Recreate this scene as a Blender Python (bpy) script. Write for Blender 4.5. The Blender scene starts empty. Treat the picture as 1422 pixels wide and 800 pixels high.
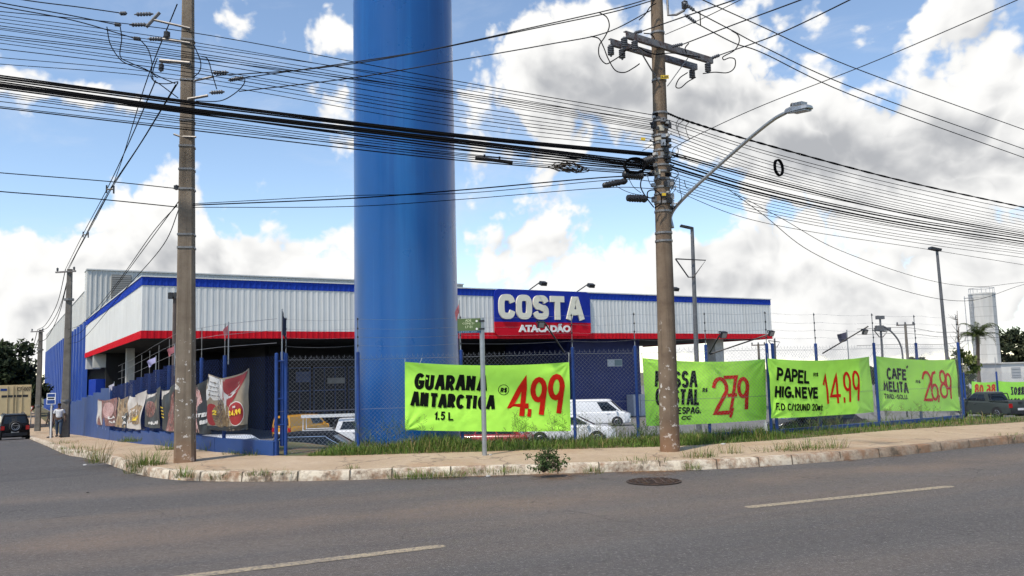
import bpy, bmesh, math, random
from mathutils import Vector, Matrix, noise as mnoise
random.seed(7)
R = math.radians
SC = bpy.context.scene
COL = SC.collection

# ---------------------------------------------------------------- camera
F, CX, CY = 1150.0, 711.0, 400.0            # focal length and centre of the 1422 x 800 photograph
PITCH, ROLL, EYE = math.atan(120 / F), 0.0256, 1.6
cam_d = bpy.data.cameras.new('camera')
cam_d.sensor_fit = 'HORIZONTAL'; cam_d.sensor_width = 36.0
cam_d.lens = F * 36.0 / 1422.0
cam_d.clip_start = 0.1; cam_d.clip_end = 6000
cam = bpy.data.objects.new('camera', cam_d); COL.objects.link(cam)
cam.matrix_world = Matrix.Translation((0, 0, EYE)) @ Matrix.Rotation(math.pi / 2 + PITCH, 4, 'X') @ Matrix.Rotation(-ROLL, 4, 'Z')
SC.camera = cam

# ---------------------------------------------------------------- exposure
SC.view_settings.view_transform = 'Standard'; SC.view_settings.look = 'None'
SC.view_settings.exposure = 0.45; SC.view_settings.gamma = 1.0
SC.view_settings.use_curve_mapping = False
SC.cycles.max_bounces = 6; SC.cycles.diffuse_bounces = 3; SC.cycles.glossy_bounces = 3
SC.cycles.transparent_max_bounces = 12
SC.cycles.use_denoising = True
SC.cycles.use_adaptive_sampling = True; SC.cycles.adaptive_threshold = 0.02; SC.cycles.adaptive_min_samples = 12

# ---------------------------------------------------------------- ray helpers (plan the place from the photograph)
_cr, _sr, _cp, _sp = math.cos(ROLL), math.sin(ROLL), math.cos(PITCH), math.sin(PITCH)
def ray(px, py):
    u, v = (px - CX) / F, (CY - py) / F
    u2, v2 = u * _cr + v * _sr, -u * _sr + v * _cr
    return Vector((u2, _cp - _sp * v2, _sp + _cp * v2))
def P(px, py, Y):
    d = ray(px, py); t = Y / d.y
    return Vector((d.x * t, Y, EYE + d.z * t))
def G(px, py, z=0.0):
    d = ray(px, py); t = (z - EYE) / d.z
    return Vector((d.x * t, d.y * t, z))

# ---------------------------------------------------------------- sun
SUN_EL, SUN_AZ = R(58), R(-142)             # azimuth from +Y towards +X: sun over the left shoulder
sdir = Vector((math.sin(SUN_AZ) * math.cos(SUN_EL), math.cos(SUN_AZ) * math.cos(SUN_EL), math.sin(SUN_EL)))
sl = bpy.data.lights.new('sun', 'SUN'); sl.energy = 3.3; sl.angle = R(3.5); sl.color = (1.0, 0.91, 0.78)
so = bpy.data.objects.new('sun', sl); COL.objects.link(so)
so.rotation_euler = (-sdir).to_track_quat('-Z', 'Y').to_euler()

# ---------------------------------------------------------------- sky: Nishita blue with cumulus clouds laid out by direction
W = bpy.data.worlds.new('World'); SC.world = W; W.use_nodes = True
SKY_STRENGTH = 0.10
def build_sky():
    nt = W.node_tree; nt.nodes.clear(); N = nt.nodes.new; L = nt.links.new
    out = N('ShaderNodeOutputWorld'); bg = N('ShaderNodeBackground'); bg.inputs['Strength'].default_value = SKY_STRENGTH
    L(bg.outputs[0], out.inputs[0])
    sky = N('ShaderNodeTexSky'); sky.sky_type = 'NISHITA'; sky.sun_disc = False
    sky.sun_elevation = SUN_EL; sky.sun_rotation = SUN_AZ; sky.altitude = 1000
    sky.air_density = 1.0; sky.dust_density = 0.3; sky.ozone_density = 3.0
    tc = N('ShaderNodeTexCoord'); D = tc.outputs['Generated']
    def math_(op, a, b=None, c=None, clamp=False):
        m = N('ShaderNodeMath'); m.operation = op; m.use_clamp = clamp
        for i, x in enumerate((a, b, c)):
            if x is None: continue
            if isinstance(x, (int, float)): m.inputs[i].default_value = x
            else: L(x, m.inputs[i])
        return m.outputs[0]
    def vmath(op, a, b=None):
        m = N('ShaderNodeVectorMath'); m.operation = op
        for i, x in enumerate((a, b)):
            if x is None: continue
            if isinstance(x, (tuple, Vector)): m.inputs[i].default_value = x
            else: L(x, m.inputs[i])
        return m
    def noise(vec, scale, detail, rough=0.55, dist=0.0):
        n = N('ShaderNodeTexNoise'); n.inputs['Scale'].default_value = scale; n.inputs['Detail'].default_value = detail
        n.inputs['Roughness'].default_value = rough; n.inputs['Distortion'].default_value = dist
        L(vec, n.inputs['Vector']); return n
    def smooth(v, a, b):
        m = N('ShaderNodeMapRange'); m.interpolation_type = 'SMOOTHSTEP'
        m.inputs['From Min'].default_value = a; m.inputs['From Max'].default_value = b
        L(v, m.inputs['Value']); return m.outputs[0]
    # layout: (photo x, y, radius in px, stretch, weight)
    def blobs(lst):
        acc = None
        for (x, y, rx, ry, w) in lst:
            c = ray(x, y).normalized()
            # elliptical falloff in direction space: squash the vertical axis
            s = rx / ry
            sc = vmath('MULTIPLY', vmath('SUBTRACT', D, tuple(c)).outputs[0], (1.0, 1.0, s))
            d = vmath('LENGTH', sc.outputs[0]).outputs['Value']
            mr = N('ShaderNodeMapRange'); mr.interpolation_type = 'SMOOTHSTEP'
            mr.inputs['From Min'].default_value = 0.0; mr.inputs['From Max'].default_value = rx / F
            mr.inputs['To Min'].default_value = w; mr.inputs['To Max'].default_value = 0.0
            L(d, mr.inputs['Value'])
            acc = mr.outputs[0] if acc is None else math_('ADD', acc, mr.outputs[0])
        return acc
    lay = blobs(CLOUDS)
    warp = noise(D, 3.0, 3).outputs['Color']
    wv = vmath('SCALE', vmath('SUBTRACT', warp, (0.5, 0.5, 0.5)).outputs[0]); wv.inputs['Scale'].default_value = 0.10
    Dw = vmath('ADD', D, wv.outputs[0]).outputs[0]
    def puffs(vec):
        n1 = noise(vec, 4.2, 9, 0.60).outputs['Fac']
        n2 = noise(vec, 13.0, 4, 0.55).outputs['Fac']
        bil = math_('ABSOLUTE', math_('SUBTRACT', n2, 0.5))                     # creased, cauliflower-like swells
        return math_('ADD', math_('MULTIPLY_ADD', n1, 1.7, -0.85), math_('MULTIPLY_ADD', bil, 1.5, -0.16))
    p0 = puffs(Dw)
    upd = Vector((-0.012, -0.004, 0.020))
    def soft(vec):
        a = noise(vec, 4.2, 4, 0.52).outputs['Fac']
        b = math_('ABSOLUTE', math_('SUBTRACT', noise(vec, 13.0, 3, 0.5).outputs['Fac'], 0.5))
        return math_('ADD', math_('MULTIPLY', a, 1.7), math_('MULTIPLY', b, 1.1))
    s0 = soft(Dw); s1 = soft(vmath('ADD', Dw, tuple(upd)).outputs[0])
    dens = math_('MULTIPLY_ADD', p0, 1.25, lay)
    mask = smooth(dens, 0.15, 0.34)
    # wisps in the blue
    wisp = smooth(noise(vmath('MULTIPLY', Dw, (1.0, 1.0, 3.0)).outputs[0], 5.0, 8, 0.6, 0.4).outputs['Fac'], 0.50, 0.82)
    wisp = math_('MULTIPLY', wisp, 0.55)
    # light: bright where the cloud thins towards the sun, grey deep inside and underneath
    rel = math_('MULTIPLY', math_('SUBTRACT', s0, s1), 1.25)
    deep = smooth(dens, 0.35, 1.1)
    grey = blobs(GREYS)
    big = noise(D, 4.0, 6, 0.6).outputs['Fac']
    sh = math_('SUBTRACT', math_('ADD', 0.99, rel), math_('MULTIPLY', deep, 0.24))
    sh = math_('SUBTRACT', sh, math_('MULTIPLY', grey, math_('ADD', 0.05, big)))
    sh = math_('MINIMUM', math_('MAXIMUM', sh, 0.5), 1.06)
    crgb = N('ShaderNodeMix'); crgb.data_type = 'RGBA'
    L(smooth(sh, 0.45, 1.02), crgb.inputs['Factor'])
    k = 1.0 / SKY_STRENGTH
    crgb.inputs['A'].default_value = (0.34 * k, 0.35 * k, 0.37 * k, 1); crgb.inputs['B'].default_value = (0.755 * k, 0.75 * k, 0.735 * k, 1)
    # blue: Nishita lifted to the photograph's pale tropical blue, paler towards the horizon
    tint = N('ShaderNodeMix'); tint.data_type = 'RGBA'; tint.blend_type = 'MULTIPLY'; tint.inputs['Factor'].default_value = 1.0
    L(sky.outputs[0], tint.inputs['A']); tint.inputs['B'].default_value = BLUE_GAIN
    wm = N('ShaderNodeMix'); wm.data_type = 'RGBA'
    L(wisp, wm.inputs['Factor']); L(tint.outputs['Result'], wm.inputs['A']); wm.inputs['B'].default_value = (0.56 * k, 0.61 * k, 0.70 * k, 1)
    fin = N('ShaderNodeMix'); fin.data_type = 'RGBA'
    L(mask, fin.inputs['Factor']); L(wm.outputs['Result'], fin.inputs['A']); L(crgb.outputs['Result'], fin.inputs['B'])
    L(fin.outputs['Result'], bg.inputs['Color'])
BLUE_GAIN = (1.80, 1.66, 1.50, 1)
CLOUDS = [  # x, y, rx, ry, weight
    (40, 440, 300, 110, 0.50), (235, 290, 100, 105, 0.52), (165, 350, 150, 95, 0.45), (290, 390, 190, 80, 0.42), (400, 385, 190, 85, 0.52), (480, 400, 90, 60, 0.3), (20, 350, 60, 40, 0.3),
    (20, 105, 170, 65, 0.62), (110, 130, 110, 30, 0.36),
    (465, 150, 55, 90, 0.33), (465, 50, 60, 50, 0.30), (480, 330, 60, 40, 0.3),
    (650, 230, 45, 90, 0.40), (765, 240, 85, 110, 0.5), (740, 340, 200, 110, 0.5), (880, 400, 330, 120, 0.55), (1050, 380, 160, 100, 0.5),
    (1250, 420, 300, 120, 0.55), (1000, 470, 800, 60, 0.3), (300, 480, 600, 50, 0.3),
    (760, 50, 180, 130, 0.55), (900, 130, 230, 140, 0.55), (1080, 170, 200, 110, 0.55), (1050, 30, 190, 80, 0.45), (1230, 220, 250, 90, 0.5),
    (1390, 130, 130, 170, 0.62), (1310, 20, 120, 50, 0.32), (1400, 330, 200, 110, 0.4), (1190, 295, 220, 60, 0.34), (690, 230, 60, 50, 0.2), (330, 350, 130, 60, 0.25),
    (-300, 380, 330, 200, 0.5), (1800, 200, 420, 330, 0.5), (-200, 60, 260, 120, 0.25), (700, -350, 420, 200, 0.35), (1300, -300, 400, 200, 0.4),
]
GREYS = [(800, 110, 190, 80, 0.42), (960, 150, 230, 70, 0.50), (1150, 205, 240, 60, 0.52), (1330, 235, 190, 50, 0.40), (700, 330, 90, 40, 0.22),
         (850, 300, 130, 40, 0.24), (1010, 400, 140, 30, 0.28), (190, 345, 120, 40, 0.14), (1180, 420, 160, 30, 0.24), (1010, 340, 120, 25, 0.2)]
build_sky()
W.cycles.sampling_method = 'MANUAL'; W.cycles.sample_map_resolution = 512

# ---------------------------------------------------------------- materials
MATS = {}
def mat(name, col, rough=0.7, metal=0.0, var=0.0, scale=3.0, bump=0.0, bscale=40.0, spec=0.5, col2=None, mix=(0.45, 0.62), detail=6, coat=0.0):
    """Principled with procedural tone variation (var), an optional second colour in patches (col2) and a fine bump."""
    if name in MATS: return MATS[name]
    m = bpy.data.materials.new(name); m.use_nodes = True; nt = m.node_tree; N = nt.nodes.new; L = nt.links.new
    b = nt.nodes['Principled BSDF']
    b.inputs['Roughness'].default_value = rough; b.inputs['Metallic'].default_value = metal
    b.inputs['Specular IOR Level'].default_value = spec; b.inputs['Coat Weight'].default_value = coat
    c4 = (*col, 1)
    b.inputs['Base Color'].default_value = c4
    tc = N('ShaderNodeTexCoord')
    if var or col2:
        n = N('ShaderNodeTexNoise'); n.inputs['Scale'].default_value = scale; n.inputs['Detail'].default_value = detail; n.inputs['Roughness'].default_value = 0.6
        L(tc.outputs['Object'], n.inputs['Vector'])
        mx = N('ShaderNodeMix'); mx.data_type = 'RGBA'
        if col2:
            mr = N('ShaderNodeMapRange'); mr.inputs['From Min'].default_value = mix[0]; mr.inputs['From Max'].default_value = mix[1]
            L(n.outputs['Fac'], mr.inputs['Value']); L(mr.outputs[0], mx.inputs['Factor'])
            mx.inputs['A'].default_value = c4; mx.inputs['B'].default_value = (*col2, 1)
        else:
            mr = N('ShaderNodeMapRange'); mr.inputs['From Min'].default_value = 0.25; mr.inputs['From Max'].default_value = 0.75
            L(n.outputs['Fac'], mr.inputs['Value']); L(mr.outputs[0], mx.inputs['Factor'])
            mx.inputs['A'].default_value = (*[c * (1 - var) for c in col], 1); mx.inputs['B'].default_value = (*[min(1, c * (1 + var)) for c in col], 1)
        L(mx.outputs['Result'], b.inputs['Base Color'])
    if bump:
        nb = N('ShaderNodeTexNoise'); nb.inputs['Scale'].default_value = bscale; nb.inputs['Detail'].default_value = 5
        L(tc.outputs['Object'], nb.inputs['Vector'])
        bp = N('ShaderNodeBump'); bp.inputs['Strength'].default_value = bump; bp.inputs['Distance'].default_value = 0.02
        L(nb.outputs['Fac'], bp.inputs['Height']); L(bp.outputs[0], b.inputs['Normal'])
    MATS[name] = m
    return m

class NT:
    """small node-tree writer for the layered materials"""
    def __init__(s, name, rough=0.8, spec=0.3):
        s.m = bpy.data.materials.new(name); s.m.use_nodes = True; s.nt = s.m.node_tree
        s.b = s.nt.nodes['Principled BSDF']; s.b.inputs['Roughness'].default_value = rough; s.b.inputs['Specular IOR Level'].default_value = spec
        s.tc = s.nt.nodes.new('ShaderNodeTexCoord'); s.obj = s.tc.outputs['Object']
        MATS[name] = s.m
    def n(s, t): return s.nt.nodes.new(t)
    def l(s, a, b): s.nt.links.new(a, b)
    def noise(s, scale, detail=6, rough=0.6, vec=None, dist=0.0, stretch=None):
        n = s.n('ShaderNodeTexNoise'); n.inputs['Scale'].default_value = scale; n.inputs['Detail'].default_value = detail
        n.inputs['Roughness'].default_value = rough; n.inputs['Distortion'].default_value = dist
        v = vec or s.obj
        if stretch:
            mp = s.n('ShaderNodeMapping'); mp.inputs['Scale'].default_value = stretch; s.l(v, mp.inputs['Vector']); v = mp.outputs[0]
        s.l(v, n.inputs['Vector']); return n.outputs['Fac']
    def ramp(s, v, a, b, lo=0.0, hi=1.0):
        m = s.n('ShaderNodeMapRange'); m.inputs['From Min'].default_value = a; m.inputs['From Max'].default_value = b
        m.inputs['To Min'].default_value = lo; m.inputs['To Max'].default_value = hi
        s.l(v, m.inputs['Value']); return m.outputs[0]
    def op(s, o, a, b=None):
        m = s.n('ShaderNodeMath'); m.operation = o
        for i, x in enumerate((a, b)):
            if x is None: continue
            if isinstance(x, (int, float)): m.inputs[i].default_value = x
            else: s.l(x, m.inputs[i])
        return m.outputs[0]
    def mix(s, f, a, b, blend='MIX'):
        m = s.n('ShaderNodeMix'); m.data_type = 'RGBA'; m.blend_type = blend
        for k, x in (('Factor', f), ('A', a), ('B', b)):
            if isinstance(x, (int, float)): m.inputs[k].default_value = x
            elif isinstance(x, tuple): m.inputs[k].default_value = (*x, 1) if len(x) == 3 else x
            else: s.l(x, m.inputs[k])
        return m.outputs['Result']
    def sep(s, v=None):
        x = s.n('ShaderNodeSeparateXYZ'); s.l(v or s.obj, x.inputs[0]); return x.outputs
    def color(s, c): s.l(c, s.b.inputs['Base Color'])
    def rough(s, v): s.l(v, s.b.inputs['Roughness'])
    def bump(s, h, strength=0.3, dist=0.01):
        bp = s.n('ShaderNodeBump'); bp.inputs['Strength'].default_value = strength; bp.inputs['Distance'].default_value = dist
        s.l(h, bp.inputs['Height']); s.l(bp.outputs[0], s.b.inputs['Normal'])

# ---------------------------------------------------------------- mesh builder
class MB:
    def __init__(s): s.v = []; s.f = []; s.mi = []; s.cur = 0
    def add(s, vs, fs):
        o = len(s.v); s.v += [Vector(v) for v in vs]
        for f in fs: s.f.append([i + o for i in f]); s.mi.append(s.cur)
    def box(s, c, size, rot=None, bevel=0.0):
        hx, hy, hz = size[0] / 2, size[1] / 2, size[2] / 2
        vs = [Vector((x, y, z)) for z in (-hz, hz) for x, y in ((-hx, -hy), (hx, -hy), (hx, hy), (-hx, hy))]
        if rot is not None: vs = [rot @ v for v in vs]
        c = Vector(c)
        s.add([v + c for v in vs], [(3, 2, 1, 0), (4, 5, 6, 7), (0, 1, 5, 4), (1, 2, 6, 5), (2, 3, 7, 6), (3, 0, 4, 7)])
    def frame(s, d):
        d = d.normalized(); u = d.cross(Vector((0, 0, 1)))
        if u.length < 1e-3: u = d.cross(Vector((1, 0, 0)))
        u.normalize(); return u, u.cross(d).normalized()
    def tube(s, pts, r, n=6, caps=True):
        pts = [Vector(p) for p in pts]
        if len(pts) < 2: return
        rs = r if isinstance(r, (list, tuple)) else [r] * len(pts)
        o = len(s.v); u = None
        for i, p in enumerate(pts):
            d = (pts[min(i + 1, len(pts) - 1)] - pts[max(i - 1, 0)])
            if d.length < 1e-9: d = Vector((0, 0, 1))
            d.normalize()
            if u is None: u, w = s.frame(d)
            else:
                u = u - d * u.dot(d)
                if u.length < 1e-4: u, w = s.frame(d)
                u.normalize(); w = u.cross(d).normalized()
            for k in range(n):
                a = 2 * math.pi * k / n
                s.v.append(p + (u * math.cos(a) + w * math.sin(a)) * rs[i])
        for i in range(len(pts) - 1):
            for k in range(n):
                a = o + i * n + k; b = o + i * n + (k + 1) % n
                s.f.append([a, b, b + n, a + n]); s.mi.append(s.cur)
        if caps and n > 2:
            s.f.append([o + k for k in range(n)][::-1]); s.mi.append(s.cur)
            e = o + (len(pts) - 1) * n
            s.f.append([e + k for k in range(n)]); s.mi.append(s.cur)
    def bar(s, a, b, w, h=None, up=(0, 0, 1)):
        a, b = Vector(a), Vector(b); h = h or w; d = (b - a).normalized(); up = Vector(up)
        u = d.cross(up)
        if u.length < 1e-3: u = d.cross(Vector((0, 1, 0)))
        u.normalize(); q = u.cross(d).normalized()
        vs = [p + u * (sx * w / 2) + q * (sy * h / 2) for p in (a, b) for sx, sy in ((-1, -1), (1, -1), (1, 1), (-1, 1))]
        s.add(vs, [(3, 2, 1, 0), (4, 5, 6, 7), (0, 1, 5, 4), (1, 2, 6, 5), (2, 3, 7, 6), (3, 0, 4, 7)])
    def lathe(s, prof, c=(0, 0, 0), n=24, axis=None, caps=True):
        """prof: (radius, height) pairs from bottom to top, round the z axis (or a rotation matrix axis)"""
        c = Vector(c); o = len(s.v)
        for r, z in prof:
            for k in range(n):
                a = 2 * math.pi * k / n; v = Vector((r * math.cos(a), r * math.sin(a), z))
                if axis is not None: v = axis @ v
                s.v.append(c + v)
        for i in range(len(prof) - 1):
            for k in range(n):
                a = o + i * n + k; b = o + i * n + (k + 1) % n
                s.f.append([a, b, b + n, a + n]); s.mi.append(s.cur)
        if caps:
            s.f.append([o + k for k in range(n)][::-1]); s.mi.append(s.cur)
            e = o + (len(prof) - 1) * n
            s.f.append([e + k for k in range(n)]); s.mi.append(s.cur)
    def torus(s, c, R_, r, rot=None, n=20, m=6):
        c = Vector(c); o = len(s.v)
        for i in range(n):
            a = 2 * math.pi * i / n
            for j in range(m):
                b = 2 * math.pi * j / m
                v = Vector(((R_ + r * math.cos(b)) * math.cos(a), (R_ + r * math.cos(b)) * math.sin(a), r * math.sin(b)))
                if rot is not None: v = rot @ v
                s.v.append(c + v)
        for i in range(n):
            for j in range(m):
                a = o + i * m + j; b = o + i * m + (j + 1) % m; c2 = o + ((i + 1) % n) * m + (j + 1) % m; d = o + ((i + 1) % n) * m + j
                s.f.append([a, d, c2, b]); s.mi.append(s.cur)
    def prism(s, poly, vec):
        """extrude a planar polygon (3D points) along vec"""
        poly = [Vector(p) for p in poly]; vec = Vector(vec); n = len(poly)
        s.add(poly + [p + vec for p in poly], [list(range(n))[::-1], list(range(n, 2 * n))] + [(i, (i + 1) % n, (i + 1) % n + n, i + n) for i in range(n)])
    def grid(s, fn, nu, nv):
        o = len(s.v)
        for j in range(nv + 1):
            for i in range(nu + 1): s.v.append(Vector(fn(i / nu, j / nv)))
        for j in range(nv):
            for i in range(nu):
                a = o + j * (nu + 1) + i
                s.f.append([a, a + 1, a + nu + 2, a + nu + 1]); s.mi.append(s.cur)
    def build(s, name, m, parent=None, smooth=False, world=True, fix=True):
        off = Vector((0, 0, 0))
        if parent is not None and world:
            q = parent
            while q is not None: off += q.location; q = q.parent
        me = bpy.data.meshes.new(name)
        me.from_pydata([v - off for v in s.v], [], s.f); me.update()
        ms = m if isinstance(m, (list, tuple)) else [m]
        for x in ms: me.materials.append(x)
        if len(ms) > 1: me.polygons.foreach_set('material_index', s.mi)
        if fix:
            bm = bmesh.new(); bm.from_mesh(me); bmesh.ops.recalc_face_normals(bm, faces=bm.faces); bm.to_mesh(me); bm.free()
        if smooth:
            me.polygons.foreach_set('use_smooth', [True] * len(me.polygons))
            if smooth is not True and hasattr(me, 'set_sharp_from_angle'): me.set_sharp_from_angle(angle=R(smooth))
        o = bpy.data.objects.new(name, me); COL.objects.link(o)
        if parent is not None: o.parent = parent
        return o

def tag(o, label=None, cat=None, group=None, kind=None):
    if label: o['label'] = label
    if cat: o['category'] = cat
    if group: o['group'] = group
    if kind: o['kind'] = kind
    return o
def thing(name, label, cat, loc=(0, 0, 0), rz=0.0, group=None):
    o = bpy.data.objects.new(name, None); COL.objects.link(o); o.empty_display_size = 0.3
    o.location = loc; o.rotation_euler = (0, 0, rz)
    return tag(o, label, cat, group)
def copy_tree(o, loc=None, rz=None, label=None, parent=None):
    c = o.copy(); COL.objects.link(c)
    if parent is not None: c.parent = parent
    if loc is not None: c.location = loc
    if rz is not None: c.rotation_euler = (0, 0, rz)
    if label: c['label'] = label
    for ch in list(o.children): copy_tree(ch, parent=c)
    return c
def lerp(a, b, t): return a + (b - a) * t
def catmull(pts, n):
    """n samples per span through the points"""
    pts = [Vector(p) for p in pts]; out = []
    ext = [pts[0] * 2 - pts[1]] + pts + [pts[-1] * 2 - pts[-2]]
    for i in range(1, len(ext) - 2):
        p0, p1, p2, p3 = ext[i - 1:i + 3]
        for k in range(n):
            t = k / n
            out.append(0.5 * ((2 * p1) + (p2 - p0) * t + (2 * p0 - 5 * p1 + 4 * p2 - p3) * t * t + (3 * p1 - p0 - 3 * p2 + p3) * t ** 3))
    out.append(pts[-1]); return out

# ================================================================ SETTING: terrain
SDIR = Vector((-0.525, 0.851)); SCOR = Vector((-7.0, 14.5))     # the left street runs downhill along SDIR
def street_z(x, y):
    s = (Vector((x, y)) - SCOR).dot(SDIR) - 3.0
    if s <= 0: return 0.0
    s2 = s if s > 6 else s * s / 12 + s * 0.5
    return max(-2.2, -0.040 * s2)
def lot_z(x, y): return max(-2.6, -0.8 - 0.025 * y + 0.01 * max(-40, min(40, x)))

# ---- materials of the ground
def m_asphalt(name, base, dust, dustamt):
    t = NT(name, 0.85, 0.25)
    mp = t.n('ShaderNodeMapping'); mp.inputs['Rotation'].default_value = (0, 0, R(-23)); t.l(t.obj, mp.inputs['Vector']); v = mp.outputs[0]
    band = t.noise(1.0, 5, 0.6, v, 0.2, (0.05, 0.34, 1)); blot = t.noise(0.35, 6, 0.65, v)
    grain = t.noise(55, 4, 0.7); speck = t.noise(140, 2, 0.5); pit = t.noise(9, 5, 0.7)
    c = t.mix(t.ramp(blot, 0.3, 0.7), tuple(x * 0.86 for x in base), tuple(x * 1.15 for x in base))
    f = t.op('MULTIPLY', t.ramp(band, 0.45, 0.66), dustamt)
    ys = t.sep(v)[1]; wob = t.op('MULTIPLY', t.op('SUBTRACT', t.noise(0.5, 5, 0.65, v), 0.5), 2.2)
    dy = t.op('ABSOLUTE', t.op('ADD', t.op('SUBTRACT', ys, 9.75), wob))
    f = t.op('MAXIMUM', f, t.op('MULTIPLY', t.ramp(dy, 0.1, 1.05, 1.0, 0.0), t.ramp(blot, 0.3, 0.6, 0.35, 1.0)))   # silt drifted between the wheel tracks
    f = t.op('MULTIPLY', f, t.ramp(pit, 0.3, 0.6, 0.5, 1.0))
    lane = t.noise(1.0, 4, 0.6, v, 0.1, (0.035, 0.9, 1))
    c = t.mix(t.ramp(lane, 0.35, 0.65, 0.0, 1.0), t.mix(1.0, c, (0.80, 0.80, 0.82), 'MULTIPLY'), t.mix(1.0, c, (1.10, 1.08, 1.05), 'MULTIPLY'))
    c = t.mix(f, c, dust)
    c = t.mix(t.ramp(grain, 0.35, 0.7, 0.0, 0.7), c, tuple(x * 0.5 for x in base))
    c = t.mix(t.ramp(pit, 0.45, 0.7, 0.0, 0.6), c, tuple(x * 0.5 for x in base)); c = t.mix(t.ramp(t.noise(26, 3, 0.7), 0.54, 0.68, 0, 0.7), c, tuple(x * 1.9 for x in base))
    c = t.mix(t.ramp(speck, 0.62, 0.72, 0.0, 0.8), c, (0.30, 0.27, 0.24))
    # fine cracks
    vo = t.n('ShaderNodeTexVoronoi'); vo.feature = 'DISTANCE_TO_EDGE'; vo.inputs['Scale'].default_value = 0.45
    wv = t.n('ShaderNodeVectorMath'); wv.operation = 'ADD'; t.l(t.obj, wv.inputs[0])
    nz = t.n('ShaderNodeTexNoise'); nz.inputs['Scale'].default_value = 1.5; nz.inputs['Detail'].default_value = 5; t.l(t.obj, nz.inputs['Vector']); t.l(nz.outputs['Color'], wv.inputs[1])
    t.l(wv.outputs[0], vo.inputs['Vector'])
    cr = t.op('MULTIPLY', t.ramp(vo.outputs['Distance'], 0.0, 0.008, 1.0, 0.0), t.ramp(t.noise(0.6, 3), 0.5, 0.6, 0, 0.55))
    c = t.mix(cr, c, (0.02, 0.018, 0.016))
    t.color(c); t.bump(t.op('ADD', grain, pit), 0.5, 0.012)
    return t.m
M_ROAD = m_asphalt('asphalt', (0.108, 0.101, 0.097), (0.23, 0.165, 0.12), 0.7)
M_ROAD2 = m_asphalt('asphalt_side_street', (0.082, 0.079, 0.079), (0.15, 0.12, 0.10), 0.35)

def m_pave():
    t = NT('sidewalk_concrete', 0.9, 0.2)
    a = t.noise(0.9, 7, 0.65); b = t.noise(14, 5, 0.65); st = t.noise(0.5, 5, 0.7); g = t.noise(80, 3)
    c = t.mix(t.ramp(a, 0.3, 0.7), (0.37, 0.275, 0.18), (0.48, 0.375, 0.265))
    c = t.mix(t.ramp(b, 0.42, 0.75, 0, 0.55), c, (0.29, 0.215, 0.15))
    c = t.mix(t.ramp(st, 0.52, 0.72, 0, 0.75), c, (0.33, 0.19, 0.10))
    c = t.mix(t.ramp(g, 0.5, 0.75, 0, 0.35), c, (0.17, 0.14, 0.11))
    vo = t.n('ShaderNodeTexVoronoi'); vo.feature = 'DISTANCE_TO_EDGE'; vo.inputs['Scale'].default_value = 0.5
    wv = t.n('ShaderNodeVectorMath'); wv.operation = 'ADD'; t.l(t.obj, wv.inputs[0])
    nz = t.n('ShaderNodeTexNoise'); nz.inputs['Scale'].default_value = 1.2; nz.inputs['Detail'].default_value = 4; t.l(t.obj, nz.inputs['Vector']); t.l(nz.outputs['Color'], wv.inputs[1])
    t.l(wv.outputs[0], vo.inputs['Vector'])
    c = t.mix(t.ramp(vo.outputs['Distance'], 0.0, 0.012, 0.75, 0.0), c, (0.13, 0.10, 0.075))
    t.color(c); t.bump(t.op('ADD', b, g), 0.35, 0.01); return t.m
M_PAVE = m_pave()
def m_kerb():
    t = NT('kerb_concrete', 0.9, 0.2)
    a = t.noise(1.6, 8, 0.7); b = t.noise(9, 6, 0.7); x = t.sep()
    paint = t.ramp(t.op('ADD', t.op('MULTIPLY', a, 0.6), t.op('MULTIPLY', b, 0.4)), 0.38, 0.52)
    lft = t.ramp(x[0], 4.0, 6.5, 1.0, 0.16)                    # full cream mix along the left stretch, little of it farther right
    bare = t.mix(t.ramp(b, 0.35, 0.65), (0.15, 0.105, 0.075), (0.27, 0.20, 0.14))
    c = t.mix(t.op('MULTIPLY', paint, lft), bare, (0.60, 0.53, 0.42))
    c = t.mix(t.ramp(t.noise(3.5, 5, 0.7), 0.46, 0.64, 0, 0.85), c, (0.25, 0.14, 0.08))
    c = t.mix(t.ramp(t.noise(2.2, 6, 0.75), 0.55, 0.64, 0, 0.8), c, (0.085, 0.068, 0.05))
    t.color(c); t.bump(b, 0.8, 0.03); return t.m
M_KERB = m_kerb()
M_SOIL = mat('verge_soil', (0.16, 0.10, 0.055), 0.95, var=0.4, scale=3, bump=0.8, bscale=12, col2=(0.07, 0.085, 0.025), mix=(0.4, 0.55))
M_LOT = mat('lot_asphalt', (0.15, 0.145, 0.14), 0.9, var=0.25, scale=0.6, bump=0.3, bscale=30)
M_EARTH = mat('dry_earth', (0.16, 0.13, 0.08), 0.95, var=0.35, scale=0.05, col2=(0.07, 0.09, 0.035), mix=(0.4, 0.6))

# ---- kerb line: from far down the left street round the corner and along the avenue
K0 = [Vector((-92, 152.5)), Vector((-62, 104)), Vector((-35, 60)), Vector((-25.6, 44.7)), Vector((-17.8, 32)), Vector((-12.6, 23.5))]
for px, py in ((120, 633), (180, 655), (235, 665.5), (310, 668.5), (430, 668), (580, 663.5), (700, 660), (850, 655.5), (980, 652), (1100, 645), (1240, 633.5), (1400, 616.5)):
    g = G(px, py, 0.0 if px > 130 else -0.03); K0.append(Vector((g.x, g.y)))
K0 += [Vector((16.5, 19.4)), Vector((40, 32)), Vector((90, 58.5)), Vector((190, 111))]
KL = [Vector((v.x, v.y)) for v in catmull([(*k, 0) for k in K0], 8)]
KN = []
for i, k in enumerate(KL):
    d = (KL[min(i + 1, len(KL) - 1)] - KL[max(i - 1, 0)]).normalized(); KN.append(Vector((-d.y, d.x)))   # inward (towards the shop)
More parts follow.
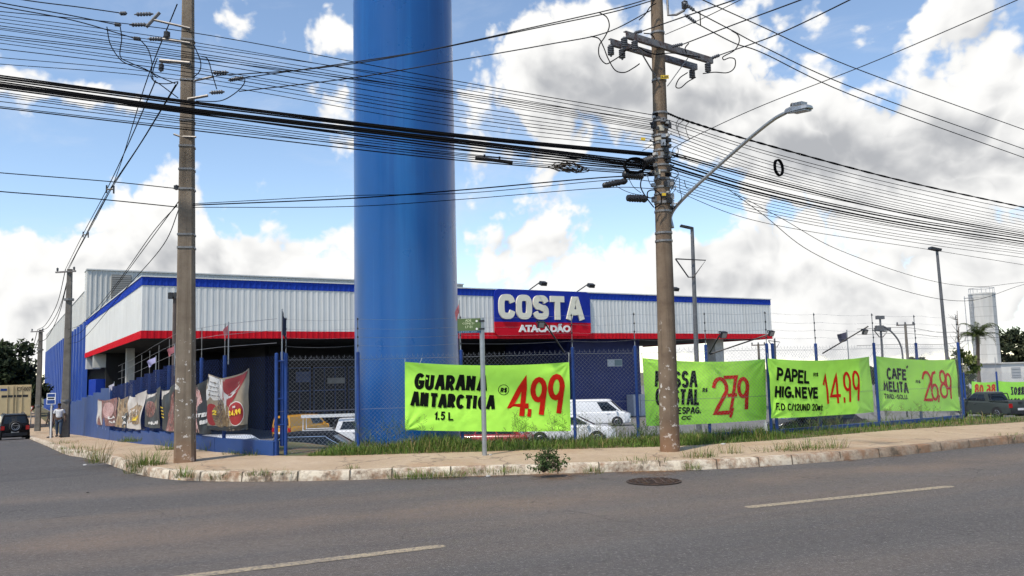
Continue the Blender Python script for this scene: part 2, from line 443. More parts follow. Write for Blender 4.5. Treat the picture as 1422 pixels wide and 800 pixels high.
for _ in range(5):
    KN = [(KN[max(i - 1, 0)] + KN[i] * 2 + KN[min(i + 1, len(KN) - 1)]).normalized() for i in range(len(KN))]
def kp(i, off, z=0.0):
    p = KL[i] + KN[i] * off; return Vector((p.x, p.y, street_z(p.x, p.y) + z)) if off <= 0 else Vector((p.x, p.y, street_z(*KL[i]) + z))
def near_k(x, y):
    return min(range(len(KL)), key=lambda i: (KL[i].x - x) ** 2 + (KL[i].y - y) ** 2)
def strip(rows):
    """rows: functions of the station index giving points; neighbouring rows are joined by quads"""
    mb = MB(); n = len(KL)
    for r in rows: mb.v += [r(i) for i in range(n)]
    for a in range(len(rows) - 1):
        for i in range(n - 1):
            mb.f.append([a * n + i, a * n + i + 1, (a + 1) * n + i + 1, (a + 1) * n + i]); mb.mi.append(0)
    return mb
iseam = near_k(-7.4, 15.5)
offs = [0.02, -0.4, -1, -2, -3.5, -5.5, -8, -11, -15, -22, -32, -46, -70]
road = strip([(lambda i, o=o: kp(i, min(o, 0), 0.0)) for o in offs])
n_ = len(KL)
road.mi = [1 if (k % (n_ - 1)) < iseam else 0 for k in range(len(road.f))]
tag(road.build('road', [M_ROAD, M_ROAD2]), kind='structure')
# red silt washed into the gutter
def m_silt():
    t = NT('gutter_silt', 0.95, 0.1); x = t.n('ShaderNodeAttribute'); x.attribute_name = 'edge'
    a = t.noise(1.1, 6, 0.7); g = t.noise(16, 5, 0.7)
    al = t.op('ADD', x.outputs['Fac'], t.op('ADD', t.op('MULTIPLY', t.op('SUBTRACT', a, 0.5), 1.9), t.op('MULTIPLY', t.op('SUBTRACT', g, 0.5), 0.9)))
    t.color(t.mix(t.ramp(g, 0.35, 0.65), (0.15, 0.09, 0.055), (0.27, 0.165, 0.095)))
    t.l(t.ramp(al, 0.42, 0.85, 0.0, 0.85), t.b.inputs['Alpha']); return t.m
M_SILT = m_silt()
sb_ = strip([lambda i: kp(i, 0.0, 0.004), lambda i: kp(i, -0.35, 0.004), lambda i: kp(i, -0.9, 0.004), lambda i: kp(i, -1.6, 0.004)])
so_ = sb_.build('gutter_silt', M_SILT); tag(so_, kind='structure')
at_ = so_.data.attributes.new('edge', 'FLOAT', 'POINT')
for k in range(len(so_.data.vertices)):
    i = k % len(KL); gx = max(0.0, 1 - abs(KL[i].x - 0.6) / 4.0)
    at_.data[k].value = (0.55, 0.30, 0.05, -0.5)[k // len(KL)] + 0.35 * gx - 0.12
# kerb with uneven stone joints
mb = MB()
def jit(i, s): return mnoise.noise(Vector((i * 0.9, s * 7.3, 1.7))) * 0.018
rows = [lambda i: kp(i, -0.015 + jit(i, 1), -0.05), lambda i: kp(i, -0.01 + jit(i, 2), 0.02), lambda i: kp(i, 0.012 + jit(i, 3), 0.125 + jit(i, 5)), lambda i: kp(i, 0.035, 0.148 + jit(i, 4) * 0.5), lambda i: kp(i, 0.14, 0.152)]
# finer kerb: resample stations
kb = strip(rows)
tag(kb.build('kerb', M_KERB, smooth=40), kind='structure')
tag(strip([lambda i: kp(i, 0.14, 0.150), lambda i: kp(i, 1.0, 0.165), lambda i: kp(i, 2.25, 0.18)]).build('sidewalk', M_PAVE, smooth=True), kind='structure')
def bank(i, o, z): 
    p = KL[i] + KN[i] * o; return Vector((p.x, p.y, z if z is not None else lot_z(p.x, p.y) - 0.1))
tag(strip([lambda i: kp(i, 2.25, 0.176), lambda i: kp(i, 3.2, 0.20), lambda i: kp(i, 4.3, 0.12), lambda i: bank(i, 5.6, None)]).build('verge', M_SOIL), kind='structure')
# joints between kerb stones: dark thin gaps, real slits of dirt on the kerb
mb = MB()
acc_ = 0.0
for i in range(40, len(KL) - 12):
    acc_ += (KL[i] - KL[i - 1]).length
    if KL[i].y > 45 or acc_ < 0.85 + 0.25 * math.sin(i * 3.7): continue
    acc_ = 0.0
    a, b = kp(i, -0.017, -0.01), kp(i, 0.14, 0.1535); d = (KL[min(i + 1, len(KL) - 1)] - KL[i]).normalized() * 0.010
    dd = Vector((d.x, d.y, 0)); top = kp(i, 0.004, 0.15)
    mb.add([a - dd, a + dd, top + dd, top - dd], [(0, 1, 2, 3)]); mb.add([top - dd, top + dd, b + dd, b - dd], [(0, 1, 2, 3)])
M_JOINT = mat('joint_dirt', (0.11, 0.085, 0.06), 0.95, var=0.5, scale=8)
tag(mb.build('kerb_joints', M_JOINT, fix=False), kind='structure')
# parking lot
OB = Vector((-23.8, 53.0)); E1 = Vector((0.851, 0.525)); E2 = Vector((-0.525, 0.851))
def WB(a, b, z): p = OB + E1 * a + E2 * b; return Vector((p.x, p.y, z))
mb = MB()
def lotfn(u, v):
    a, b = lerp(-1.0, 190, u), lerp(-38.5, 130, v)
    p = OB + E1 * a + E2 * b; return (p.x, p.y, lot_z(p.x, p.y))
mb.grid(lotfn, 40, 30); tag(mb.build('parking_lot', M_LOT, smooth=True), kind='structure')
# ground to the horizon
mb = MB()
NG = 48
for j in range(NG + 1):
    for i in range(NG + 1):
        fx = (i / NG * 2 - 1); fy = (j / NG * 2 - 1)
        x = math.copysign(abs(fx) ** 2.2, fx) * 2500; y = math.copysign(abs(fy) ** 2.2, fy) * 2500
        mb.v.append(Vector((x, y, -3.0)))
for j in range(NG):
    for i in range(NG):
        a = j * (NG + 1) + i; mb.f.append([a, a + 1, a + NG + 2, a + NG + 1]); mb.mi.append(0)
tag(mb.build('ground', M_EARTH), kind='structure')
# road markings: worn cream dashes of the avenue's centre line
M_LINE = NT('road_paint', 0.8); _t = M_LINE
_n = _t.noise(30, 5, 0.7); _n2 = _t.noise(2.2, 5, 0.6)
_t.color(_t.mix(_t.op('MULTIPLY', _t.ramp(_n, 0.36, 0.56), _t.ramp(_n2, 0.30, 0.52, 0.35, 0.9)), (0.11, 0.10, 0.095), (0.40, 0.33, 0.22))); M_LINE = _t.m
for (x0, y0, x1, y1) in ((150, 813.5, 617, 757.5), (1036, 704.5, 1322, 675)):
    a, b = G(x0, y0, 0.004), G(x1, y1, 0.004); d = (b - a).normalized(); q = Vector((-d.y, d.x, 0)) * 0.075
    mb = MB(); nn = 40
    for k in range(nn + 1):
        p = a + (b - a) * (k / nn); w1 = 1 + mnoise.noise(Vector((k * 0.8, x0, 0))) * 0.25; w2 = 1 + mnoise.noise(Vector((k * 0.8, x0, 9))) * 0.25
        if k in (0, nn): w1 = w2 = 0.5
        mb.v += [p - q * w1, p + q * w2]
    for k in range(nn): mb.f.append([2 * k, 2 * k + 2, 2 * k + 3, 2 * k + 1]); mb.mi.append(0)
    tag(mb.build('road_marking', M_LINE, fix=False), kind='structure')

# ================================================================ lettering
def text_mesh(body, bold=0.0, extrude=0.0):
    cu = bpy.data.curves.new('text', 'FONT'); cu.body = body; cu.size = 1; cu.offset = bold; cu.extrude = extrude
    cu.resolution_u = 4
    o = bpy.data.objects.new('text', cu); COL.objects.link(o)
    bpy.context.view_layer.update()
    dg = bpy.context.evaluated_depsgraph_get(); me = bpy.data.meshes.new_from_object(o.evaluated_get(dg))
    bpy.data.objects.remove(o); bpy.data.curves.remove(cu)
    return me
def text_on(mb, body, origin, right, up, width, height, bold=0.0, depth=0.0, slant=0.0):
    """fit the text into width x height with its lower left corner at origin, thickness depth along right x up"""
    me = text_mesh(body, bold, 0.5 if depth else 0.0); right = Vector(right).normalized(); up = Vector(up).normalized(); nor = right.cross(up)
    xs = [v.co.x for v in me.vertices]; ys = [v.co.y for v in me.vertices]
    sx, sy = width / (max(xs) - min(xs)), height / (max(ys) - min(ys)); x0, y0 = min(xs), min(ys)
    vs = [Vector(origin) + right * ((v.co.x - x0) * sx + slant * (v.co.y - y0) * sy) + up * ((v.co.y - y0) * sy) + nor * ((v.co.z + 0.5) * depth if depth else 0.0) for v in me.vertices]
    mb.add(vs, [list(p.vertices) for p in me.polygons]); bpy.data.meshes.remove(me)

def arc(cx, cy, rx, ry, a0, a1, n=12):
    return [(cx + rx * math.cos(R(lerp(a0, a1, k / n))), cy + ry * math.sin(R(lerp(a0, a1, k / n)))) for k in range(n + 1)]
GL = {  # hand painted brush letters: strokes in a box of height 1, then the advance width
 'A': ([[(0, 0), (.27, 1), (.40, 1), (.62, 0)], [(.12, .36), (.53, .36)]], .66), 'B': ([[(0, 0), (0, 1)] , [(0, 1)] + arc(.25, .76, .27, .24, 90, -90, 8) + [(0, .52)], [(0, .52)] + arc(.27, .26, .3, .26, 90, -90, 8) + [(0, 0)]], .6),
 'C': ([arc(.32, .5, .32, .5, 55, 305, 16)], .58), 'D': ([[(0, 0), (0, 1)], [(0, 1)] + arc(.2, .5, .36, .5, 90, -90, 12) + [(0, 0)]], .6),
 'E': ([[(.46, 1), (0, 1), (0, 0), (.48, 0)], [(0, .52), (.38, .54)]], .54), 'F': ([[(.46, 1), (0, 1), (0, 0)], [(0, .5), (.36, .52)]], .5),
 'G': ([arc(.32, .5, .32, .5, 55, 320, 16) + [(.58, .44), (.34, .44)]], .64), 'H': ([[(0, 0), (0, 1)], [(.46, 0), (.46, 1)], [(0, .5), (.46, .5)]], .56), 'I': ([[(0, 0), (0, 1)]], .12),
 'L': ([[(0, 1), (0, 0), (.44, 0)]], .5), 'M': ([[(0, 0), (.06, 1), (.32, .3), (.58, 1), (.64, 0)]], .76), 'N': ([[(0, 0), (0, 1)], [(0, 1), (.50, 0)], [(.50, 0), (.50, 1)]], .68),
 'O': ([arc(.3, .5, .3, .5, 90, 450, 20)], .66), 'P': ([[(0, 0), (0, 1)], [(0, 1)] + arc(.22, .73, .26, .27, 90, -90, 8) + [(0, .46)]], .54),
 'R': ([[(0, 0), (0, 1)], [(0, 1)] + arc(.22, .74, .25, .26, 90, -90, 8) + [(0, .48)], [(.2, .48), (.48, 0)]], .56),
 'S': ([arc(.26, .75, .24, .25, 30, 270, 10) + arc(.26, .25, .25, .25, 90, -150, 10)], .56), 'T': ([[(0, 1), (.5, 1)], [(.25, 1), (.25, 0)]], .54),
 'U': ([[(0, 1), (0, .3)] + arc(.24, .28, .24, .28, 180, 360, 10) + [(.48, 1)]], .58), 'V': ([[(0, 1), (.24, 0), (.48, 1)]], .52), 'Z': ([[(0, 1), (.46, 1), (0, 0), (.48, 0)]], .54),
 '0': ([arc(.26, .5, .26, .5, 90, 450, 20)], .6), '1': ([[(0, .68), (.22, 1), (.22, 0)]], .34), '2': ([arc(.25, .72, .25, .28, 170, -20, 10) + [(0.02, 0), (.54, 0)]], .6),
 '3': ([arc(.22, .75, .24, .25, 150, -80, 8) + arc(.22, .26, .28, .26, 80, -150, 10)], .56), '4': ([[(.38, 0), (.38, 1), (0, .24), (.52, .24)]], .6), '5': ([[(.46, 1), (.04, 1), (.02, .58)] + arc(.23, .32, .26, .32, 110, -140, 12)], .56),
 '6': ([[(.4, 1)] + arc(.3, .5, .3, .5, 110, 180, 6) + arc(.25, .27, .25, .27, 180, -170, 14)], .6), '7': ([[(0, 1), (.5, 1), (.2, 0)], [(.12, .48), (.48, .48)]], .58),
 '8': ([arc(.26, .76, .22, .24, 90, 450, 14), arc(.26, .26, .26, .26, 90, 450, 14)], .6), '9': ([arc(.26, .70, .26, .30, 0, 360, 16), [(.52, .72), (.42, 0)]], .62),
 '.': ([[(0, 0), (.0, .14)]], .16), ',': ([[(.08, .14), (0, -.12)]], .18), '-': ([[(0, .42), (.26, .42)]], .34), '/': ([[(0, -.05), (.34, 1.05)]], .4), ':': ([[(0, .1), (0, .2)], [(0, .6), (0, .7)]], .16),
 '$': ([arc(.22, .72, .2, .22, 30, 270, 8) + arc(.22, .28, .21, .22, 90, -150, 8), [(.22, 1.08), (.22, -.08)]], .5), "'": ([[(.12, 1.28), (0, 1.1)]], .0), ' ': ([], .3),
 'm': ([[(0, 0), (0, .6), (.2, .62), (.22, 0)], [(.22, .55), (.42, .62), (.44, 0)]], .54), 't': ([[(.12, .9), (.12, 0), (.28, 0)], [(0, .6), (.28, .6)]], .34),
}
def ribbon(mb, fn, pts, w, off):
    """flat brush stroke of width w along 2D pts, mapped to the cloth by fn(x, y, off)"""
    P2 = [Vector(p) for p in pts]; q = [P2[0]]
    for p in P2[1:]:
        n = max(1, int((p - q[-1]).length / (w * 1.6))); a = q[-1]
        q += [a + (p - a) * ((k + 1) / n) for k in range(n)]
    closed = (P2[0] - P2[-1]).length < 1e-6
    L_, R_ = [], []
    for i, p in enumerate(q):
        d0 = (p - q[i - 1]) if i else None; d1 = (q[i + 1] - p) if i < len(q) - 1 else None
        if closed and i == 0: d0 = q[-1] - q[-2]
        if closed and i == len(q) - 1: d1 = q[1] - q[0]
        d0 = d0 if d0 is not None and d0.length > 1e-9 else d1; d1 = d1 if d1 is not None and d1.length > 1e-9 else d0
        d0, d1 = d0.normalized(), d1.normalized(); n0, n1 = Vector((-d0.y, d0.x)), Vector((-d1.y, d1.x)); m = n0 + n1
        if m.length < 0.3: m = n0
        m.normalize(); k = min(1.7, 1 / max(0.4, m.dot(n0)))
        L_.append(p + m * w / 2 * k); R_.append(p - m * w / 2 * k)
    if not closed:
        d = (q[1] - q[0]).normalized() * w * 0.3; L_[0] -= d; R_[0] -= d
        d = (q[-1] - q[-2]).normalized() * w * 0.3; L_[-1] += d; R_[-1] += d
    o = len(mb.v); n = len(q)
    for a, b in zip(L_, R_): mb.v += [Vector(fn(a.x, a.y, off)), Vector(fn(b.x, b.y, off))]
    for i in range(n - 1): mb.f.append([o + 2 * i, o + 2 * i + 1, o + 2 * i + 3, o + 2 * i + 2]); mb.mi.append(mb.cur)
_off = [0]
def brush(mb, fn, s, x, y, width, h, w, slant=0.0, rot=0.0, base=0.006, jitter=0.02):
    """paint string s with its lower left at (x, y), fitted to width, letter height h, stroke w (all in metres on the cloth)"""
    if len(s) == 1 and width: width += w * 0.9
    gws = [max(0.0, GL[c][1] - 0.06) for c in s]; gap = w * 0.10 + (0.010 * h)
    kx = (width - len(s) * w - (len(s) - 1) * gap) / max(0.05, sum(gws)) if width else h
    kx = max(kx, 0.12 * h)
    cur = 0.0; rg = random.Random(s); hh = max(h - w, 0.3 * h)
    for c, gw in zip(s, gws):
        st, adv = GL[c]; jy = rg.uniform(-1, 1) * jitter * h; jh = 1 + rg.uniform(-1, 1) * jitter * 1.5
        for q in st:
            _off[0] = (_off[0] + 1) % 24
            pts = []
            for (a, b) in q:
                X = cur + w / 2 + a * kx + slant * b * h; Y = w / 2 + b * hh * jh + jy
                pts.append((x + X * math.cos(rot) - Y * math.sin(rot), y + X * math.sin(rot) + Y * math.cos(rot)))
            ribbon(mb, fn, pts, w, base + _off[0] * 0.00025)
        cur += gw * kx + w + gap

# ================================================================ SUPERMARKET
def m_clad(name, col):
    t = NT(name, 0.5, 0.4); st = t.noise(1.0, 5, 0.65, None, 0.0, (1.8, 1.8, 0.10)); bl = t.noise(0.35, 5, 0.6)
    c = t.mix(t.ramp(bl, 0.3, 0.7), tuple(q * 0.93 for q in col), tuple(min(1, q * 1.05) for q in col))
    c = t.mix(t.ramp(st, 0.52, 0.74, 0, 0.45), c, (0.40, 0.38, 0.33)); t.color(c); return t.m
M_WHITE = m_clad('white_cladding', (0.66, 0.66, 0.63))
M_WHITE2 = mat('weathered_white_cladding', (0.53, 0.53, 0.50), 0.55, var=0.12, scale=0.3)
M_BLUE = mat('blue_cladding', (0.012, 0.045, 0.34), 0.6, spec=0.12, var=0.1, scale=0.5)
M_BLUEW = mat('blue_wall_paint', (0.008, 0.042, 0.17), 0.6, var=0.25, scale=0.7, col2=None)
M_NAVY = mat('dark_navy_wall', (0.012, 0.022, 0.13), 0.6, var=0.2, scale=0.5)
M_RED = mat('red_cladding', (0.55, 0.008, 0.018), 0.6, spec=0.12, var=0.08, scale=0.5)
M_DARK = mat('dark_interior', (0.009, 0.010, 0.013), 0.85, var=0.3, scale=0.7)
M_GLASSD = mat('shop_glass', (0.008, 0.012, 0.025), 0.3, spec=0.12)
M_STEEL = mat('grey_steel', (0.32, 0.33, 0.34), 0.45, metal=0.6, var=0.15, scale=5)
M_BLACK = mat('black_plastic', (0.015, 0.015, 0.017), 0.45)
M_CONC = mat('pale_concrete', (0.48, 0.47, 0.44), 0.85, var=0.15, scale=2, bump=0.2)
M_ROOF = mat('roof_sheet', (0.42, 0.43, 0.44), 0.5, metal=0.3, var=0.1, scale=0.5)
M_CREAM = mat('cream_letter', (0.74, 0.70, 0.56), 0.5, var=0.04, scale=1)
M_WLET = mat('white_letter', (0.78, 0.76, 0.72), 0.5)
M_SIGNB = mat('sign_blue', (0.012, 0.03, 0.30), 0.6, spec=0.12, var=0.08, scale=0.3)
M_SIGNR = mat('sign_red', (0.55, 0.006, 0.02), 0.6, spec=0.12, var=0.06, scale=0.3)

FZ0, FZ1 = 4.5, 8.47
shop = thing('supermarket', 'white supermarket hall with blue and red striped fascia and COSTA sign', 'building', WB(0, 0, -2.5))
def corr(mb, a, b, z0, z1, pitch, depth, out, slope=0.2):
    """trapezoid ribbed sheet between plan points a and b"""
    a, b, out = Vector(a), Vector(b), Vector(out); L_ = (b - a).length; n = max(1, int(L_ / pitch)); d = (b - a) / n
    pts = []
    for k in range(n):
        p = a + d * k
        pts += [p, p + d * 0.5, p + d * (0.5 + slope) + out * depth, p + d * (1 - slope * 0.5) + out * depth]
    pts.append(b); o = len(mb.v)
    for p in pts: mb.v += [Vector((p.x, p.y, z0)), Vector((p.x, p.y, z1))]
    for i in range(len(pts) - 1): mb.f.append([o + 2 * i, o + 2 * i + 2, o + 2 * i + 3, o + 2 * i + 1]); mb.mi.append(mb.cur)
def wb2(a, b): p = OB + E1 * a + E2 * b; return Vector((p.x, p.y))
FL, FS = 58.7, 41.8
for nm, m, z0, z1, o in (('white_fascia', M_WHITE, 5.0, 7.93, 0.0), ('blue_stripe', M_BLUE, 7.93, FZ1, 0.03), ('red_stripe', M_RED, FZ0, 5.0, 0.03)):
    mb = MB()
    corr(mb, wb2(-o, -o), wb2(FL + o, -o), z0, z1, 0.40, 0.022, -E2)
    corr(mb, wb2(-o, FS), wb2(-o, -o), z0, z1, 0.40, 0.03, -E1)
    corr(mb, wb2(FL + o, -o), wb2(FL + o, 20), z0, z1, 0.34, 0.035, E1)
    mb.build(nm, m, shop, fix=False)
mb = MB()                                                        # canopy slab behind the fascia
def slab(mb, a0, a1, b0, b1, z0, z1):
    mb.add([WB(a, b, z) for z in (z0, z1) for a, b in ((a0, b0), (a1, b0), (a1, b1), (a0, b1))], [(3, 2, 1, 0), (4, 5, 6, 7), (0, 1, 5, 4), (1, 2, 6, 5), (2, 3, 7, 6), (3, 0, 4, 7)])
slab(mb, 0.15, FL - 0.15, 0.15, 20, 4.62, 8.3); slab(mb, 0.15, 40, 20.01, FS - 0.1, 4.62, 8.3)
mb.build('canopy', M_DARK, shop)
mb = MB(); slab(mb, -0.08, FL + 0.08, -0.10, 0.06, 8.475, 8.56); slab(mb, -0.1, 0.06, 0.07, FS, 8.475, 8.56); mb.build('parapet_capping', M_WHITE, shop)
# columns
for a, b, w in ((3.1, 2.2, 0.55), (1.6, 18.6, 0.62), (47.0, 2.2, 0.55), (52.9, 2.2, 1.15)):
    mb = MB(); p = WB(a, b, 0); mb.box((p.x, p.y, (-2.7 + 4.6) / 2), (w, w, 7.3 - 0.01), Matrix.Rotation(math.atan2(E1.y, E1.x), 3, 'Z')); mb.build('column', M_CONC, shop)
# walls under the canopy
mb = MB(); slab(mb, 12, 35.6, 14, 14.3, -2.7, 4.6); slab(mb, 0.9, 12, 30, 30.3, -2.7, 4.6); slab(mb, 11.7, 12, 14.31, 29.9, -2.7, 4.6)
mb.build('storefront_wall', M_DARK, shop)
mb = MB(); slab(mb, 35.8, 43.8, 3, 19, -2.7, 4.6); mb.build('blue_wall', M_NAVY, shop)
mb = MB(); slab(mb, 0.4, 2.6, 34, FS - 0.2, -2.7, 2.2); mb.build('side_wall', M_BLUE, shop)
for q0_, q1_ in ((33.0, 33.6), (FS - 1.2, FS - 0.12)):
    mb = MB(); slab(mb, 0.05, 1.4, q0_, q1_, 3.3, 4.6); mb.build('end_beam', M_WHITE, shop)
# glazing bays with frames, and what shows dimly behind them
for k in range(7):
    a0 = 12.6 + k * 3.2
    mb = MB(); slab(mb, a0, a0 + 2.9, 13.9, 13.96, -1.9, 2.6); g = mb.build('shop_window', M_GLASSD, shop)
    mb = MB()
    for q in (0, 0.96, 1.93, 2.86): slab(mb, a0 + q, a0 + q + 0.06, 13.78, 13.89, -1.9, 2.6)
    slab(mb, a0, a0 + 2.92, 13.77, 13.885, 0.6, 0.68); slab(mb, a0, a0 + 2.92, 13.77, 13.885, 2.6, 2.68)
    mb.build('window_frame', M_BLUEW, g)
for k, (a, z, w, h, c) in enumerate(((14.2, 1.4, 1.3, 0.9, 'dull_poster_blue'), (17.0, 1.2, 1.6, 0.5, 'dull_poster_grey'), (20.8, 0.2, 0.9, 1.0, 'dull_poster_teal'), (23.8, 0.1, 1.2, 0.8, 'dull_poster_grey'),
        (27.0, -0.1, 1.0, 0.9, 'dull_poster_teal'), (22.0, 2.9, 0.9, 0.8, 'dull_poster_grey'), (25.0, 2.9, 1.6, 0.9, 'dull_poster_blue'), (15.0, -1.2, 6.0, 0.10, 'dull_poster_blue'), (31.0, 1.0, 1.2, 0.8, 'dull_poster_blue'))):
    m = mat(c, {'dull_poster_blue': (0.03, 0.06, 0.2), 'dull_poster_grey': (0.22, 0.23, 0.25), 'dull_poster_teal': (0.10, 0.16, 0.18)}[c], 0.5, var=0.3, scale=4)
    mb = MB(); slab(mb, a, a + w, 13.66, 13.75, z, z + h); mb.build('wall_poster', m, shop)
mb = MB()
for k in range(5): slab(mb, 2.0 + k * 2.1, 2.0 + k * 2.1 + 1.5, 29.8, 29.95, -1.0 + (k % 2) * 0.4, 0.2 + (k % 3) * 0.5)
mb.build('display_rack', mat('dull_rack', (0.06, 0.065, 0.08), 0.6, var=0.4, scale=2), shop)
# on the blue wall: a pale sign plate, a pale panel for the daylight opening with a yellow poster, a lock-up cabinet
mb = MB(); slab(mb, 39.9, 41.6, 2.93, 2.99, 2.1, 2.75); s_ = mb.build('notice_plate', mat('pale_plate', (0.55, 0.58, 0.62), 0.5), shop)
mb = MB(); slab(mb, 40.7, 41.55, 2.9, 2.925, 2.15, 2.7); mb.build('plate_panel', mat('teal_plate', (0.16, 0.24, 0.26), 0.5), s_)
mb = MB(); slab(mb, 43.9, 46.4, 16.4, 16.5, -0.9, 4.0); w_ = mb.build('daylight_panel', mat('painted_daylight', (0.55, 0.60, 0.66), 0.5), shop)  # solid panel in an open gap; the daylight is painted as its pale colour
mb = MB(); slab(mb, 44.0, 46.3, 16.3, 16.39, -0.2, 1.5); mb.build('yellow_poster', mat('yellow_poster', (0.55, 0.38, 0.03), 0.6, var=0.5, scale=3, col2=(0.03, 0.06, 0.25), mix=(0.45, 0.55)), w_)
mb = MB(); slab(mb, 42.0, 43.6, 2.0, 2.97, -2.5, -0.55); c_ = mb.build('cabinet', mat('cabinet_grey', (0.42, 0.43, 0.47), 0.45, var=0.1), shop)
mb = MB(); slab(mb, 42.78, 42.82, 1.98, 1.999, -2.45, -0.6); mb.build('door_gap', M_BLACK, c_)
# big hall behind
mb = MB(); corr(mb, wb2(0, 42), wb2(46, 42), 8.0, 14.0, 0.5, 0.05, -E2); corr(mb, wb2(0, 44.5), wb2(0, 42), 8.4, 14.0, 0.5, 0.05, -E1)
corr(mb, wb2(46, 42), wb2(46, 44.5), 8.4, 14.0, 0.5, 0.05, E1); mb.build('hall_front', M_WHITE2, shop, fix=False)
mb = MB(); slab(mb, -0.1, 46.1, 41.86, 44.6, 14.005, 14.14); mb.build('hall_capping', M_WHITE, shop)
mb = MB(); slab(mb, 0.2, 45.8, 42.2, 44.4, 4.0, 13.9); mb.build('hall_gable', M_WHITE2, shop)
mb = MB(); corr(mb, wb2(0, 135), wb2(0, 44.5), 8.4, 11.9, 0.5, 0.05, -E1); mb.build('hall_side', M_WHITE2, shop, fix=False)
mb = MB(); corr(mb, wb2(0.25, 135), wb2(0.25, FS), -2.8, 8.4, 4.4, 0.45, -E1, 0.08); mb.build('hall_blue_wall', mat('blue_hall_paint', (0.012, 0.06, 0.30), 0.55, var=0.2, scale=0.4), shop, fix=False)
mb = MB(); slab(mb, 0.6, 45.7, 44.6, 134.8, -2.7, 11.7)
mb.add([WB(-0.1, 44.5, 11.9), WB(23, 44.5, 13.7), WB(46, 44.5, 11.9), WB(-0.1, 135, 11.9), WB(23, 135, 13.7), WB(46, 135, 11.9)], [(0, 1, 4, 3), (1, 2, 5, 4), (3, 4, 5)])
mb.build('hall_roof', M_ROOF, shop)
mb = MB(); slab(mb, 2.35, 4.35, 41.80, 41.94, 11.0, 13.6); lv = mb.build('louvre', mat('louvre_grey', (0.22, 0.215, 0.20), 0.7), shop)
mb = MB()
for k in range(12): slab(mb, 2.4, 4.3, 41.70, 41.795, 11.1 + k * 0.2, 11.2 + k * 0.2)
mb.build('louvre_blade', mat('louvre_blade', (0.34, 0.33, 0.31), 0.7), lv)
# sign board: rounded panel, blue over red
SA0, SA1, SZ0, SZ1, SZM = 26.15, 35.75, 4.72, 8.52, 5.86
def rrect(a0, a1, z0, z1, r, corners):
    pts = []
    for (ca, cz, s, on) in ((a0 + r, z0 + r, 180, 'bl' in corners), (a1 - r, z0 + r, 270, 'br' in corners), (a1 - r, z1 - r, 0, 'tr' in corners), (a0 + r, z1 - r, 90, 'tl' in corners)):
        if on: pts += arc(ca, cz, r, r, s, s + 90, 6)
        else: pts.append((a0 if s in (180, 90) else a1, z0 if s in (180, 270) else z1))
    return pts
mb = MB(); mb.prism([WB(a, -0.22, z) for a, z in rrect(SA0, SA1, SZM, SZ1, 0.45, ('tl', 'tr'))], (E2.x * 0.16, E2.y * 0.16, 0)); sb = mb.build('sign_board', M_SIGNB, shop)
mb = MB(); mb.prism([WB(a, -0.215, z) for a, z in rrect(SA0, SA1, SZ0, SZM - 0.003, 0.45, ('bl', 'br'))], (E2.x * 0.15, E2.y * 0.15, 0)); mb.build('sign_red_panel', M_SIGNR, sb)
e1v = Vector((E1.x, E1.y, 0))
# COSTA: heavy rounded letters, each its own raised piece
def bold_letter(name, strokes, a, z, w, h, sw):
    mb = MB()
    for k, st in enumerate(strokes):
        top = 0.16 + k * 0.004
        fn = lambda x, y, off: WB(a + x, -0.225 - off, z + y)
        tmp = MB(); ribbon(tmp, fn, [(x * w, y * h) for x, y in st], sw, top)
        n = len(tmp.v); ev = Vector((E2.x, E2.y, 0)) * (top + 0.001)
        o = len(mb.v); mb.v += tmp.v + [v + ev for v in tmp.v]
        q = n // 2
        for f in tmp.f: mb.f.append([o + i for i in f]); mb.mi.append(0)
        for i in range(q - 1):
            mb.f.append([o + 2 * i, o + 2 * i + 2, o + n + 2 * i + 2, o + n + 2 * i]); mb.f.append([o + 2 * i + 1, o + 2 * i + 3, o + n + 2 * i + 3, o + n + 2 * i + 1]); mb.mi += [0, 0]
        for i in (0, q - 1): mb.f.append([o + 2 * i, o + 2 * i + 1, o + n + 2 * i + 1, o + n + 2 * i]); mb.mi.append(0)
    mb.build(name, M_CREAM, sb, fix=False)
SW = 0.51
LC = [arc(.5, .5, .5, .5, 38, 322, 26)]
def sup(cx, cy, rx, ry, a0, a1, n, p=0.62):
    out = []
    for k in range(n + 1):
        t = R(lerp(a0, a1, k / n)); c, s = math.cos(t), math.sin(t)
        out.append((cx + rx * math.copysign(abs(c) ** p, c), cy + ry * math.copysign(abs(s) ** p, s)))
    return out
LC = [sup(.5, .5, .5, .5, 28, 332, 34)]
LO = [sup(.5, .5, .5, .5, 90, 450, 36)]
LS = [sup(.5, .755, .48, .245, 18, 250, 16, .7)[:-1] + [(.30, .55), (.5, .5), (.70, .45)] + sup(.5, .245, .5, .245, 70, -162, 16, .7)[1:]]
LT = [[(-.06, .985), (1.06, .985)], [(.5, .9), (.5, -.06)]]
LA = [[(.0, -.06), (.40, .985), (.60, .985), (1.0, -.06)], [(.42, .27), (.86, .31)]]
hL, zL = 1.52, 6.33
for nm, st, a, w in (('letter_c', LC, 26.72, 1.02), ('letter_o', LO, 28.38, 1.0), ('letter_s', LS, 30.02, 1.02), ('letter_t', LT, 31.72, 0.98), ('letter_a', LA, 33.42, 1.28)):
    bold_letter('raised_letter', st, a, zL, w, hL, SW)
mb = MB(); text_on(mb, 'ATACADÃO', WB(28.35, -0.225, 5.03), e1v, (0, 0, 1), 5.2, 0.72, bold=0.05, depth=0.06); mb.build('sign_lettering', M_WLET, sb)
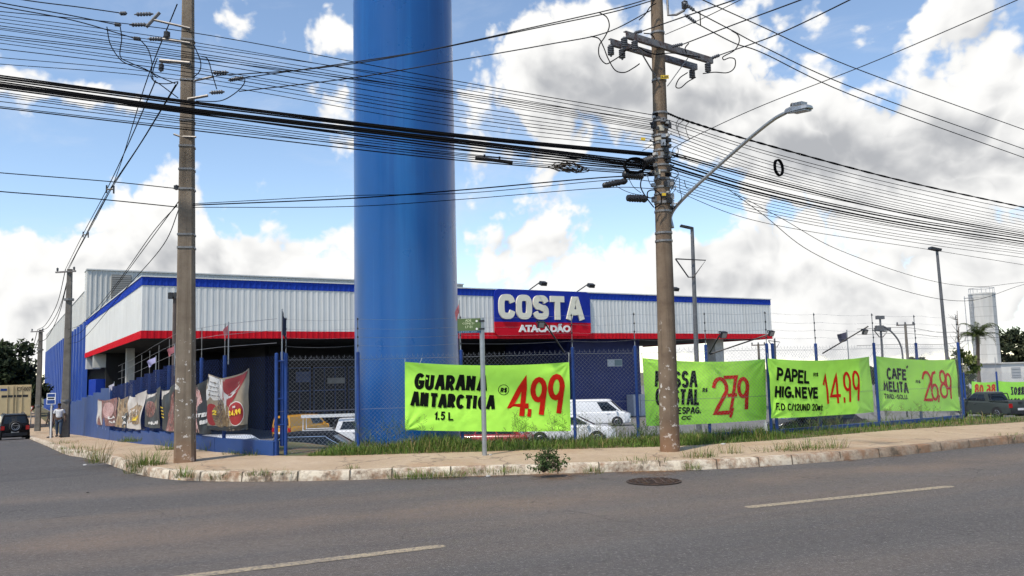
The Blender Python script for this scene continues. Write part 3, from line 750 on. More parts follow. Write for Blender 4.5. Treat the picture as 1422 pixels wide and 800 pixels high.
# roof floodlights on short arms
for a in (29.7, 34.6, 44.2):
    mb = MB(); mb.tube([WB(a, 0.3, 8.5), WB(a + 0.3, -1.3, 9.15)], 0.045, 6); ar = mb.build('floodlight_arm', M_BLACK, shop)
    mb = MB(); c = WB(a + 0.35, -1.5, 8.95); mb.box(c, (0.55, 0.4, 0.3), Matrix.Rotation(R(32), 3, 'Z') @ Matrix.Rotation(R(25), 3, 'X')); mb.build('lamp_head', M_BLACK, ar)

# ================================================================ WATER TOWERS
def m_tower():
    t = NT('tower_blue_paint', 0.30, 0.5); x = t.sep()
    st = t.noise(1.0, 5, 0.6, None, 0.0, (2.6, 2.6, 0.10)); bl = t.noise(0.7, 5); fine = t.noise(1.0, 3, 0.6, None, 0.0, (14, 14, 0.2))
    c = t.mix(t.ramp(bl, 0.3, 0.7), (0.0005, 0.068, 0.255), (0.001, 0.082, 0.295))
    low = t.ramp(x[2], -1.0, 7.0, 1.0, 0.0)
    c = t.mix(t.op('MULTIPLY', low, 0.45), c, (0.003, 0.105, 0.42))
    c = t.mix(t.ramp(st, 0.50, 0.66, 0, 0.7), c, (0.006, 0.125, 0.38))
    c = t.mix(t.ramp(fine, 0.62, 0.76, 0, 0.4), c, (0.03, 0.15, 0.40))
    t.color(c); t.rough(t.ramp(bl, 0.3, 0.7, 0.24, 0.38)); t.b.inputs['Coat Weight'].default_value = 0.15; t.b.inputs['Coat Roughness'].default_value = 0.12; return t.m
M_TOWER = m_tower()
TX, TY = P(566.5, 600, 19.5).x, 19.5
tower = thing('water_tower', 'huge glossy blue steel water tower column rising out of the picture', 'water tower', (TX, TY, -1.45))
prof = [(1.215, -1.45)]; zz = -1.0
for z in ():
    pass
seams = [0.05, 1.25, 2.45, 3.1, 4.3, 5.5, 6.7, 7.9, 9.1, 10.3, 11.5, 12.7]
prof += [(1.19, 14.4)]
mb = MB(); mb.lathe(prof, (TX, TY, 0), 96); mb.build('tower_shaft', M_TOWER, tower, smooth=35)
M_SEAM = mat('tower_seam_paint', (0.015, 0.14, 0.47), 0.4, var=0.3, scale=3)
for z in seams:
    mb = MB(); mb.lathe([(1.189, z - 0.012), (1.1935, z - 0.006), (1.1935, z + 0.006), (1.189, z + 0.012)], (TX, TY, 0), 96, None, False); mb.build('weld_seam', M_SEAM, tower, smooth=True)
mb = MB(); mb.lathe([(1.2, 14.4), (1.30, 14.42), (1.30, 14.55), (0.2, 14.9)], (TX, TY, 0), 48); mb.build('tower_cap', M_TOWER, tower)
mb = MB(); mb.lathe([(1.6, -1.5), (1.6, -1.25), (1.5, -1.2)], (TX, TY, 0), 48); mb.build('tower_footing', M_CONC, tower)
mb = MB()
for k in range(36): mb.bar((TX + 0.2, TY + 1.38, 0.4 + k * 0.35), (TX + 0.65, TY + 1.34, 0.4 + k * 0.35), 0.025)
for q in (0.2, 0.65): mb.bar((TX + q, TY + 1.4 - q * 0.1, -1.3), (TX + q, TY + 1.4 - q * 0.1, 13.5), 0.04)
mb.build('ladder', M_STEEL, tower)

M_TWR2 = NT('white_ring_concrete', 0.85); _t = M_TWR2; _x = _t.sep()
_ring = _t.op('FRACT', _t.op('MULTIPLY', _x[2], 1.0)); _st = _t.noise(1, 5, 0.6, None, 0, (1.5, 1.5, 0.15))
_c = _t.mix(_t.ramp(_st, 0.45, 0.7, 0, 0.6), (0.56, 0.55, 0.52), (0.34, 0.33, 0.31))
_t.color(_t.mix(_t.ramp(_ring, 0.0, 0.07, 0.9, 0.0), _c, (0.25, 0.245, 0.23))); M_TWR2 = _t.m
q0 = P(1371, 500, 88)
wt2 = thing('water_tower', 'slim white concrete water tower with a roof cage beside trees', 'water tower', (q0.x, 88, -2.6))
mb = MB(); mb.lathe([(1.26, -2.6), (1.26, 8.75)], (q0.x, 88, 0), 8, Matrix.Rotation(R(18), 3, 'Z')); mb.build('tower_shaft', M_TWR2, wt2)
mb = MB(); mb.lathe([(1.3, 8.755), (1.3, 8.9), (0.3, 9.0)], (q0.x, 88, 0), 8, Matrix.Rotation(R(18), 3, 'Z')); mb.build('tower_cap', M_TWR2, wt2)
mb = MB()
for k in range(9):
    a = 2 * math.pi * k / 9; mb.tube([(q0.x + 1.2 * math.cos(a), 88 + 1.2 * math.sin(a), 8.9), (q0.x + 1.2 * math.cos(a), 88 + 1.2 * math.sin(a), 9.45)], 0.025, 4)
mb.torus((q0.x, 88, 9.45), 1.2, 0.025, None, 24, 4); mb.build('roof_railing', M_STEEL, wt2)
mb = MB()
for q in (-2.2, -1.75, -1.4): mb.tube([(q0.x + q, 87.4, -2.5), (q0.x + q, 87.4, 8.6)], 0.035, 4)
for k in range(26): mb.tube([(q0.x - 1.75, 87.4, -2.0 + k * 0.42), (q0.x - 1.4, 87.4, -2.0 + k * 0.42)], 0.02, 4)
for z in (2, 5, 8.4): mb.torus((q0.x - 1.8, 87.4, z), 0.42, 0.02, None, 12, 4); mb.tube([(q0.x - 1.4, 87.4, z), (q0.x - 0.9, 87.8, z)], 0.025, 4)
mb.build('ladder', M_STEEL, wt2)

# ================================================================ UTILITY POLES
def m_pole(name, base, dark, h0):
    t = NT(name, 0.9, 0.2); x = t.sep()
    a = t.noise(2.5, 6, 0.65); st = t.noise(1, 5, 0.65, None, 0, (9, 9, 0.35)); ch = t.noise(7, 7, 0.72)
    c = t.mix(t.ramp(a, 0.3, 0.7), dark, base)
    c = t.mix(t.ramp(st, 0.5, 0.72, 0, 0.6), c, tuple(q * 0.55 for q in dark))
    low = t.ramp(x[2], h0 * 0.55, h0, 1.0, 0.0)                # pasted paper torn off the lower part of the pole
    torn = t.ramp(t.op('ADD', ch, t.op('MULTIPLY', low, 0.07)), 0.655, 0.67, 0, 1)
    c = t.mix(t.op('MULTIPLY', torn, low), c, (0.58, 0.55, 0.50))
    c = t.mix(t.ramp(t.op('ADD', x[2], t.op('MULTIPLY', a, 0.5)), 0.2, 0.75, 0.7, 0.0), c, (0.26, 0.13, 0.065))
    t.color(c); t.bump(t.op('ADD', a, ch), 0.5, 0.012); return t.m
M_POLE1 = m_pole('weathered_pole_concrete', (0.25, 0.205, 0.155), (0.155, 0.12, 0.088), 2.9)
M_POLE2 = m_pole('brown_pole_concrete', (0.22, 0.165, 0.115), (0.12, 0.085, 0.06), 2.7)
M_POLE3 = mat('distant_pole_concrete', (0.15, 0.135, 0.115), 0.9, var=0.3, scale=3)
M_WIRE = mat('black_cable', (0.004, 0.004, 0.005), 0.9, spec=0.1)
M_ALU = mat('bare_conductor', (0.018, 0.019, 0.022), 0.7, spec=0.2)
M_INS = mat('grey_insulator', (0.10, 0.105, 0.115), 0.4, var=0.1)
M_BAND = mat('galvanised_band', (0.22, 0.21, 0.20), 0.5, metal=0.6, var=0.3, scale=20)
M_BEAM = mat('crossarm_steel', (0.20, 0.185, 0.175), 0.6, metal=0.3, var=0.3, scale=6, col2=(0.10, 0.05, 0.035), mix=(0.5, 0.65))
M_YEL = mat('yellow_tag', (0.62, 0.42, 0.02), 0.6)
M_ZINC = mat('galvanised_tube', (0.36, 0.375, 0.38), 0.4, metal=0.7, var=0.15, scale=8)

PL = G(257, 641, 0.165); PR = G(930.5, 626.5, 0.17)
pole_l = thing('utility_pole', 'thick square edged concrete utility pole on the left sidewalk with torn paper scraps', 'utility pole', (PL.x, PL.y, PL.z), 0, 'utility poles')
LEAN_L, LEAN_R = -0.0085, 0.0150                             # both big poles lean a little
def square_shaft(c, w0, w1, h, ch=0.28, rot=0.0, lean=0.0):
    mb = MB(); pts = []
    n = 24
    for k in range(n + 1):
        z = h * k / n; w = lerp(w0, w1, k / n) / 2; q = w * (1 - ch)
        ring = [(w, -q), (w, q), (q, w), (-q, w), (-w, q), (-w, -q), (-q, -w), (q, -w)]
        for x, y in ring: mb.v.append(Vector((c[0] + lean * z + x * math.cos(rot) - y * math.sin(rot), c[1] + x * math.sin(rot) + y * math.cos(rot), c[2] - 0.1 + z)))
    for k in range(n):
        for i in range(8): mb.f.append([k * 8 + i, k * 8 + (i + 1) % 8, k * 8 + 8 + (i + 1) % 8, k * 8 + 8 + i]); mb.mi.append(0)
    mb.f.append([n * 8 + i for i in range(8)]); mb.mi.append(0)
    return mb
square_shaft(PL, 0.350, 0.165, 11.2, 0.22, R(12), LEAN_L).build('pole_shaft', M_POLE1, pole_l)
pole_r = thing('utility_pole', 'round brown concrete utility pole in front of the banners, crowded with telecom hardware', 'utility pole', (PR.x, PR.y, PR.z), 0, 'utility poles')
mb = MB(); mb.lathe([(lerp(0.178, 0.092, k / 30), -0.1 + 11.3 * k / 30) for k in range(31)], PR, 28)
for v in mb.v: v.x += LEAN_R * (v.z - PR.z)
mb.build('pole_shaft', M_POLE2, pole_r, smooth=60)
def zat(px, py, p): return P(px, py, p.y).z
def prx(z): return PR.x + LEAN_R * (z - PR.z)
def rad_r(z): return lerp(0.178, 0.092, (z - PR.z + 0.1) / 11.3)
# bands round the shafts
for z in (8.15, 7.35, 6.55, 6.05, 5.6, 5.22, 4.35, 4.1):
    mb = MB(); w = lerp(0.350, 0.165, (z - PL.z) / 11.2) / 2 + 0.012
    for zz in (0,):
        n = 8; q = w * 0.78; ring = [(w, -q), (w, q), (q, w), (-q, w), (-w, q), (-w, -q), (-q, -w), (q, -w)]
        rr = [Vector((PL.x + LEAN_L * (z - PL.z) + x * math.cos(R(12)) - y * math.sin(R(12)), PL.y + x * math.sin(R(12)) + y * math.cos(R(12)), z)) for x, y in ring]
        mb.prism(rr, (0, 0, 0.035))
    mb.build('band', M_BAND, pole_l)
for z in (7.9, 6.98, 6.35, 6.2, 6.05, 5.92, 5.78, 5.64, 5.5, 5.36, 5.24, 5.1, 4.95, 4.82, 4.66, 4.5, 4.1, 3.95):
    mb = MB(); mb.lathe([(rad_r(z) + 0.002, z - 0.02), (rad_r(z) + 0.014, z - 0.018), (rad_r(z) + 0.014, z + 0.018), (rad_r(z) + 0.002, z + 0.02)], (prx(z), PR.y, 0), 20, None, False); mb.build('band', M_BAND, pole_r)
rg = random.Random(11)
for k in range(46):                                             # clamps, hooks and bolt heads in the telecom zone
    z = rg.uniform(4.55, 6.35); a = rg.uniform(math.pi, 2.2 * math.pi) if rg.random() < 0.7 else rg.uniform(0, 6.28); r = rad_r(z) + 0.035
    c = Vector((prx(z) + r * math.cos(a), PR.y + r * math.sin(a), z)); mb = MB()
    s = rg.uniform(0.03, 0.075); mb.box(c, (s, s * 1.2, s * rg.uniform(0.7, 1.8)), Matrix.Rotation(a, 3, 'Z'))
    if k % 3 == 0: mb.tube([c, c + Vector((math.cos(a) * 0.09, math.sin(a) * 0.09, 0.02))], 0.012, 5)
    mb.build('clamp', (M_BLACK, M_BLACK, M_BAND, M_STEEL, M_CONC)[k % 5], pole_r)
for k in range(15):                                             # patches of tape and labels wrapped round
    z = rg.uniform(4.6, 6.3); h = rg.uniform(0.04, 0.11); a0 = rg.uniform(3.3, 5.2); mb = MB(); nn = 6; r = rad_r(z) + 0.017
    for i in range(nn + 1):
        a = a0 + i / nn * rg.uniform(0.8, 0.82); mb.v += [Vector((prx(z) + r * math.cos(a), PR.y + r * math.sin(a), z)), Vector((prx(z) + r * math.cos(a), PR.y + r * math.sin(a), z + h))]
    for i in range(nn): mb.f.append([2 * i, 2 * i + 2, 2 * i + 3, 2 * i + 1]); mb.mi.append(0)
    mb.build('tape_wrap', (M_BLACK, M_WIRE, M_BAND, M_BLACK, mat('old_label', (0.4, 0.37, 0.3), 0.8))[k % 5], pole_r)
def tag_plate(px, py, Y, w, h, parent, txt=None):
    c = P(px, py, Y); mb = MB(); mb.box(c, (w, 0.012, h)); o = mb.build('number_plate', M_YEL, parent)
    if txt:
        mb = MB(); text_on(mb, txt, c + Vector((-w * 0.42, -0.009, -h * 0.3)), (1, 0, 0), (0, 0, 1), w * 0.84, h * 0.6, 0.02); mb.build('plate_number', M_BLACK, o, fix=False)
tag_plate(923, 107, PR.y - 0.15, 0.15, 0.07, pole_r, 'A-204'); tag_plate(922, 270, PR.y - 0.17, 0.07, 0.05, pole_r)
# crossarms of the right pole
ca0, ca1 = P(862, 50.5, 14.4), P(983, 87, 15.8); cn = Vector((-(ca1 - ca0).y, (ca1 - ca0).x, 0)).normalized()
cz = (ca0.z + ca1.z) / 2; ca0.z = ca1.z = cz
for off, e in ((-0.13, 0.0), (0.27, 0.0)):
    mb = MB(); a, b = ca0 + cn * off, ca1 + cn * off
    up = Vector((0, 0, 1)); mb.bar(a, b, 0.012, 0.11); mb.bar(a + up * 0.055 + cn * 0.03, b + up * 0.055 + cn * 0.03, 0.07, 0.010); mb.bar(a - up * 0.055 + cn * 0.03, b - up * 0.055 + cn * 0.03, 0.07, 0.010)
    mb.build('crossarm', M_BEAM, pole_r)
def insulator_mesh(c, axis, L_, r, n=5):
    """ribbed insulator along axis"""
    mb = MB(); prof = [(r * 0.35, 0)]
    for k in range(n):
        z = L_ * (0.12 + 0.76 * k / n); dz = L_ * 0.76 / n
        prof += [(r * 0.6, z), (r, z + dz * 0.3), (r, z + dz * 0.6), (r * 0.6, z + dz * 0.95)]
    prof += [(r * 0.3, L_ * 0.92), (r * 0.3, L_)]
    rot = Vector(axis).normalized().to_track_quat('Z', 'Y').to_matrix(); mb.lathe(prof, c, 12, rot); return mb
for t, off in ((-0.02, -0.13), (0.09, -0.13), (0.0, 0.27), (0.12, 0.27), (0.93, -0.13), (0.93, 0.27)):
    c = ca0 + (ca1 - ca0) * t + cn * off - Vector((0, 0, 0.07)); insulator_mesh(c, (0, 0, -1), 0.22, 0.062).build('insulator', M_INS, pole_r, smooth=40)
for s in (-1, 1):
    mb = MB(); q = Vector((prx(cz), PR.y, cz - 0.75)); mb.bar(q + (ca1 - ca0).normalized() * s * 0.1 - cn * 0.1, q + (ca1 - ca0).normalized() * s * 0.75 + Vector((0, 0, 0.72)) - cn * 0.1, 0.03, 0.006); mb.build('brace', M_BAND, pole_r)
mb = MB(); q = P(935, 22, PR.y - 0.1); mb.tube([q + Vector((-0.09, 0.05, 0.4)), q + Vector((-0.09, 0.02, 0.02)), q + Vector((0.05, -0.04, 0.0)), q + Vector((0.2, -0.1, 0.06))], 0.022, 8); mb.build('top_bracket', M_BAND, pole_r)
insulator_mesh(q + Vector((0.2, -0.1, 0.07)), (0, 0, 1), 0.18, 0.06).build('insulator', M_INS, pole_r, smooth=40)
for ax, ay, bx, by, dep in ((948, 3, 966, 16, 14.7), (951, 20, 968, 33, 14.7), (880, 46, 893, 43, 14.6), (932, 65, 950, 61, 14.9), (985, 82, 1001, 76, 15.7)):
    a, b = P(ax, ay, dep), P(bx, by, dep); insulator_mesh(a, b - a, (b - a).length, 0.035).build('strain_insulator', M_INS, pole_r, smooth=40)
# left pole brackets and insulators (crop scale 2.425)
def q6(x, y, Y): return P(x / 2.425, y / 2.425, Y)
def bracket(pts, Y, r=0.022):
    mb = MB(); mb.tube([q6(x, y, Y) for x, y in pts], r, 6); mb.build('bracket', M_BAND, pole_l)
Yl = PL.y - 0.12
bracket([(640, 96), (607, 88), (520, 68)], Yl); bracket([(492, 92), (538, 42)], Yl, 0.03); bracket([(640, 146), (606, 140), (548, 132)], Yl, 0.026)
bracket([(632, 338), (655, 330), (655, 272), (720, 258)], Yl); bracket([(632, 334), (657, 330), (700, 322)], Yl, 0.026); bracket([(538, 204), (606, 210), (640, 213)], Yl, 0.035)
bracket([(585, 452), (607, 460), (660, 462)], Yl, 0.02)
for ax, ay, bx, by in ((516, 47, 452, 49), (497, 83, 436, 84), (552, 132, 496, 131), (428, 45, 402, 46), (408, 84, 384, 82), (474, 132, 448, 129), (770, 244, 712, 246), (808, 264, 768, 271), (756, 309, 704, 313), (824, 262, 786, 266)):
    a, b = q6(ax, ay, Yl), q6(bx, by, Yl); insulator_mesh(a, b - a, max(0.1, (b - a).length), 0.04).build('strain_insulator', M_INS, pole_l, smooth=40)
insulator_mesh(q6(562, 128, Yl), (0, 0, 1), 0.14, 0.06).build('insulator', M_INS, pole_l, smooth=40)
insulator_mesh(q6(545, 212, Yl), (-0.1, 0, -1), 0.18, 0.05).build('insulator', M_INS, pole_l, smooth=40)
insulator_mesh(q6(594, 640, Yl), (0, 0, 1), 0.10, 0.05).build('insulator', M_INS, pole_l, smooth=40)
for k, (pts) in enumerate(([(360, 90), (372, 150), (405, 200), (440, 220), (500, 240), (545, 262), (590, 282)], [(405, 90), (410, 130), (405, 190), (440, 212), (500, 238), (530, 262)], [(470, 132), (498, 165), (512, 215), (510, 262), (540, 285), (600, 330)],
                           [(652, 150), (675, 205), (672, 240), (650, 262)], [(678, 190), (700, 200), (715, 250), (730, 300)], [(825, 262), (820, 285), (790, 315), (740, 340), (660, 340)], [(530, 195), (515, 240), (520, 275), (560, 282), (600, 275)])):
    mb = MB(); mb.tube([c + Vector((0, mnoise.noise(Vector((k, i, 0))) * 0.1, 0)) for i, c in enumerate(catmull([q6(x, y, Yl - 0.05) for x, y in pts], 5))], 0.010, 5); mb.build('jumper_wire', M_WIRE, pole_l)
# poles further down the left street
def far_pole(bx, by, tx, ty, Y, w0, w1, label, band=True):
    b = P(bx, by, Y); t = P(tx, ty, Y); p = thing('utility_pole', label, 'utility pole', b, 0, 'utility poles')
    square_shaft(b, w0, w1, t.z - b.z + 0.1, 0.2, R(20)).build('pole_shaft', M_POLE3, p)
    mb = MB(); mb.bar((t.x - 0.6, Y, t.z - 0.15), (t.x + 0.6, Y - 0.3, t.z - 0.15), 0.08); mb.build('crossarm', M_BEAM, p)
    for s in (-0.5, 0.5): insulator_mesh((t.x + s, Y - 0.15 - s * 0.25, t.z - 0.1), (0, 0, 1), 0.2, 0.06, 3).build('insulator', M_INS, p)
    for z in (t.z - 1.6, b.z + 1.9):
        mb = MB(); mb.lathe([(w0 * 0.58, -0.06), (w0 * 0.58, 0.06)], (b.x, Y, z), 10); mb.build('band', M_BAND, p)
    return p
far_pole(90, 608, 93.5, 374, 43, 0.42, 0.24, 'dark concrete utility pole beside the blue bus stop sign and the man in white')
far_pole(52, 597, 53.5, 458, 66, 0.42, 0.26, 'second distant utility pole, between the parked black car and the blue hall')
far_pole(35, 585, 36.5, 490, 104, 0.44, 0.28, 'farthest slim utility pole against the dark tree behind the beige truck')

# ================================================================ CABLES
def cable(pts, d0, d1, r, name='cable', label='', group='', m=None, cat='cable', twist=0):
    """a span through photo points; its plan is the straight line between two depths"""
    q = catmull([(x, y, 0) for x, y in pts], 8); n = len(q); x0, x1 = q[0].x, q[-1].x
    horiz = abs(x1 - x0) > 0.5 * abs(q[-1].y - q[0].y)
    acc = [0.0]
    for i in range(1, n): acc.append(acc[-1] + (q[i] - q[i - 1]).length)
    W_ = []
    for i, p in enumerate(q):
        t = (p.x - x0) / (x1 - x0) if horiz else acc[i] / acc[-1]
        W_.append(P(p.x, p.y, 1 / lerp(1 / d0, 1 / d1, t)))
    mb = MB()
    if twist:
        L_ = 0
        for ph in (0, math.pi):
            pp = []
            dense = catmull(W_, 6)
            for i, c in enumerate(dense): a = i * 0.55 + ph; pp.append(c + Vector((0, math.cos(a), math.sin(a))) * r * 0.8)
            mb.tube(pp, r, 4)
    else: mb.tube(W_, r, 5)
    o = mb.build(name, m or M_WIRE, smooth=True)
    return tag(o, label, cat, group)
# telecom bundle between the poles, from beyond the left edge to the right pole
TEL = [(16, 44, 112, 160), (21, 57, 122, 171), (31, 66, 127, 174), (36, 72, 130, 177), (39, 75, 133, 179), (41, 78, 137, 181), (52, 84, 145, 187), (55, 92, 152, 190), (60, 95, 157, 194), (68, 100, 162, 197), (80, 106, 168, 202), (89, 112, 175, 206), (49, 80, 128, 168), (26, 62, 117, 166)]
tf = lambda y: (y, )
for i, (a, b, c, d) in enumerate(TEL):
    cable([(-60, a - (b - a) * 0.22), (0, a), (258, b), (630, c), (908, d)], 14.2, PR.y - 0.05, 0.0065 if i % 3 else 0.008, 'telephone_cable', 'thin dark cable in the loose upper fan of cables between the two big poles', 'thin cables fanned between the two big poles')
BIG = [(105, 140, 186, 213), (108, 142, 188, 215), (111, 145, 190, 217), (114, 150, 193, 226), (117, 152, 195, 229), (120, 154, 198, 232), (123, 157, 202, 234), (118, 156, 206, 236)]
for i, (a, b, c, d) in enumerate(BIG):
    cable([(-60, a - (b - a) * 0.22), (0, a), (258, b), (630, c), (908, d)], 14.2, PR.y - 0.08, 0.021 if i in (1, 4, 5) else 0.015, 'trunk_cable', 'thick black trunk cable in the heavy bundle crossing the blue tower', 'thick cables in the heavy bundle')
for i, (a, b, c, d) in enumerate([(128, 163, 208, 226), (131, 166, 212, 238), (134, 169, 216, 240), (148, 177, 214, 236), (150, 180, 222, 243), (141, 172, 219, 241)]):
    cable([(-60, a - (b - a) * 0.22), (0, a), (258, b), (630, c), (908, d)], 14.2, PR.y - 0.08, 0.011 if i == 4 else 0.0075, 'telephone_cable', 'thin dark cable hanging just under the heavy black bundle', 'thin cables under the heavy bundle')
for i, pts in enumerate(([(268, 285), (480, 276), (640, 264), (832, 247), (908, 244)], [(268, 288), (480, 287), (640, 277), (838, 261), (908, 262)], [(268, 283), (480, 272), (650, 268), (850, 250), (908, 252)])):
    cable(pts, PL.y - 0.1, PR.y - 0.05, (0.012, 0.007, 0.007)[i], 'service_cable', ('lowest pair of cables from the left pole, upper thick one rising to the splice canisters', 'single lowest thin cable between the two big poles', 'thin cable clinging to the lowest thick cable between the poles')[i], 'low cables between the poles')
cable([(-40, 235), (0, 240), (150, 252), (246, 262)], 14.0, PL.y, 0.009, 'service_cable', 'upper of two lone cables reaching the left pole from the left edge', 'lone cables on the left')
cable([(-40, 260), (0, 266), (130, 276), (250, 288)], 14.0, PL.y, 0.010, 'service_cable', 'lower of two lone cables reaching the left pole from the left edge', 'lone cables on the left')
# high voltage conductors
for i, pts in enumerate(([(-60, -17), (33, 0), (110, 10), (166, 18)], [(-60, -9), (0, 4), (90, 20), (160, 34)], [(-60, -4), (0, 9), (100, 28), (186, 53)])):
    cable(pts, 13.6, PL.y - 0.1, 0.011, 'power_conductor', ('topmost conductor entering at the upper left corner to the left pole', 'middle conductor entering at the upper left corner to the left pole', 'lowest conductor of the three entering at the upper left corner')[i], 'power lines entering at the upper left', M_ALU)
for i, pts in enumerate(([(300, 105), (430, 96), (560, 77), (740, 38), (850, 13), (910, -4)], [(340, 108), (480, 88), (600, 69), (740, 40), (850, 17), (912, -1)], [(332, 127), (492, 108), (640, 83), (760, 62), (840, 46), (905, 14)])):
    cable(pts, PL.y - 0.1, PR.y - 0.1, 0.011, 'power_conductor', ('upper of three conductors rising in front of the tower to the right pole', 'middle of three conductors rising in front of the tower, close under the upper one', 'lowest of three conductors rising in front of the tower to the right pole')[i], 'power lines crossing in front of the tower', M_ALU)
UR = [([(940, -18), (976, 0), (1060, 38), (1180, 92), (1422, 180), (1500, 207)], 14.8, 26, 'single conductor falling from the top edge to the right edge, above the pair'),
      ([(966, 16), (1016, 42), (1060, 65), (1180, 120), (1422, 207), (1500, 233)], 14.7, 26, 'upper conductor of the pair falling from the right pole to the right edge'),
      ([(968, 33), (1020, 60), (1060, 74), (1180, 131), (1422, 219), (1500, 246)], 14.7, 26, 'lower conductor of the pair falling from the right pole to the right edge'),
      ([(1001, 76), (1084, 46), (1180, 0), (1260, -40)], 15.7, 10.5, 'conductor rising over the street from the right end of the crossarm'),
      ([(950, 61), (1020, 34), (1112, 0), (1200, -34)], 14.9, 10.5, 'conductor rising over the street from just right of the pole shaft'),
      ([(893, 43), (960, 20), (1020, 0), (1100, -28)], 14.6, 10.5, 'conductor rising behind the pole shaft from the left end of the crossarm'),
      ([(924, 48), (975, 26), (1028, 0), (1080, -26)], 14.9, 11.0, 'thin stay wire rising from the pole shaft to the top edge'),
      ([(940, 203), (968, 188), (1060, 146), (1220, 83), (1413, 0), (1500, -38)], 14.9, 10.0, 'thin lone wire rising across the clouds above the street lamp')]
for pts, d0, d1, lab in UR: cable(pts, d0, d1, 0.007 if 'thin' in lab else 0.011, 'power_conductor', lab, 'power lines right of the right pole', M_ALU)
# telecom bundle right of the right pole
RT = [(168, 209, 293, .0075), (172, 213, 300, .0065), (178, 222, 305, .0065), (182, 226, 309, .006), (186, 232, 313, .0075), (192, 236, 317, .006), (196, 240, 320, .0065), (203, 244, 322, .006), (216, 254, 324, .0065), (240, 276, 343, .0075), (246, 281, 341, .0065), (250, 285, 346, .006), (254, 290, 350, .0065), (258, 294, 353, .006), (262, 298, 358, .0065)]
for i, (a, b, c, r) in enumerate(RT):
    cable([(916, a - 5), (1060, b), (1240, lerp(b, c, 0.5) + 4), (1422, c), (1500, c + 12)], PR.y, 25, r, 'telephone_cable', 'thin dark cable in the fan of cables running off to the right edge', 'thin cables right of the right pole')
for i, (a, b, c, r) in enumerate([(212, 247, 324, .013), (215, 250, 327, .016), (222, 261, 329, .013), (226, 264, 332, .018), (232, 269, 336, .020), (235, 272, 339, .014)]):
    cable([(916, a - 5), (1060, b), (1240, lerp(b, c, 0.5) + 5), (1422, c), (1500, c + 12)], PR.y, 25, r, 'trunk_cable', 'thick black cable in the bundle running off to the right edge', 'thick cables right of the right pole')
cable([(926, 157), (960, 170), (1060, 200), (1240, 248), (1422, 288), (1500, 303)], PR.y, 25, 0.013, 'twisted_cable', 'twisted service cable, topmost of the fan running to the right edge', 'thick cables right of the right pole', None, 'cable', 1)
cable([(940, 266), (1025, 300), (1127, 322), (1280, 345), (1422, 368), (1500, 380)], PR.y, 25, 0.006, 'telephone_cable', 'lone thin cable sagging below the right hand fan')
cable([(1010, 262), (1062, 300), (1127, 350), (1240, 399), (1340, 418), (1422, 395), (1500, 378)], 17, 40, 0.008, 'telephone_cable', 'deep sagging cable dropping towards the white water tower, lower one')
cable([(1020, 268), (1090, 306), (1160, 345), (1270, 384), (1350, 398), (1422, 392), (1500, 388)], 17, 40, 0.007, 'telephone_cable', 'deep sagging cable dropping towards the white water tower, upper one')
# pairs running to the poles of the left street
LS_ = [([(247, 115), (200, 192), (155, 262), (120, 325), (96, 373)], 'right hand strand of the spaced pair running down the left street'), ([(216, 112), (185, 185), (151, 258), (116, 324), (91, 374)], 'left hand strand of the spaced pair running down the left street'),
       ([(246, 6), (205, 108), (165, 235), (140, 290), (95, 372)], 'thin wire above the spaced pair running down the left street'), ([(244, 118), (197, 196), (152, 264), (118, 328), (94, 374)], 'centre strand between the spaced pair running down the left street')]
for pts, lab in LS_: cable(pts, PL.y - 0.1, 43, 0.012, 'street_cable', lab, 'cables to the left street poles')
for pts, lab in (([(249, 289), (227, 340), (172, 404), (119, 467), (95, 478)], 'lowest drop cable from the left pole over the white fascia'), ([(248, 280), (204, 340), (160, 400), (119, 455), (95, 470)], 'middle drop cable from the left pole over the white fascia'), ([(246, 285), (213, 322), (165, 390), (119, 445), (95, 458)], 'upper drop cable from the left pole over the white fascia')):
    cable(pts, PL.y, 43, 0.009, 'drop_cable', lab, 'drop cables over the fascia')
for pts, lab in (([(91, 374), (80, 420), (64, 450), (52, 458)], 'left strand between the first and second street poles'), ([(97, 374), (84, 424), (68, 453), (55, 459)], 'right strand between the first and second street poles'), ([(94, 390), (82, 436), (66, 468), (54, 475)], 'low strand between the first and second street poles')):
    cable(pts, 43, 66, 0.02, 'street_cable', lab, 'cables to the left street poles')
for pts, lab in (([(52, 459), (46, 480), (38, 489), (35, 490)], 'upper strand between the two farthest street poles'), ([(55, 466), (47, 488), (40, 496), (36, 497)], 'lower strand between the two farthest street poles')):
    cable(pts, 66, 104, 0.025, 'street_cable', lab, 'cables to the left street poles')
for x, y, Y, lab in ((153, 263, 22.5, 'upper H shaped spacer clipped on the paired street cables'), (119, 326, 31.5, 'lower H shaped spacer clipped on the paired street cables')):
    c = P(x, y, Y); t = thing('cable_spacer', lab, 'cable spacer', c, 0, 'cable spacers')
    for nm, a, b in (('cross_bar', (-0.10, 0, 0), (0.10, 0, 0)), ('side_bar', (-0.10, 0, -0.10), (-0.10, 0, 0.12)), ('side_bar', (0.10, 0, -0.12), (0.10, 0, 0.10))):
        mb = MB(); mb.tube([c + Vector(a), c + Vector(b)], 0.022, 6); mb.build(nm, M_BLACK, t)
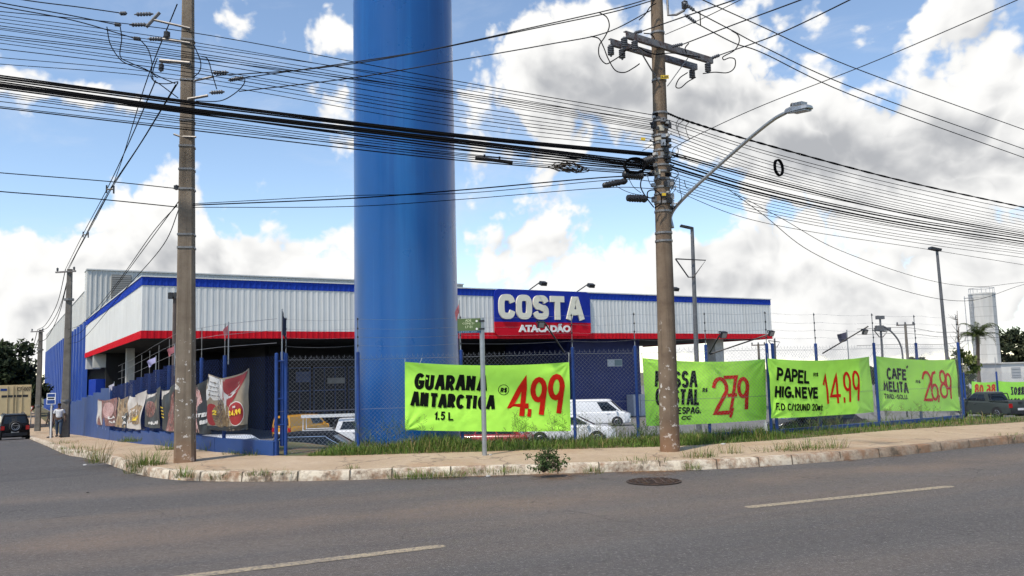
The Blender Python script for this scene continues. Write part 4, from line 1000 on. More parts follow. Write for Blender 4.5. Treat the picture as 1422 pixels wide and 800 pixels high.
# jumpers on the right pole
def q7(x, y, Y): return P(820 + x / 6.155, y / 6.155, Y)
for k, pts in enumerate(([(75, 108), (140, 150), (160, 230), (120, 320), (75, 390), (75, 480), (130, 545), (190, 520), (290, 455)], [(0, 312), (70, 330), (110, 400), (150, 500), (210, 600), (290, 620), (370, 580), (420, 545)], [(415, 172), (470, 120), (510, 60), (560, 30)],
        [(820, 455), (810, 410), (840, 370)], [(455, 285), (520, 295), (548, 345), (520, 400)], [(830, 620), (760, 670), (730, 740), (770, 750), (830, 700), (900, 660)], [(960, 630), (1060, 618), (1170, 622), (1230, 580), (1235, 510), (1190, 495), (1140, 512), (1130, 490), (1160, 470)],
        [(1205, 262), (1260, 300), (1270, 360), (1230, 430), (1150, 475)], [(935, 105), (938, 160), (940, 215)], [(290, 440), (360, 410), (420, 408), (470, 440), (560, 465), (700, 455), (940, 490)])):
    mb = MB(); Yq = 14.75 if k not in (5, 6, 7) else 15.6
    if k in (0, 1): Yq = 14.4
    mb.tube(catmull([q7(x, y, Yq) for x, y in pts], 6), 0.011, 5); mb.build('jumper_wire', M_WIRE, pole_r, smooth=True)
def q8(x, y, Y): return P(830 + x / 5, 150 + y / 5, Y)
for k, pts in enumerate(([(510, 50), (560, 70), (545, 110), (548, 150)], [(600, 80), (555, 130), (575, 210)], [(640, 95), (612, 130), (625, 190), (640, 220)], [(560, 330), (520, 300), (545, 265), (560, 300), (540, 340), (500, 345)], [(390, 450), (320, 470), (298, 540), (330, 610), (390, 690)], [(345, 470), (360, 520), (390, 560)],
        [(400, 625), (350, 620), (350, 580), (395, 570), (435, 600), (440, 660), (395, 695)], [(500, 590), (560, 480), (570, 560), (580, 640), (520, 700)], [(600, 500), (620, 560), (680, 560), (720, 510)], [(380, 250), (340, 280), (310, 295)], [(130, 545), (200, 580), (270, 600), (330, 605)], [(215, 490), (250, 550), (300, 590)],
        [(510, 600), (540, 560), (530, 500), (560, 470)], [(520, 350), (560, 320), (620, 350), (660, 370)], [(500, 420), (560, 450), (540, 480), (500, 470)])):
    mb = MB(); mb.tube(catmull([q8(x, y, PR.y - 0.2 - 0.03 * (k % 4)) for x, y in pts], 6), (0.012 if k in (4, 6) else 0.006), 5); mb.build('loose_wire', M_WIRE, pole_r, smooth=True)
# splice canisters, slack coils, sleeves
def canister(ax, ay, bx, by, r, lab):
    a, b = q8(ax, ay, PR.y - 0.28), q8(bx, by, PR.y - 0.2); t = thing('splice_canister', lab, 'cable splice', a, 0, 'splice canisters')
    rot = (b - a).normalized().to_track_quat('Z', 'Y').to_matrix(); L_ = (b - a).length
    mb = MB(); mb.lathe([(r * 0.6, 0), (r * 0.95, L_ * 0.04), (r, L_ * 0.1), (r, L_ * 0.8), (r * 0.92, L_ * 0.84)], a, 16, rot); mb.build('canister_body', M_BLACK, t, smooth=40)
    mb = MB(); mb.lathe([(r * 1.12, L_ * 0.8), (r * 1.15, L_ * 0.86), (r * 1.0, L_ * 0.92), (r * 0.5, L_)], a, 16, rot); mb.build('end_collar', M_BLACK, t, smooth=40)
    for k in range(5):
        mb = MB(); z = L_ * (0.15 + 0.12 * k); mb.lathe([(r + 0.001, z), (r + 0.008, z + 0.005), (r + 0.008, z + 0.018), (r + 0.001, z + 0.023)], a, 16, rot, False); mb.build('ring_rib', M_BLACK, t)
canister(35, 540, 205, 505, 0.052, 'left drooping black splice canister beside the right pole'); canister(200, 625, 345, 632, 0.062, 'lowest level black splice canister touching the right pole')
canister(320, 470, 170, 462, 0.068, 'grey banded splice canister under the hanging coil at the right pole'); canister(395, 350, 300, 385, 0.075, 'upper fat splice canister slanting into the right pole')
def coil(c, Rr, r, n, rot, lab, sq=1.0, m=None, name='cable_coil'):
    mb = MB(); rgq = random.Random(int(c.x * 100))
    pts = []
    for i in range(n * 22 + 1):
        a = 2 * math.pi * i / 22; k = 1 + rgq.uniform(-0.03, 0.03) + 0.06 * math.sin(i * 0.21)
        pts.append(c + rot @ Vector((Rr * k * math.cos(a), Rr * k * sq * math.sin(a), (i / (n * 22) - 0.5) * r * 4)))
    mb.tube(pts, r, 5); return tag(mb.build(name, m or M_WIRE, smooth=True), lab, 'cable coil')
coil(P(1081.5, 233, 17.0), 0.165, 0.012, 9, Matrix.Rotation(R(44), 3, 'Z') @ Matrix.Rotation(R(90), 3, 'X'), 'black ring of spare cable hanging alone right of the street lamp arm')
coil(q8(260, 400, PR.y - 0.3), 0.19, 0.015, 5, Matrix.Rotation(R(85), 3, 'X'), 'round black slack coil tied beside the right pole above the canisters', 0.72)
mb = MB(); rgq = random.Random(4); pts = []; cc = P(790, 233, 15.05)
for i in range(150):
    a = 2 * math.pi * i / 19; q = 0.5 + 0.5 * math.sin(i * 0.37); pts.append(cc + Vector(((0.16 + 0.16 * q) * math.cos(a) + 0.10 * math.sin(i * 0.11), 0.03 * math.sin(i * 0.7), (0.035 + 0.06 * rgq.random()) * math.sin(a) - 0.09 * 0.4 * math.cos(a) + 0.02 * math.sin(i * 0.23))))
mb.tube(pts, 0.009, 4); tag(mb.build('cable_coil', mat('dusty_cable', (0.09, 0.075, 0.06), 0.8), smooth=True), 'flattened tangle of brownish slack cable lashed to the bundle', 'cable coil')
a, b = P(660, 219, 15.1), P(712, 226, 15.1)
t = thing('splice_sleeve', 'slim black splice sleeve on the heavy bundle just right of the tower', 'cable splice', a)
mb = MB(); mb.tube([a, b], 0.035, 8); mb.build('sleeve_tube', M_BLACK, t, smooth=40)
for k in (0.25, 0.65):
    mb = MB(); c = a + (b - a) * k; mb.box(c + Vector((0, 0, 0.05)), (0.035, 0.05, 0.06)); mb.build('sleeve_clip', M_BLACK, t)
c = P(893, 193, 14.9); mb = MB(); mb.box(c, (0.08, 0.012, 0.055), Matrix.Rotation(R(8), 3, 'Y')); o = tag(mb.build('cable_tag', M_YEL), 'small yellow tag hanging from a thin cable left of the right pole', 'cable tag')

# ================================================================ STREET LAMP on the right pole
a0, a1, a2, a3, a4 = P(933, 296, 15.05), P(960, 265, 14.7), P(1025, 206, 14.0), P(1070, 169, 13.4), P(1092, 156, 13.1)
lamp = thing('street_lamp', 'silver curved arm street lamp bolted to the right utility pole', 'street lamp', a0)
mb = MB(); mb.tube(catmull([a0 + Vector((0, 0, -0.28)), a0, a1, a2, a3, a4], 8), 0.031, 10); mb.build('lamp_arm', M_ZINC, lamp, smooth=True)
hd = P(1125, 149, 12.7) - a4; rot = hd.normalized().to_track_quat('X', 'Z').to_matrix(); L_ = hd.length
mb = MB(); c = a4 + hd * 0.5
prof = [(-0.5, 0.05, 0.055), (-0.3, 0.075, 0.07), (-0.1, 0.10, 0.075), (0.3, 0.105, 0.06), (0.48, 0.085, 0.04), (0.52, 0.05, 0.025)]
for (t, w, h) in prof:
    for (yy, zz) in ((-w, -h * 0.35), (-w * 0.9, h * 0.5), (-w * 0.4, h), (w * 0.4, h), (w * 0.9, h * 0.5), (w, -h * 0.35)): mb.v.append(c + rot @ Vector((t * L_, yy, zz)))
for i in range(len(prof) - 1):
    for k in range(6): mb.f.append([i * 6 + k, i * 6 + (k + 1) % 6, i * 6 + 6 + (k + 1) % 6, i * 6 + 6 + k]); mb.mi.append(0)
mb.f += [list(range(6)), [len(mb.v) - 6 + k for k in range(6)]]; mb.mi += [0, 0]
h_ = mb.build('lamp_head', M_ZINC, lamp)
mb = MB()
for k in range(7): mb.box(c + rot @ Vector(((k - 2) * 0.05 * L_ * 1.2, 0, 0.085)), (0.012, 0.14, 0.05), rot)
mb.build('cooling_fin', M_STEEL, h_)
mb = MB(); mb.box(c + rot @ Vector((0.12 * L_, 0, -0.035)), (0.6 * L_, 0.16, 0.02), rot); mb.build('lens', mat('lamp_lens', (0.35, 0.36, 0.36), 0.2), h_)
mb = MB(); mb.lathe([(0.03, 0), (0.034, 0.03), (0.02, 0.06)], c + rot @ Vector((-0.25 * L_, 0, 0.07)), 10); mb.build('photocell', M_BLACK, h_)

# ================================================================ FENCES
M_FBLUE = mat('blue_fence_paint', (0.008, 0.045, 0.21), 0.5, var=0.25, scale=6)
M_MESH = mat('galvanised_mesh', (0.22, 0.235, 0.27), 0.5, metal=0.3)
M_MESHB = mat('blue_mesh', (0.010, 0.035, 0.16), 0.6, var=0.3, scale=8)
ZF, ZT = 0.17, 2.02
FP = [(384, 16.0), (397, 16.1), (497, 16.55), (640, 16.85), (795, 17.05), (882, 17.2), (985, 17.5), (1065, 17.85), (1073, 17.95), (1141, 18.7), (1214, 19.55), (1281, 20.5), (1331, 21.4)]
FX = []
for px, Y in FP: p = P(px, 488, Y); FX.append(Vector((p.x, p.y)))
def v3(p, z): return Vector((p.x, p.y, z))
def chain(mb, A, B, zA0, zA1, zB0, zB1, pitch, r, off=0.0):
    """diamond mesh strands on the vertical plane from A to B, each strand crooked at the crossings"""
    L_ = (B - A).length; d = (B - A) / L_; nrm = Vector((d.y, -d.x, 0)); h0, h1 = zA1 - zA0, zB1 - zB0
    H = max(h0, h1)
    def pt(s, h, o): 
        t = s / L_; z0 = lerp(zA0, zB0, t); z1 = lerp(zA1, zB1, t)
        sag = 0.012 * math.sin(s * 1.3 + h * 2)
        return Vector((A.x + d.x * s, A.y + d.y * s, z0 + (z1 - z0) * h / H)) + nrm * (o + off + sag)
    for sg in (1, -1):
        k = -int(H / pitch) - 1 if sg == 1 else 0
        kmax = int((L_ + (H if sg == -1 else 0)) / pitch) + 1
        while k <= kmax:
            c = k * pitch; k += 1
            # s = c + sg * h ; clip 0..L
            if sg == 1: ha, hb = max(0, -c), min(H, L_ - c)
            else: ha, hb = max(0, c - L_), min(H, c)
            if hb - ha < 0.02: continue
            n = max(1, int((hb - ha) / 0.35))
            mb.tube([pt(c + sg * lerp(ha, hb, i / n), lerp(ha, hb, i / n), sg * r * 0.9) for i in range(n + 1)], r, 3, False)
fence = thing('chain_link_fence', 'chain link fence with blue posts along the avenue behind the green banners', 'fence', v3(FX[4], ZF))
INSET = {6: 0.16, 9: 0.16, 11: 0.16}                          # posts standing just inside the mesh, behind the banners
FQ = []
for i, p in enumerate(FX):
    d = (FX[min(i + 1, len(FX) - 1)] - FX[max(i - 1, 0)]).normalized(); FQ.append(p + Vector((-d.y, d.x)) * INSET.get(i, 0.0))
for i, p in enumerate(FQ):
    mb = MB(); mb.tube([v3(p, ZF - 0.25), v3(p, 2.1)], 0.034, 10); mb.lathe([(0.036, 2.1), (0.036, 2.115), (0.01, 2.13)], (p.x, p.y, 0), 10); mb.build('post', M_FBLUE, fence, smooth=40)
mb = MB()
for a, z in ((0.0, 0.75), (0.0, 1.25), (0.0, 1.97)): mb.tube([v3(FX[0], z), v3(FX[1], z)], 0.018, 6)
mb.build('post_rung', M_FBLUE, fence)
for i in range(len(FX) - 1):
    if (FX[i + 1] - FX[i]).length < 0.25: continue
    mb = MB(); chain(mb, FX[i], FX[i + 1], ZF, ZT + 0.02, ZF, ZT + 0.02, 0.082, 0.0017)
    n = max(3, int((FX[i + 1] - FX[i]).length / 0.1))
    for k in range(n):                                          # twisted barbs along the top
        q = FX[i] + (FX[i + 1] - FX[i]) * ((k + 0.5) / n); mb.tube([v3(q, ZT), v3(q, ZT + 0.05)], 0.003, 3)
    mb.build('mesh_panel', M_MESH, fence, fix=False)
for z in (1.0, 1.98):
    mb = MB(); mb.tube([v3(p, z + 0.01 * math.sin(i * 2)) for i, p in enumerate(FX)], 0.0035, 4); mb.build('tension_wire', M_MESH, fence)
for i in range(6, len(FX) - 1):
    mb = MB(); mb.bar(v3(FX[i], 0.235), v3(FX[i + 1], 0.235), 0.06, 0.10); mb.build('bottom_rail', M_FBLUE, fence)
# electric fence rods and wires above
RODS = [3, 4, 5, 6, 7, 9, 10, 11, 12, 1, 2]
for i in RODS:
    p = FQ[i]; mb = MB(); mb.tube([v3(p, 2.1), v3(p, 2.82)], 0.009, 6); ro = mb.build('wire_rod', M_STEEL, fence)
    mb = MB()
    for z in (2.25, 2.42, 2.59, 2.78): mb.lathe([(0.010, -0.02), (0.017, -0.012), (0.017, 0.012), (0.010, 0.02)], (p.x, p.y - 0.010, z), 8)
    mb.tube([v3(p, 2.2) + Vector((0, -0.012, 0)), v3(p, 2.8) + Vector((0, -0.012, 0))], 0.004, 4); mb.build('wire_insulator', M_BLACK, ro)
for z in (2.25, 2.42, 2.59, 2.78):
    pts = []
    for i in range(1, len(FX) - 1):
        for k in range(6):
            t = k / 6; q = FX[i] + (FX[i + 1] - FX[i]) * t; pts.append(v3(q, z - 0.03 * math.sin(math.pi * t)) + Vector((0, -0.02, 0)))
    pts.append(v3(FX[-1], z)); mb = MB(); mb.tube(pts, 0.0022, 3); mb.build('electric_wire', M_STEEL, fence)

# fence of the left street: stepped blue base wall, blue mesh, rods
def onplan(px, py, A, B):
    """point where the sight line through a photo point meets the vertical plane through A and B"""
    d = ray(px, py); n = Vector((-(B - A).y, (B - A).x)); t = (A.dot(n)) / (d.x * n.x + d.y * n.y)
    return Vector((d.x * t, d.y * t, EYE + d.z * t))
def walkz(x, y): i = near_k(x, y); return street_z(*KL[i]) + 0.18
LF = [FX[0], Vector((-6.15, 17.3)), Vector((-7.95, 19.5)), Vector((-15.1, 31.3)), Vector((-24.0, 46.4)), Vector((-33.2, 61.5))]
sfence = thing('chain_link_fence', 'blue painted mesh fence on a stepped blue base wall beside the left street', 'fence', v3(LF[2], walkz(*LF[2])))
segs = []
for i in range(3):
    A, B = LF[i], LF[i + 1]; n = max(1, round((B - A).length / 1.75))
    for k in range(n): segs.append((A + (B - A) * (k / n), A + (B - A) * ((k + 1) / n)))
nb = 0
for i, (A, B) in enumerate(segs):
    d = (B - A).normalized(); nn = Vector((d.y, -d.x)); zg = min(walkz(*A), walkz(*B)); zt = max(walkz(*A), walkz(*B)) + 0.27
    mb = MB(); mb.prism([v3(A - nn * 0.07, zg - 1.6), v3(B - nn * 0.07, zg - 1.6), v3(B + nn * 0.07, zg - 1.6), v3(A + nn * 0.07, zg - 1.6)], (0, 0, zt - zg + 1.6 + (i % 3) * 0.004)); mb.build('base_wall', M_BLUEW, sfence)
    top = zt + 1.62
    mb = MB(); chain(mb, A, B, zt, top, zt, top, 0.088, 0.0020 if i < 2 else (0.003 if i < 4 else 0.004)); mb.build('mesh_panel', M_MESHB, sfence, fix=False)
    A_ = A + nn * 0.13
    mb = MB(); mb.tube([v3(A_, zt - 0.1), v3(A_, top + 0.08)], 0.04, 8); mb.build('post', M_FBLUE, sfence, smooth=40)
    mb = MB(); mb.tube([v3(A_, top + 0.0), v3(A_, top + 0.75)], 0.009, 6); mb.build('wire_rod', M_BAND, sfence)
for h in (0.25, 0.5, 0.72):
    mb = MB(); mb.tube([v3(A, max(walkz(*A), walkz(*B)) + 0.27 + 1.62 + h) for A, B in segs], 0.004, 4); mb.build('electric_wire', M_STEEL, sfence)
wall = thing('boundary_wall', 'plain blue boundary wall along the far left street below the blue hall', 'wall', v3(LF[4], walkz(*LF[4])))
for i in (3, 4):
    A, B = LF[i], LF[i + 1]; n = 4
    for k in range(n):
        a, b = A + (B - A) * (k / n), A + (B - A) * ((k + 1) / n); d = (b - a).normalized(); nn = Vector((d.y, -d.x)) * 0.08; z0 = min(walkz(*a), walkz(*b))
        mb = MB(); mb.prism([v3(a - nn, z0 - 1.2), v3(b - nn, z0 - 1.2), v3(b + nn, z0 - 1.2), v3(a + nn, z0 - 1.2)], (0, 0, 1.2 + 2.05 + (k % 2) * 0.01)); mb.build('wall_panel', M_BLUEW, wall)
# graffiti tag strokes in pale paint
M_GRAF = mat('faded_graffiti', (0.16, 0.22, 0.42), 0.7)
mb = MB(); A, B = LF[3], LF[4]; d = (B - A).normalized(); nn = Vector((d.y, -d.x)) * 0.085
gz = walkz(*A) + 0.3
def gfn(x, y, off): p = A + d * (0.6 + x) - nn * (1.08 + off * 10); return Vector((p.x, p.y, gz - 0.3 * x * 0.05 + y))
# (loops, not words)
for k in range(4): ribbon(mb, gfn, arc(0.8 + k * 1.3, 0.5, 0.35, 0.45, 60 + k * 40, 330 + k * 30, 12), 0.05, 0.004)
mb.build('graffiti', M_GRAF, wall, fix=False)

# fence at the far right of the lot
RFa, RFb = P(1338, 520, 58), P(1520, 514, 58)
rfence = thing('chain_link_fence', 'far mesh fence at the right carrying banners seen from behind', 'fence', (RFa.x, 58, lot_z(RFa.x, 58)))
zr0, zr1 = lot_z(RFa.x, 58) - 0.05, P(1345, 519, 58).z
A, B = Vector((RFa.x, 58)), Vector((RFb.x, 58)); n = 4
for k in range(n + 1):
    p = A + (B - A) * (k / n); mb = MB(); mb.tube([v3(p, zr0), v3(p, zr1 + 0.1)], 0.06, 8); mb.build('post', M_FBLUE, rfence)
    mb = MB(); mb.tube([v3(p, zr1 + 0.1), v3(p, zr1 + 1.1)], 0.02, 6); mb.build('wire_rod', M_STEEL, rfence)
    if k < n:
        mb = MB(); chain(mb, p, A + (B - A) * ((k + 1) / n), zr0, zr1, zr0, zr1, 0.16, 0.005); mb.build('mesh_panel', M_MESH, rfence, fix=False)

# ================================================================ BANNERS
def m_cloth(name, col, trans):
    m = mat(name, col, 0.75, var=0.07, scale=2.5, bump=0.25, bscale=5); return m
M_LIME = m_cloth('lime_cloth', (0.47, 0.95, 0.09), 0.2)
M_INKB = mat('black_brush_paint', (0.006, 0.008, 0.006), 0.9, spec=0.1)
M_INKR = mat('red_brush_paint', (0.60, 0.016, 0.006), 0.8, var=0.15, scale=12, spec=0.15)
M_ROPE = mat('white_tie', (0.6, 0.62, 0.55), 0.8)
def cloth_fn(TL, TR, BL, BR, sag, wave, seed):
    TL, TR, BL, BR = Vector(TL), Vector(TR), Vector(BL), Vector(BR)
    w = ((TR - TL).length + (BR - BL).length) / 2; h = ((TL - BL).length + (TR - BR).length) / 2
    nr = (TR - TL).cross(TL - BL).normalized()                  # towards the street
    def base(u, v):
        p = (BL * (1 - u) + BR * u) * (1 - v) + (TL * (1 - u) + TR * u) * v
        p.z -= sag * (4 * u * (1 - u)) * (0.25 + 0.75 * v)
        f = wave * (0.5 * math.sin(u * 9 + seed + v * 1.5) * (0.4 + 0.6 * u * (1 - u) * 4) + 0.8 * mnoise.noise(Vector((u * 4 + seed, v * 2.2, seed))) + 0.35 * mnoise.noise(Vector((u * 13, v * 3 + u * 5, seed + 3))))
        c = math.exp(-((u * w) ** 2 + ((1 - v) * h) ** 2) * 9) + math.exp(-(((1 - u) * w) ** 2 + ((1 - v) * h) ** 2) * 9)
        k = 0.0                                                 # tight creases fanning out of the tied corners
        for du, dv, s_ in ((u, 1 - v, 0.0), (1 - u, 1 - v, 2.0), (u, v, 4.0), (1 - u, v, 5.5)):
            x_, y_ = du * w, dv * h; r_ = math.hypot(x_, y_); a_ = math.atan2(y_, x_ + 1e-6)
            k += math.sin(a_ * 11 + s_ + seed) * math.exp(-r_ * 2.2) * min(1, r_ * 6)
        if wave < 0.05: f += wave * 0.40 * k + wave * 0.16 * mnoise.noise(Vector((u * 22 + seed, v * 9 - u * 6, seed + 7)))
        return p + nr * (f - c * wave * 0.5)
    def fn(x, y, off): return base(x / w, y / h) + nr * off
    return base, fn, w, h, nr
def banner(name, label, cat, TL, TR, BL, BR, sag, wave, seed, m, group, nu=140, nv=56):
    base, fn, w, h, nr = cloth_fn(TL, TR, BL, BR, sag, wave, seed)
    t = thing(name, label, cat, Vector(BL), 0, group)
    mb = MB(); mb.grid(base, nu, nv); c = mb.build('cloth', m, t, smooth=True, fix=False)
    return t, c, fn, w, h
GREEN = 'lime green price banners on the front fence'
def corners(px, offs, i0=None):
    out = []
    for x, y in px:
        best = None
        for i in range(len(FX) - 1):
            A, B = FX[i], FX[i + 1]
            if (B - A).length < 0.25: continue
            p = onplan(x, y, A, B); s = (Vector((p.x, p.y)) - A).dot((B - A).normalized())
            if -0.02 <= s <= (B - A).length + 0.02: best = (p, A, B); break
        if best is None: A, B = FX[-2], FX[-1]; best = (onplan(x, y, A, B), A, B)
        p, A, B = best; d = (B - A).normalized(); out.append(p + Vector((-d.y, d.x, 0)) * offs)
    return out
def paint_banner(t, c, fn, black, red, circle=None):
    mb = MB()
    for args in black: brush(mb, fn, *args[:6], **args[6])
    if circle: ribbon(mb, fn, arc(circle[0], circle[1], circle[2], circle[2], 0, 360, 20), 0.012, 0.004)
    mb.build('lettering', M_INKB, c, fix=False)
    mb = MB()
    for args in red: brush(mb, fn, *args[:6], **args[6])
    mb.build('price', M_INKR, c, fix=False)
def ties(t, pts):
    for p, q in pts:
        mb = MB(); mb.tube([p, (p + q) / 2 + Vector((0, 0, -0.01)), q], 0.006, 5); mb.build('tie', M_ROPE, t)
# 1: in front of the mesh
c4 = corners([(562, 502.5), (790, 503.0), (562.5, 597), (792, 598.5)], -0.06)
t, c, fn, w, h = banner('banner', 'lime green price banner GUARANA ANTARCTICA 4.99 in front of the blue tower', 'banner', *c4, 0.07, 0.036, 1.0, M_LIME, GREEN)
s = w / 1322.0                                                  # metres per unit of the close-up the layout was read from
def bx(x, x0=42): return (x - x0) * s
def by(y, y0=622): return (y0 - y) * s
paint_banner(t, c, fn, [('GUARANA', bx(112), by(293), bx(690) - bx(112), by(160) - by(293), 0.078, dict(slant=0.08)), ('ANTARCTICA', bx(84), by(432), bx(752) - bx(84), by(312) - by(432), 0.074, dict(slant=0.05, rot=-0.02)),
    ('1.5', bx(270), by(535), bx(355) - bx(270), by(465) - by(535), 0.034, dict(slant=0.1)), ('L', bx(382), by(535), bx(412) - bx(382), by(465) - by(535), 0.034, dict()), ('R$', bx(798), by(302), bx(850) - bx(798), by(262) - by(302), 0.024, dict(slant=0.15))],
    [('4', bx(850), by(500), bx(992) - bx(850), by(165) - by(500), 0.105, dict(slant=0.10)), ('.', bx(1012), by(506), 0, by(150) - by(506), 0.075, dict(slant=0.1)), ('9', bx(1030), by(492), bx(1135) - bx(1030), by(170) - by(492), 0.105, dict(slant=0.05)), ('9', bx(1172), by(484), bx(1280) - bx(1172), by(152) - by(484), 0.105, dict(slant=0.05))], (bx(825), by(280), 0.105))
ties(t, [(c4[0], c4[0] + Vector((0.0, 0.05, 0.06))), (c4[1] + Vector((-0.01, 0, 0)), c4[1] + Vector((0.0, 0.06, 0.20))), (P(582, 506, 16.6), P(586, 497, 16.65))])
def green(px, lab, seed, x0, y0, x1, sag=0.07):
    global s
    c4 = corners(px, 0.07); t, c, fn, w, h = banner('banner', lab, 'banner', *c4, sag, 0.036, seed, M_LIME, GREEN)
    s = w / (x1 - x0); k = h
    return t, c, fn, w, h, c4
# 2 (x 95..1145, y 110..665 in its close-up)
t, c, fn, w, h, c4 = green([(894, 497), (1065.5, 498.5), (899.5, 592), (1066.5, 583)], 'lime green price banner MASSA 2.79 half hidden by the right utility pole', 3.1, 95, 0, 1145)
def X(x, x0=102): return (x - x0) * s
def Y(y): return h * (1 - (y - 112) / (655 - 112))
def H(a, b): return h * (b - a) / (655 - 112)
paint_banner(t, c, fn, [('MASSA', X(192), Y(340), X(545) - X(192), H(195, 340), 0.064, dict(slant=0.06)), ('CRISTAL', X(190), Y(490), X(560) - X(190), H(350, 490), 0.062, dict(slant=0.04)), ('SEM.-ESPAG.', X(215), Y(565), X(575) - X(215), H(505, 565), 0.03, dict(slant=0.05)), ('CC', X(398), Y(612), X(485) - X(398), H(578, 612), 0.022, dict(slant=0.3)), ('R$', X(588), Y(378), X(632) - X(588), H(342, 378), 0.018, dict(slant=0.1))],
    [('2', X(672), Y(585), X(800) - X(672), H(250, 585), 0.085, dict()), (',', X(820), Y(590), 0, H(300, 590), 0.06, dict()), ('7', X(778), Y(580), X(885) - X(778), H(248, 580), 0.075, dict()), ('9', X(898), Y(552), X(985) - X(898), H(245, 552), 0.08, dict())])
ties(t, [(c4[0], c4[0] + Vector((-0.02, 0, 0.1))), (c4[1], c4[1] + Vector((0.03, 0, 0.06)))])
# 3
t, c, fn, w, h, c4 = green([(1070.5, 497.5), (1212, 495), (1075.5, 581), (1217.5, 572.5)], 'lime green price banner PAPEL HIG.NEVE 14.99 between two pairs of blue posts', 5.7, 205, 0, 920)
def X(x): return (x - 210) * s
def Y(y, x=560): a = 88 + (x - 210) * -0.02; b = 503 - (x - 210) * 0.055; return h * (1 - (y - a) / (b - a))
paint_banner(t, c, fn, [('PAPEL', X(250), Y(238, 350), X(468) - X(250), Y(138, 350) - Y(238, 350), 0.064, dict(slant=0.08, rot=-0.06)), ('HIG.NEVE', X(238), Y(355, 380), X(520) - X(238), Y(268, 380) - Y(355, 380), 0.062, dict(slant=0.08, rot=-0.02)), ('F.D C/12UND 20mt', X(238), Y(440, 390), X(550) - X(238), Y(388, 390) - Y(440, 390), 0.032, dict(slant=0.08, rot=-0.03)), ('R$', X(498), Y(198, 515), X(533) - X(498), Y(170, 515) - Y(198, 515), 0.018, dict(slant=0.2))],
    [('1', X(562), Y(402, 580), X(592) - X(562), Y(172, 580) - Y(402, 580), 0.075, dict(slant=-0.03)), ('4', X(608), Y(396, 640), X(675) - X(608), Y(170, 640) - Y(396, 640), 0.07, dict()), ('.', X(700), Y(394, 700), 0, Y(170, 700) - Y(394, 700), 0.06, dict()), ('9', X(706), Y(388, 730), X(750) - X(706), Y(158, 730) - Y(388, 730), 0.07, dict(slant=-0.02)), ('9', X(768), Y(382, 800), X(815) - X(768), Y(152, 800) - Y(382, 800), 0.07, dict(slant=-0.02))])
ties(t, [(c4[0], c4[0] + Vector((-0.02, 0, 0.12))), (c4[1], c4[1] + Vector((0.03, 0, 0.06)))])
# 4
t, c, fn, w, h, c4 = green([(1216.5, 494), (1330.5, 499), (1225, 570.5), (1337, 570.5)], 'lime green price banner CAFE MELITA 26.89 at the right end of the front fence', 8.3, 120, 0, 960, 0.05)
def X(x, y=380): return (x - (120 + (y - 100) * 0.11)) * s
def Y(y): return h * (1 - (y - 112) / (655 - 112))
paint_banner(t, c, fn, [("CAFE", X(242, 270), Y(338), X(440) - X(242), H(215, 338), 0.066, dict(slant=0.03, jitter=0.05)), ("'", X(440, 270), Y(322), 0, H(215, 338), 0.05, dict()), ('MELITA', X(215, 400), Y(455), X(460) - X(215), H(345, 455), 0.062, dict(slant=-0.04, jitter=0.06, rot=-0.05)), ('TRAD.-SOLU.', X(226, 510), Y(535), X(460) - X(226), H(485, 535), 0.024, dict(jitter=0.05)), ('R$', X(532, 345), Y(362), X(578) - X(532), H(328, 362), 0.018, dict(slant=0.2))],
    [('2', X(600, 390), Y(552), X(690) - X(600), H(230, 552), 0.075, dict()), ('6', X(690, 390), Y(545), X(762) - X(690), H(235, 545), 0.07, dict()), (',', X(775, 540), Y(540), 0, H(300, 560), 0.05, dict()), ('8', X(788, 390), Y(520), X(862) - X(788), H(218, 520), 0.07, dict()), ('9', X(858, 390), Y(530), X(912) - X(858), H(240, 530), 0.065, dict(slant=-0.02))])
ties(t, [(c4[0], c4[0] + Vector((-0.02, 0, 0.08))), (c4[1], c4[1] + Vector((0.05, 0, 0.03)))])
# two banners on the far fence, seen from behind
M_LIMEB = mat('lime_cloth_back', (0.34, 0.82, 0.05), 0.8, var=0.08, scale=2)
for k, (x0, x1, yt, yb, lab, tx) in enumerate(((1349.5, 1384, 529.5, 553, 'small lime banner on the far fence with faint mirrored red price', ('86.08', M_INKR)), (1386, 1432, 529, 568, 'lime banner at the right edge with mirrored black words ARROZ FLORA', ('ARROZ', M_INKB)))):
    TL, TR, BL, BR = [P(x, y, 58.08) for x, y in ((x0, yt), (x1, yt), (x0, yb), (x1, yb))]
    t, c, fn, w, h = banner('banner', lab, 'banner', TL, TR, BL, BR, 0.08, 0.04, 11 + k, M_LIMEB, 'banners on the far right fence', 24, 8)
    mir = lambda x, y, off, fn=fn, w=w: fn(w - x, y, off + 0.002)
    mb = MB(); brush(mb, mir, tx[0], w * 0.12 if k else w * 0.05, h * (0.52 if k else 0.25), w * (0.5 if k else 0.85), h * (0.30 if k else 0.62), 0.10 if k else 0.12)
    if k: brush(mb, mir, 'FLORA', w * 0.14, h * 0.10, w * 0.5, h * 0.30, 0.09)
    mb.build('lettering', tx[1], c, fix=False)

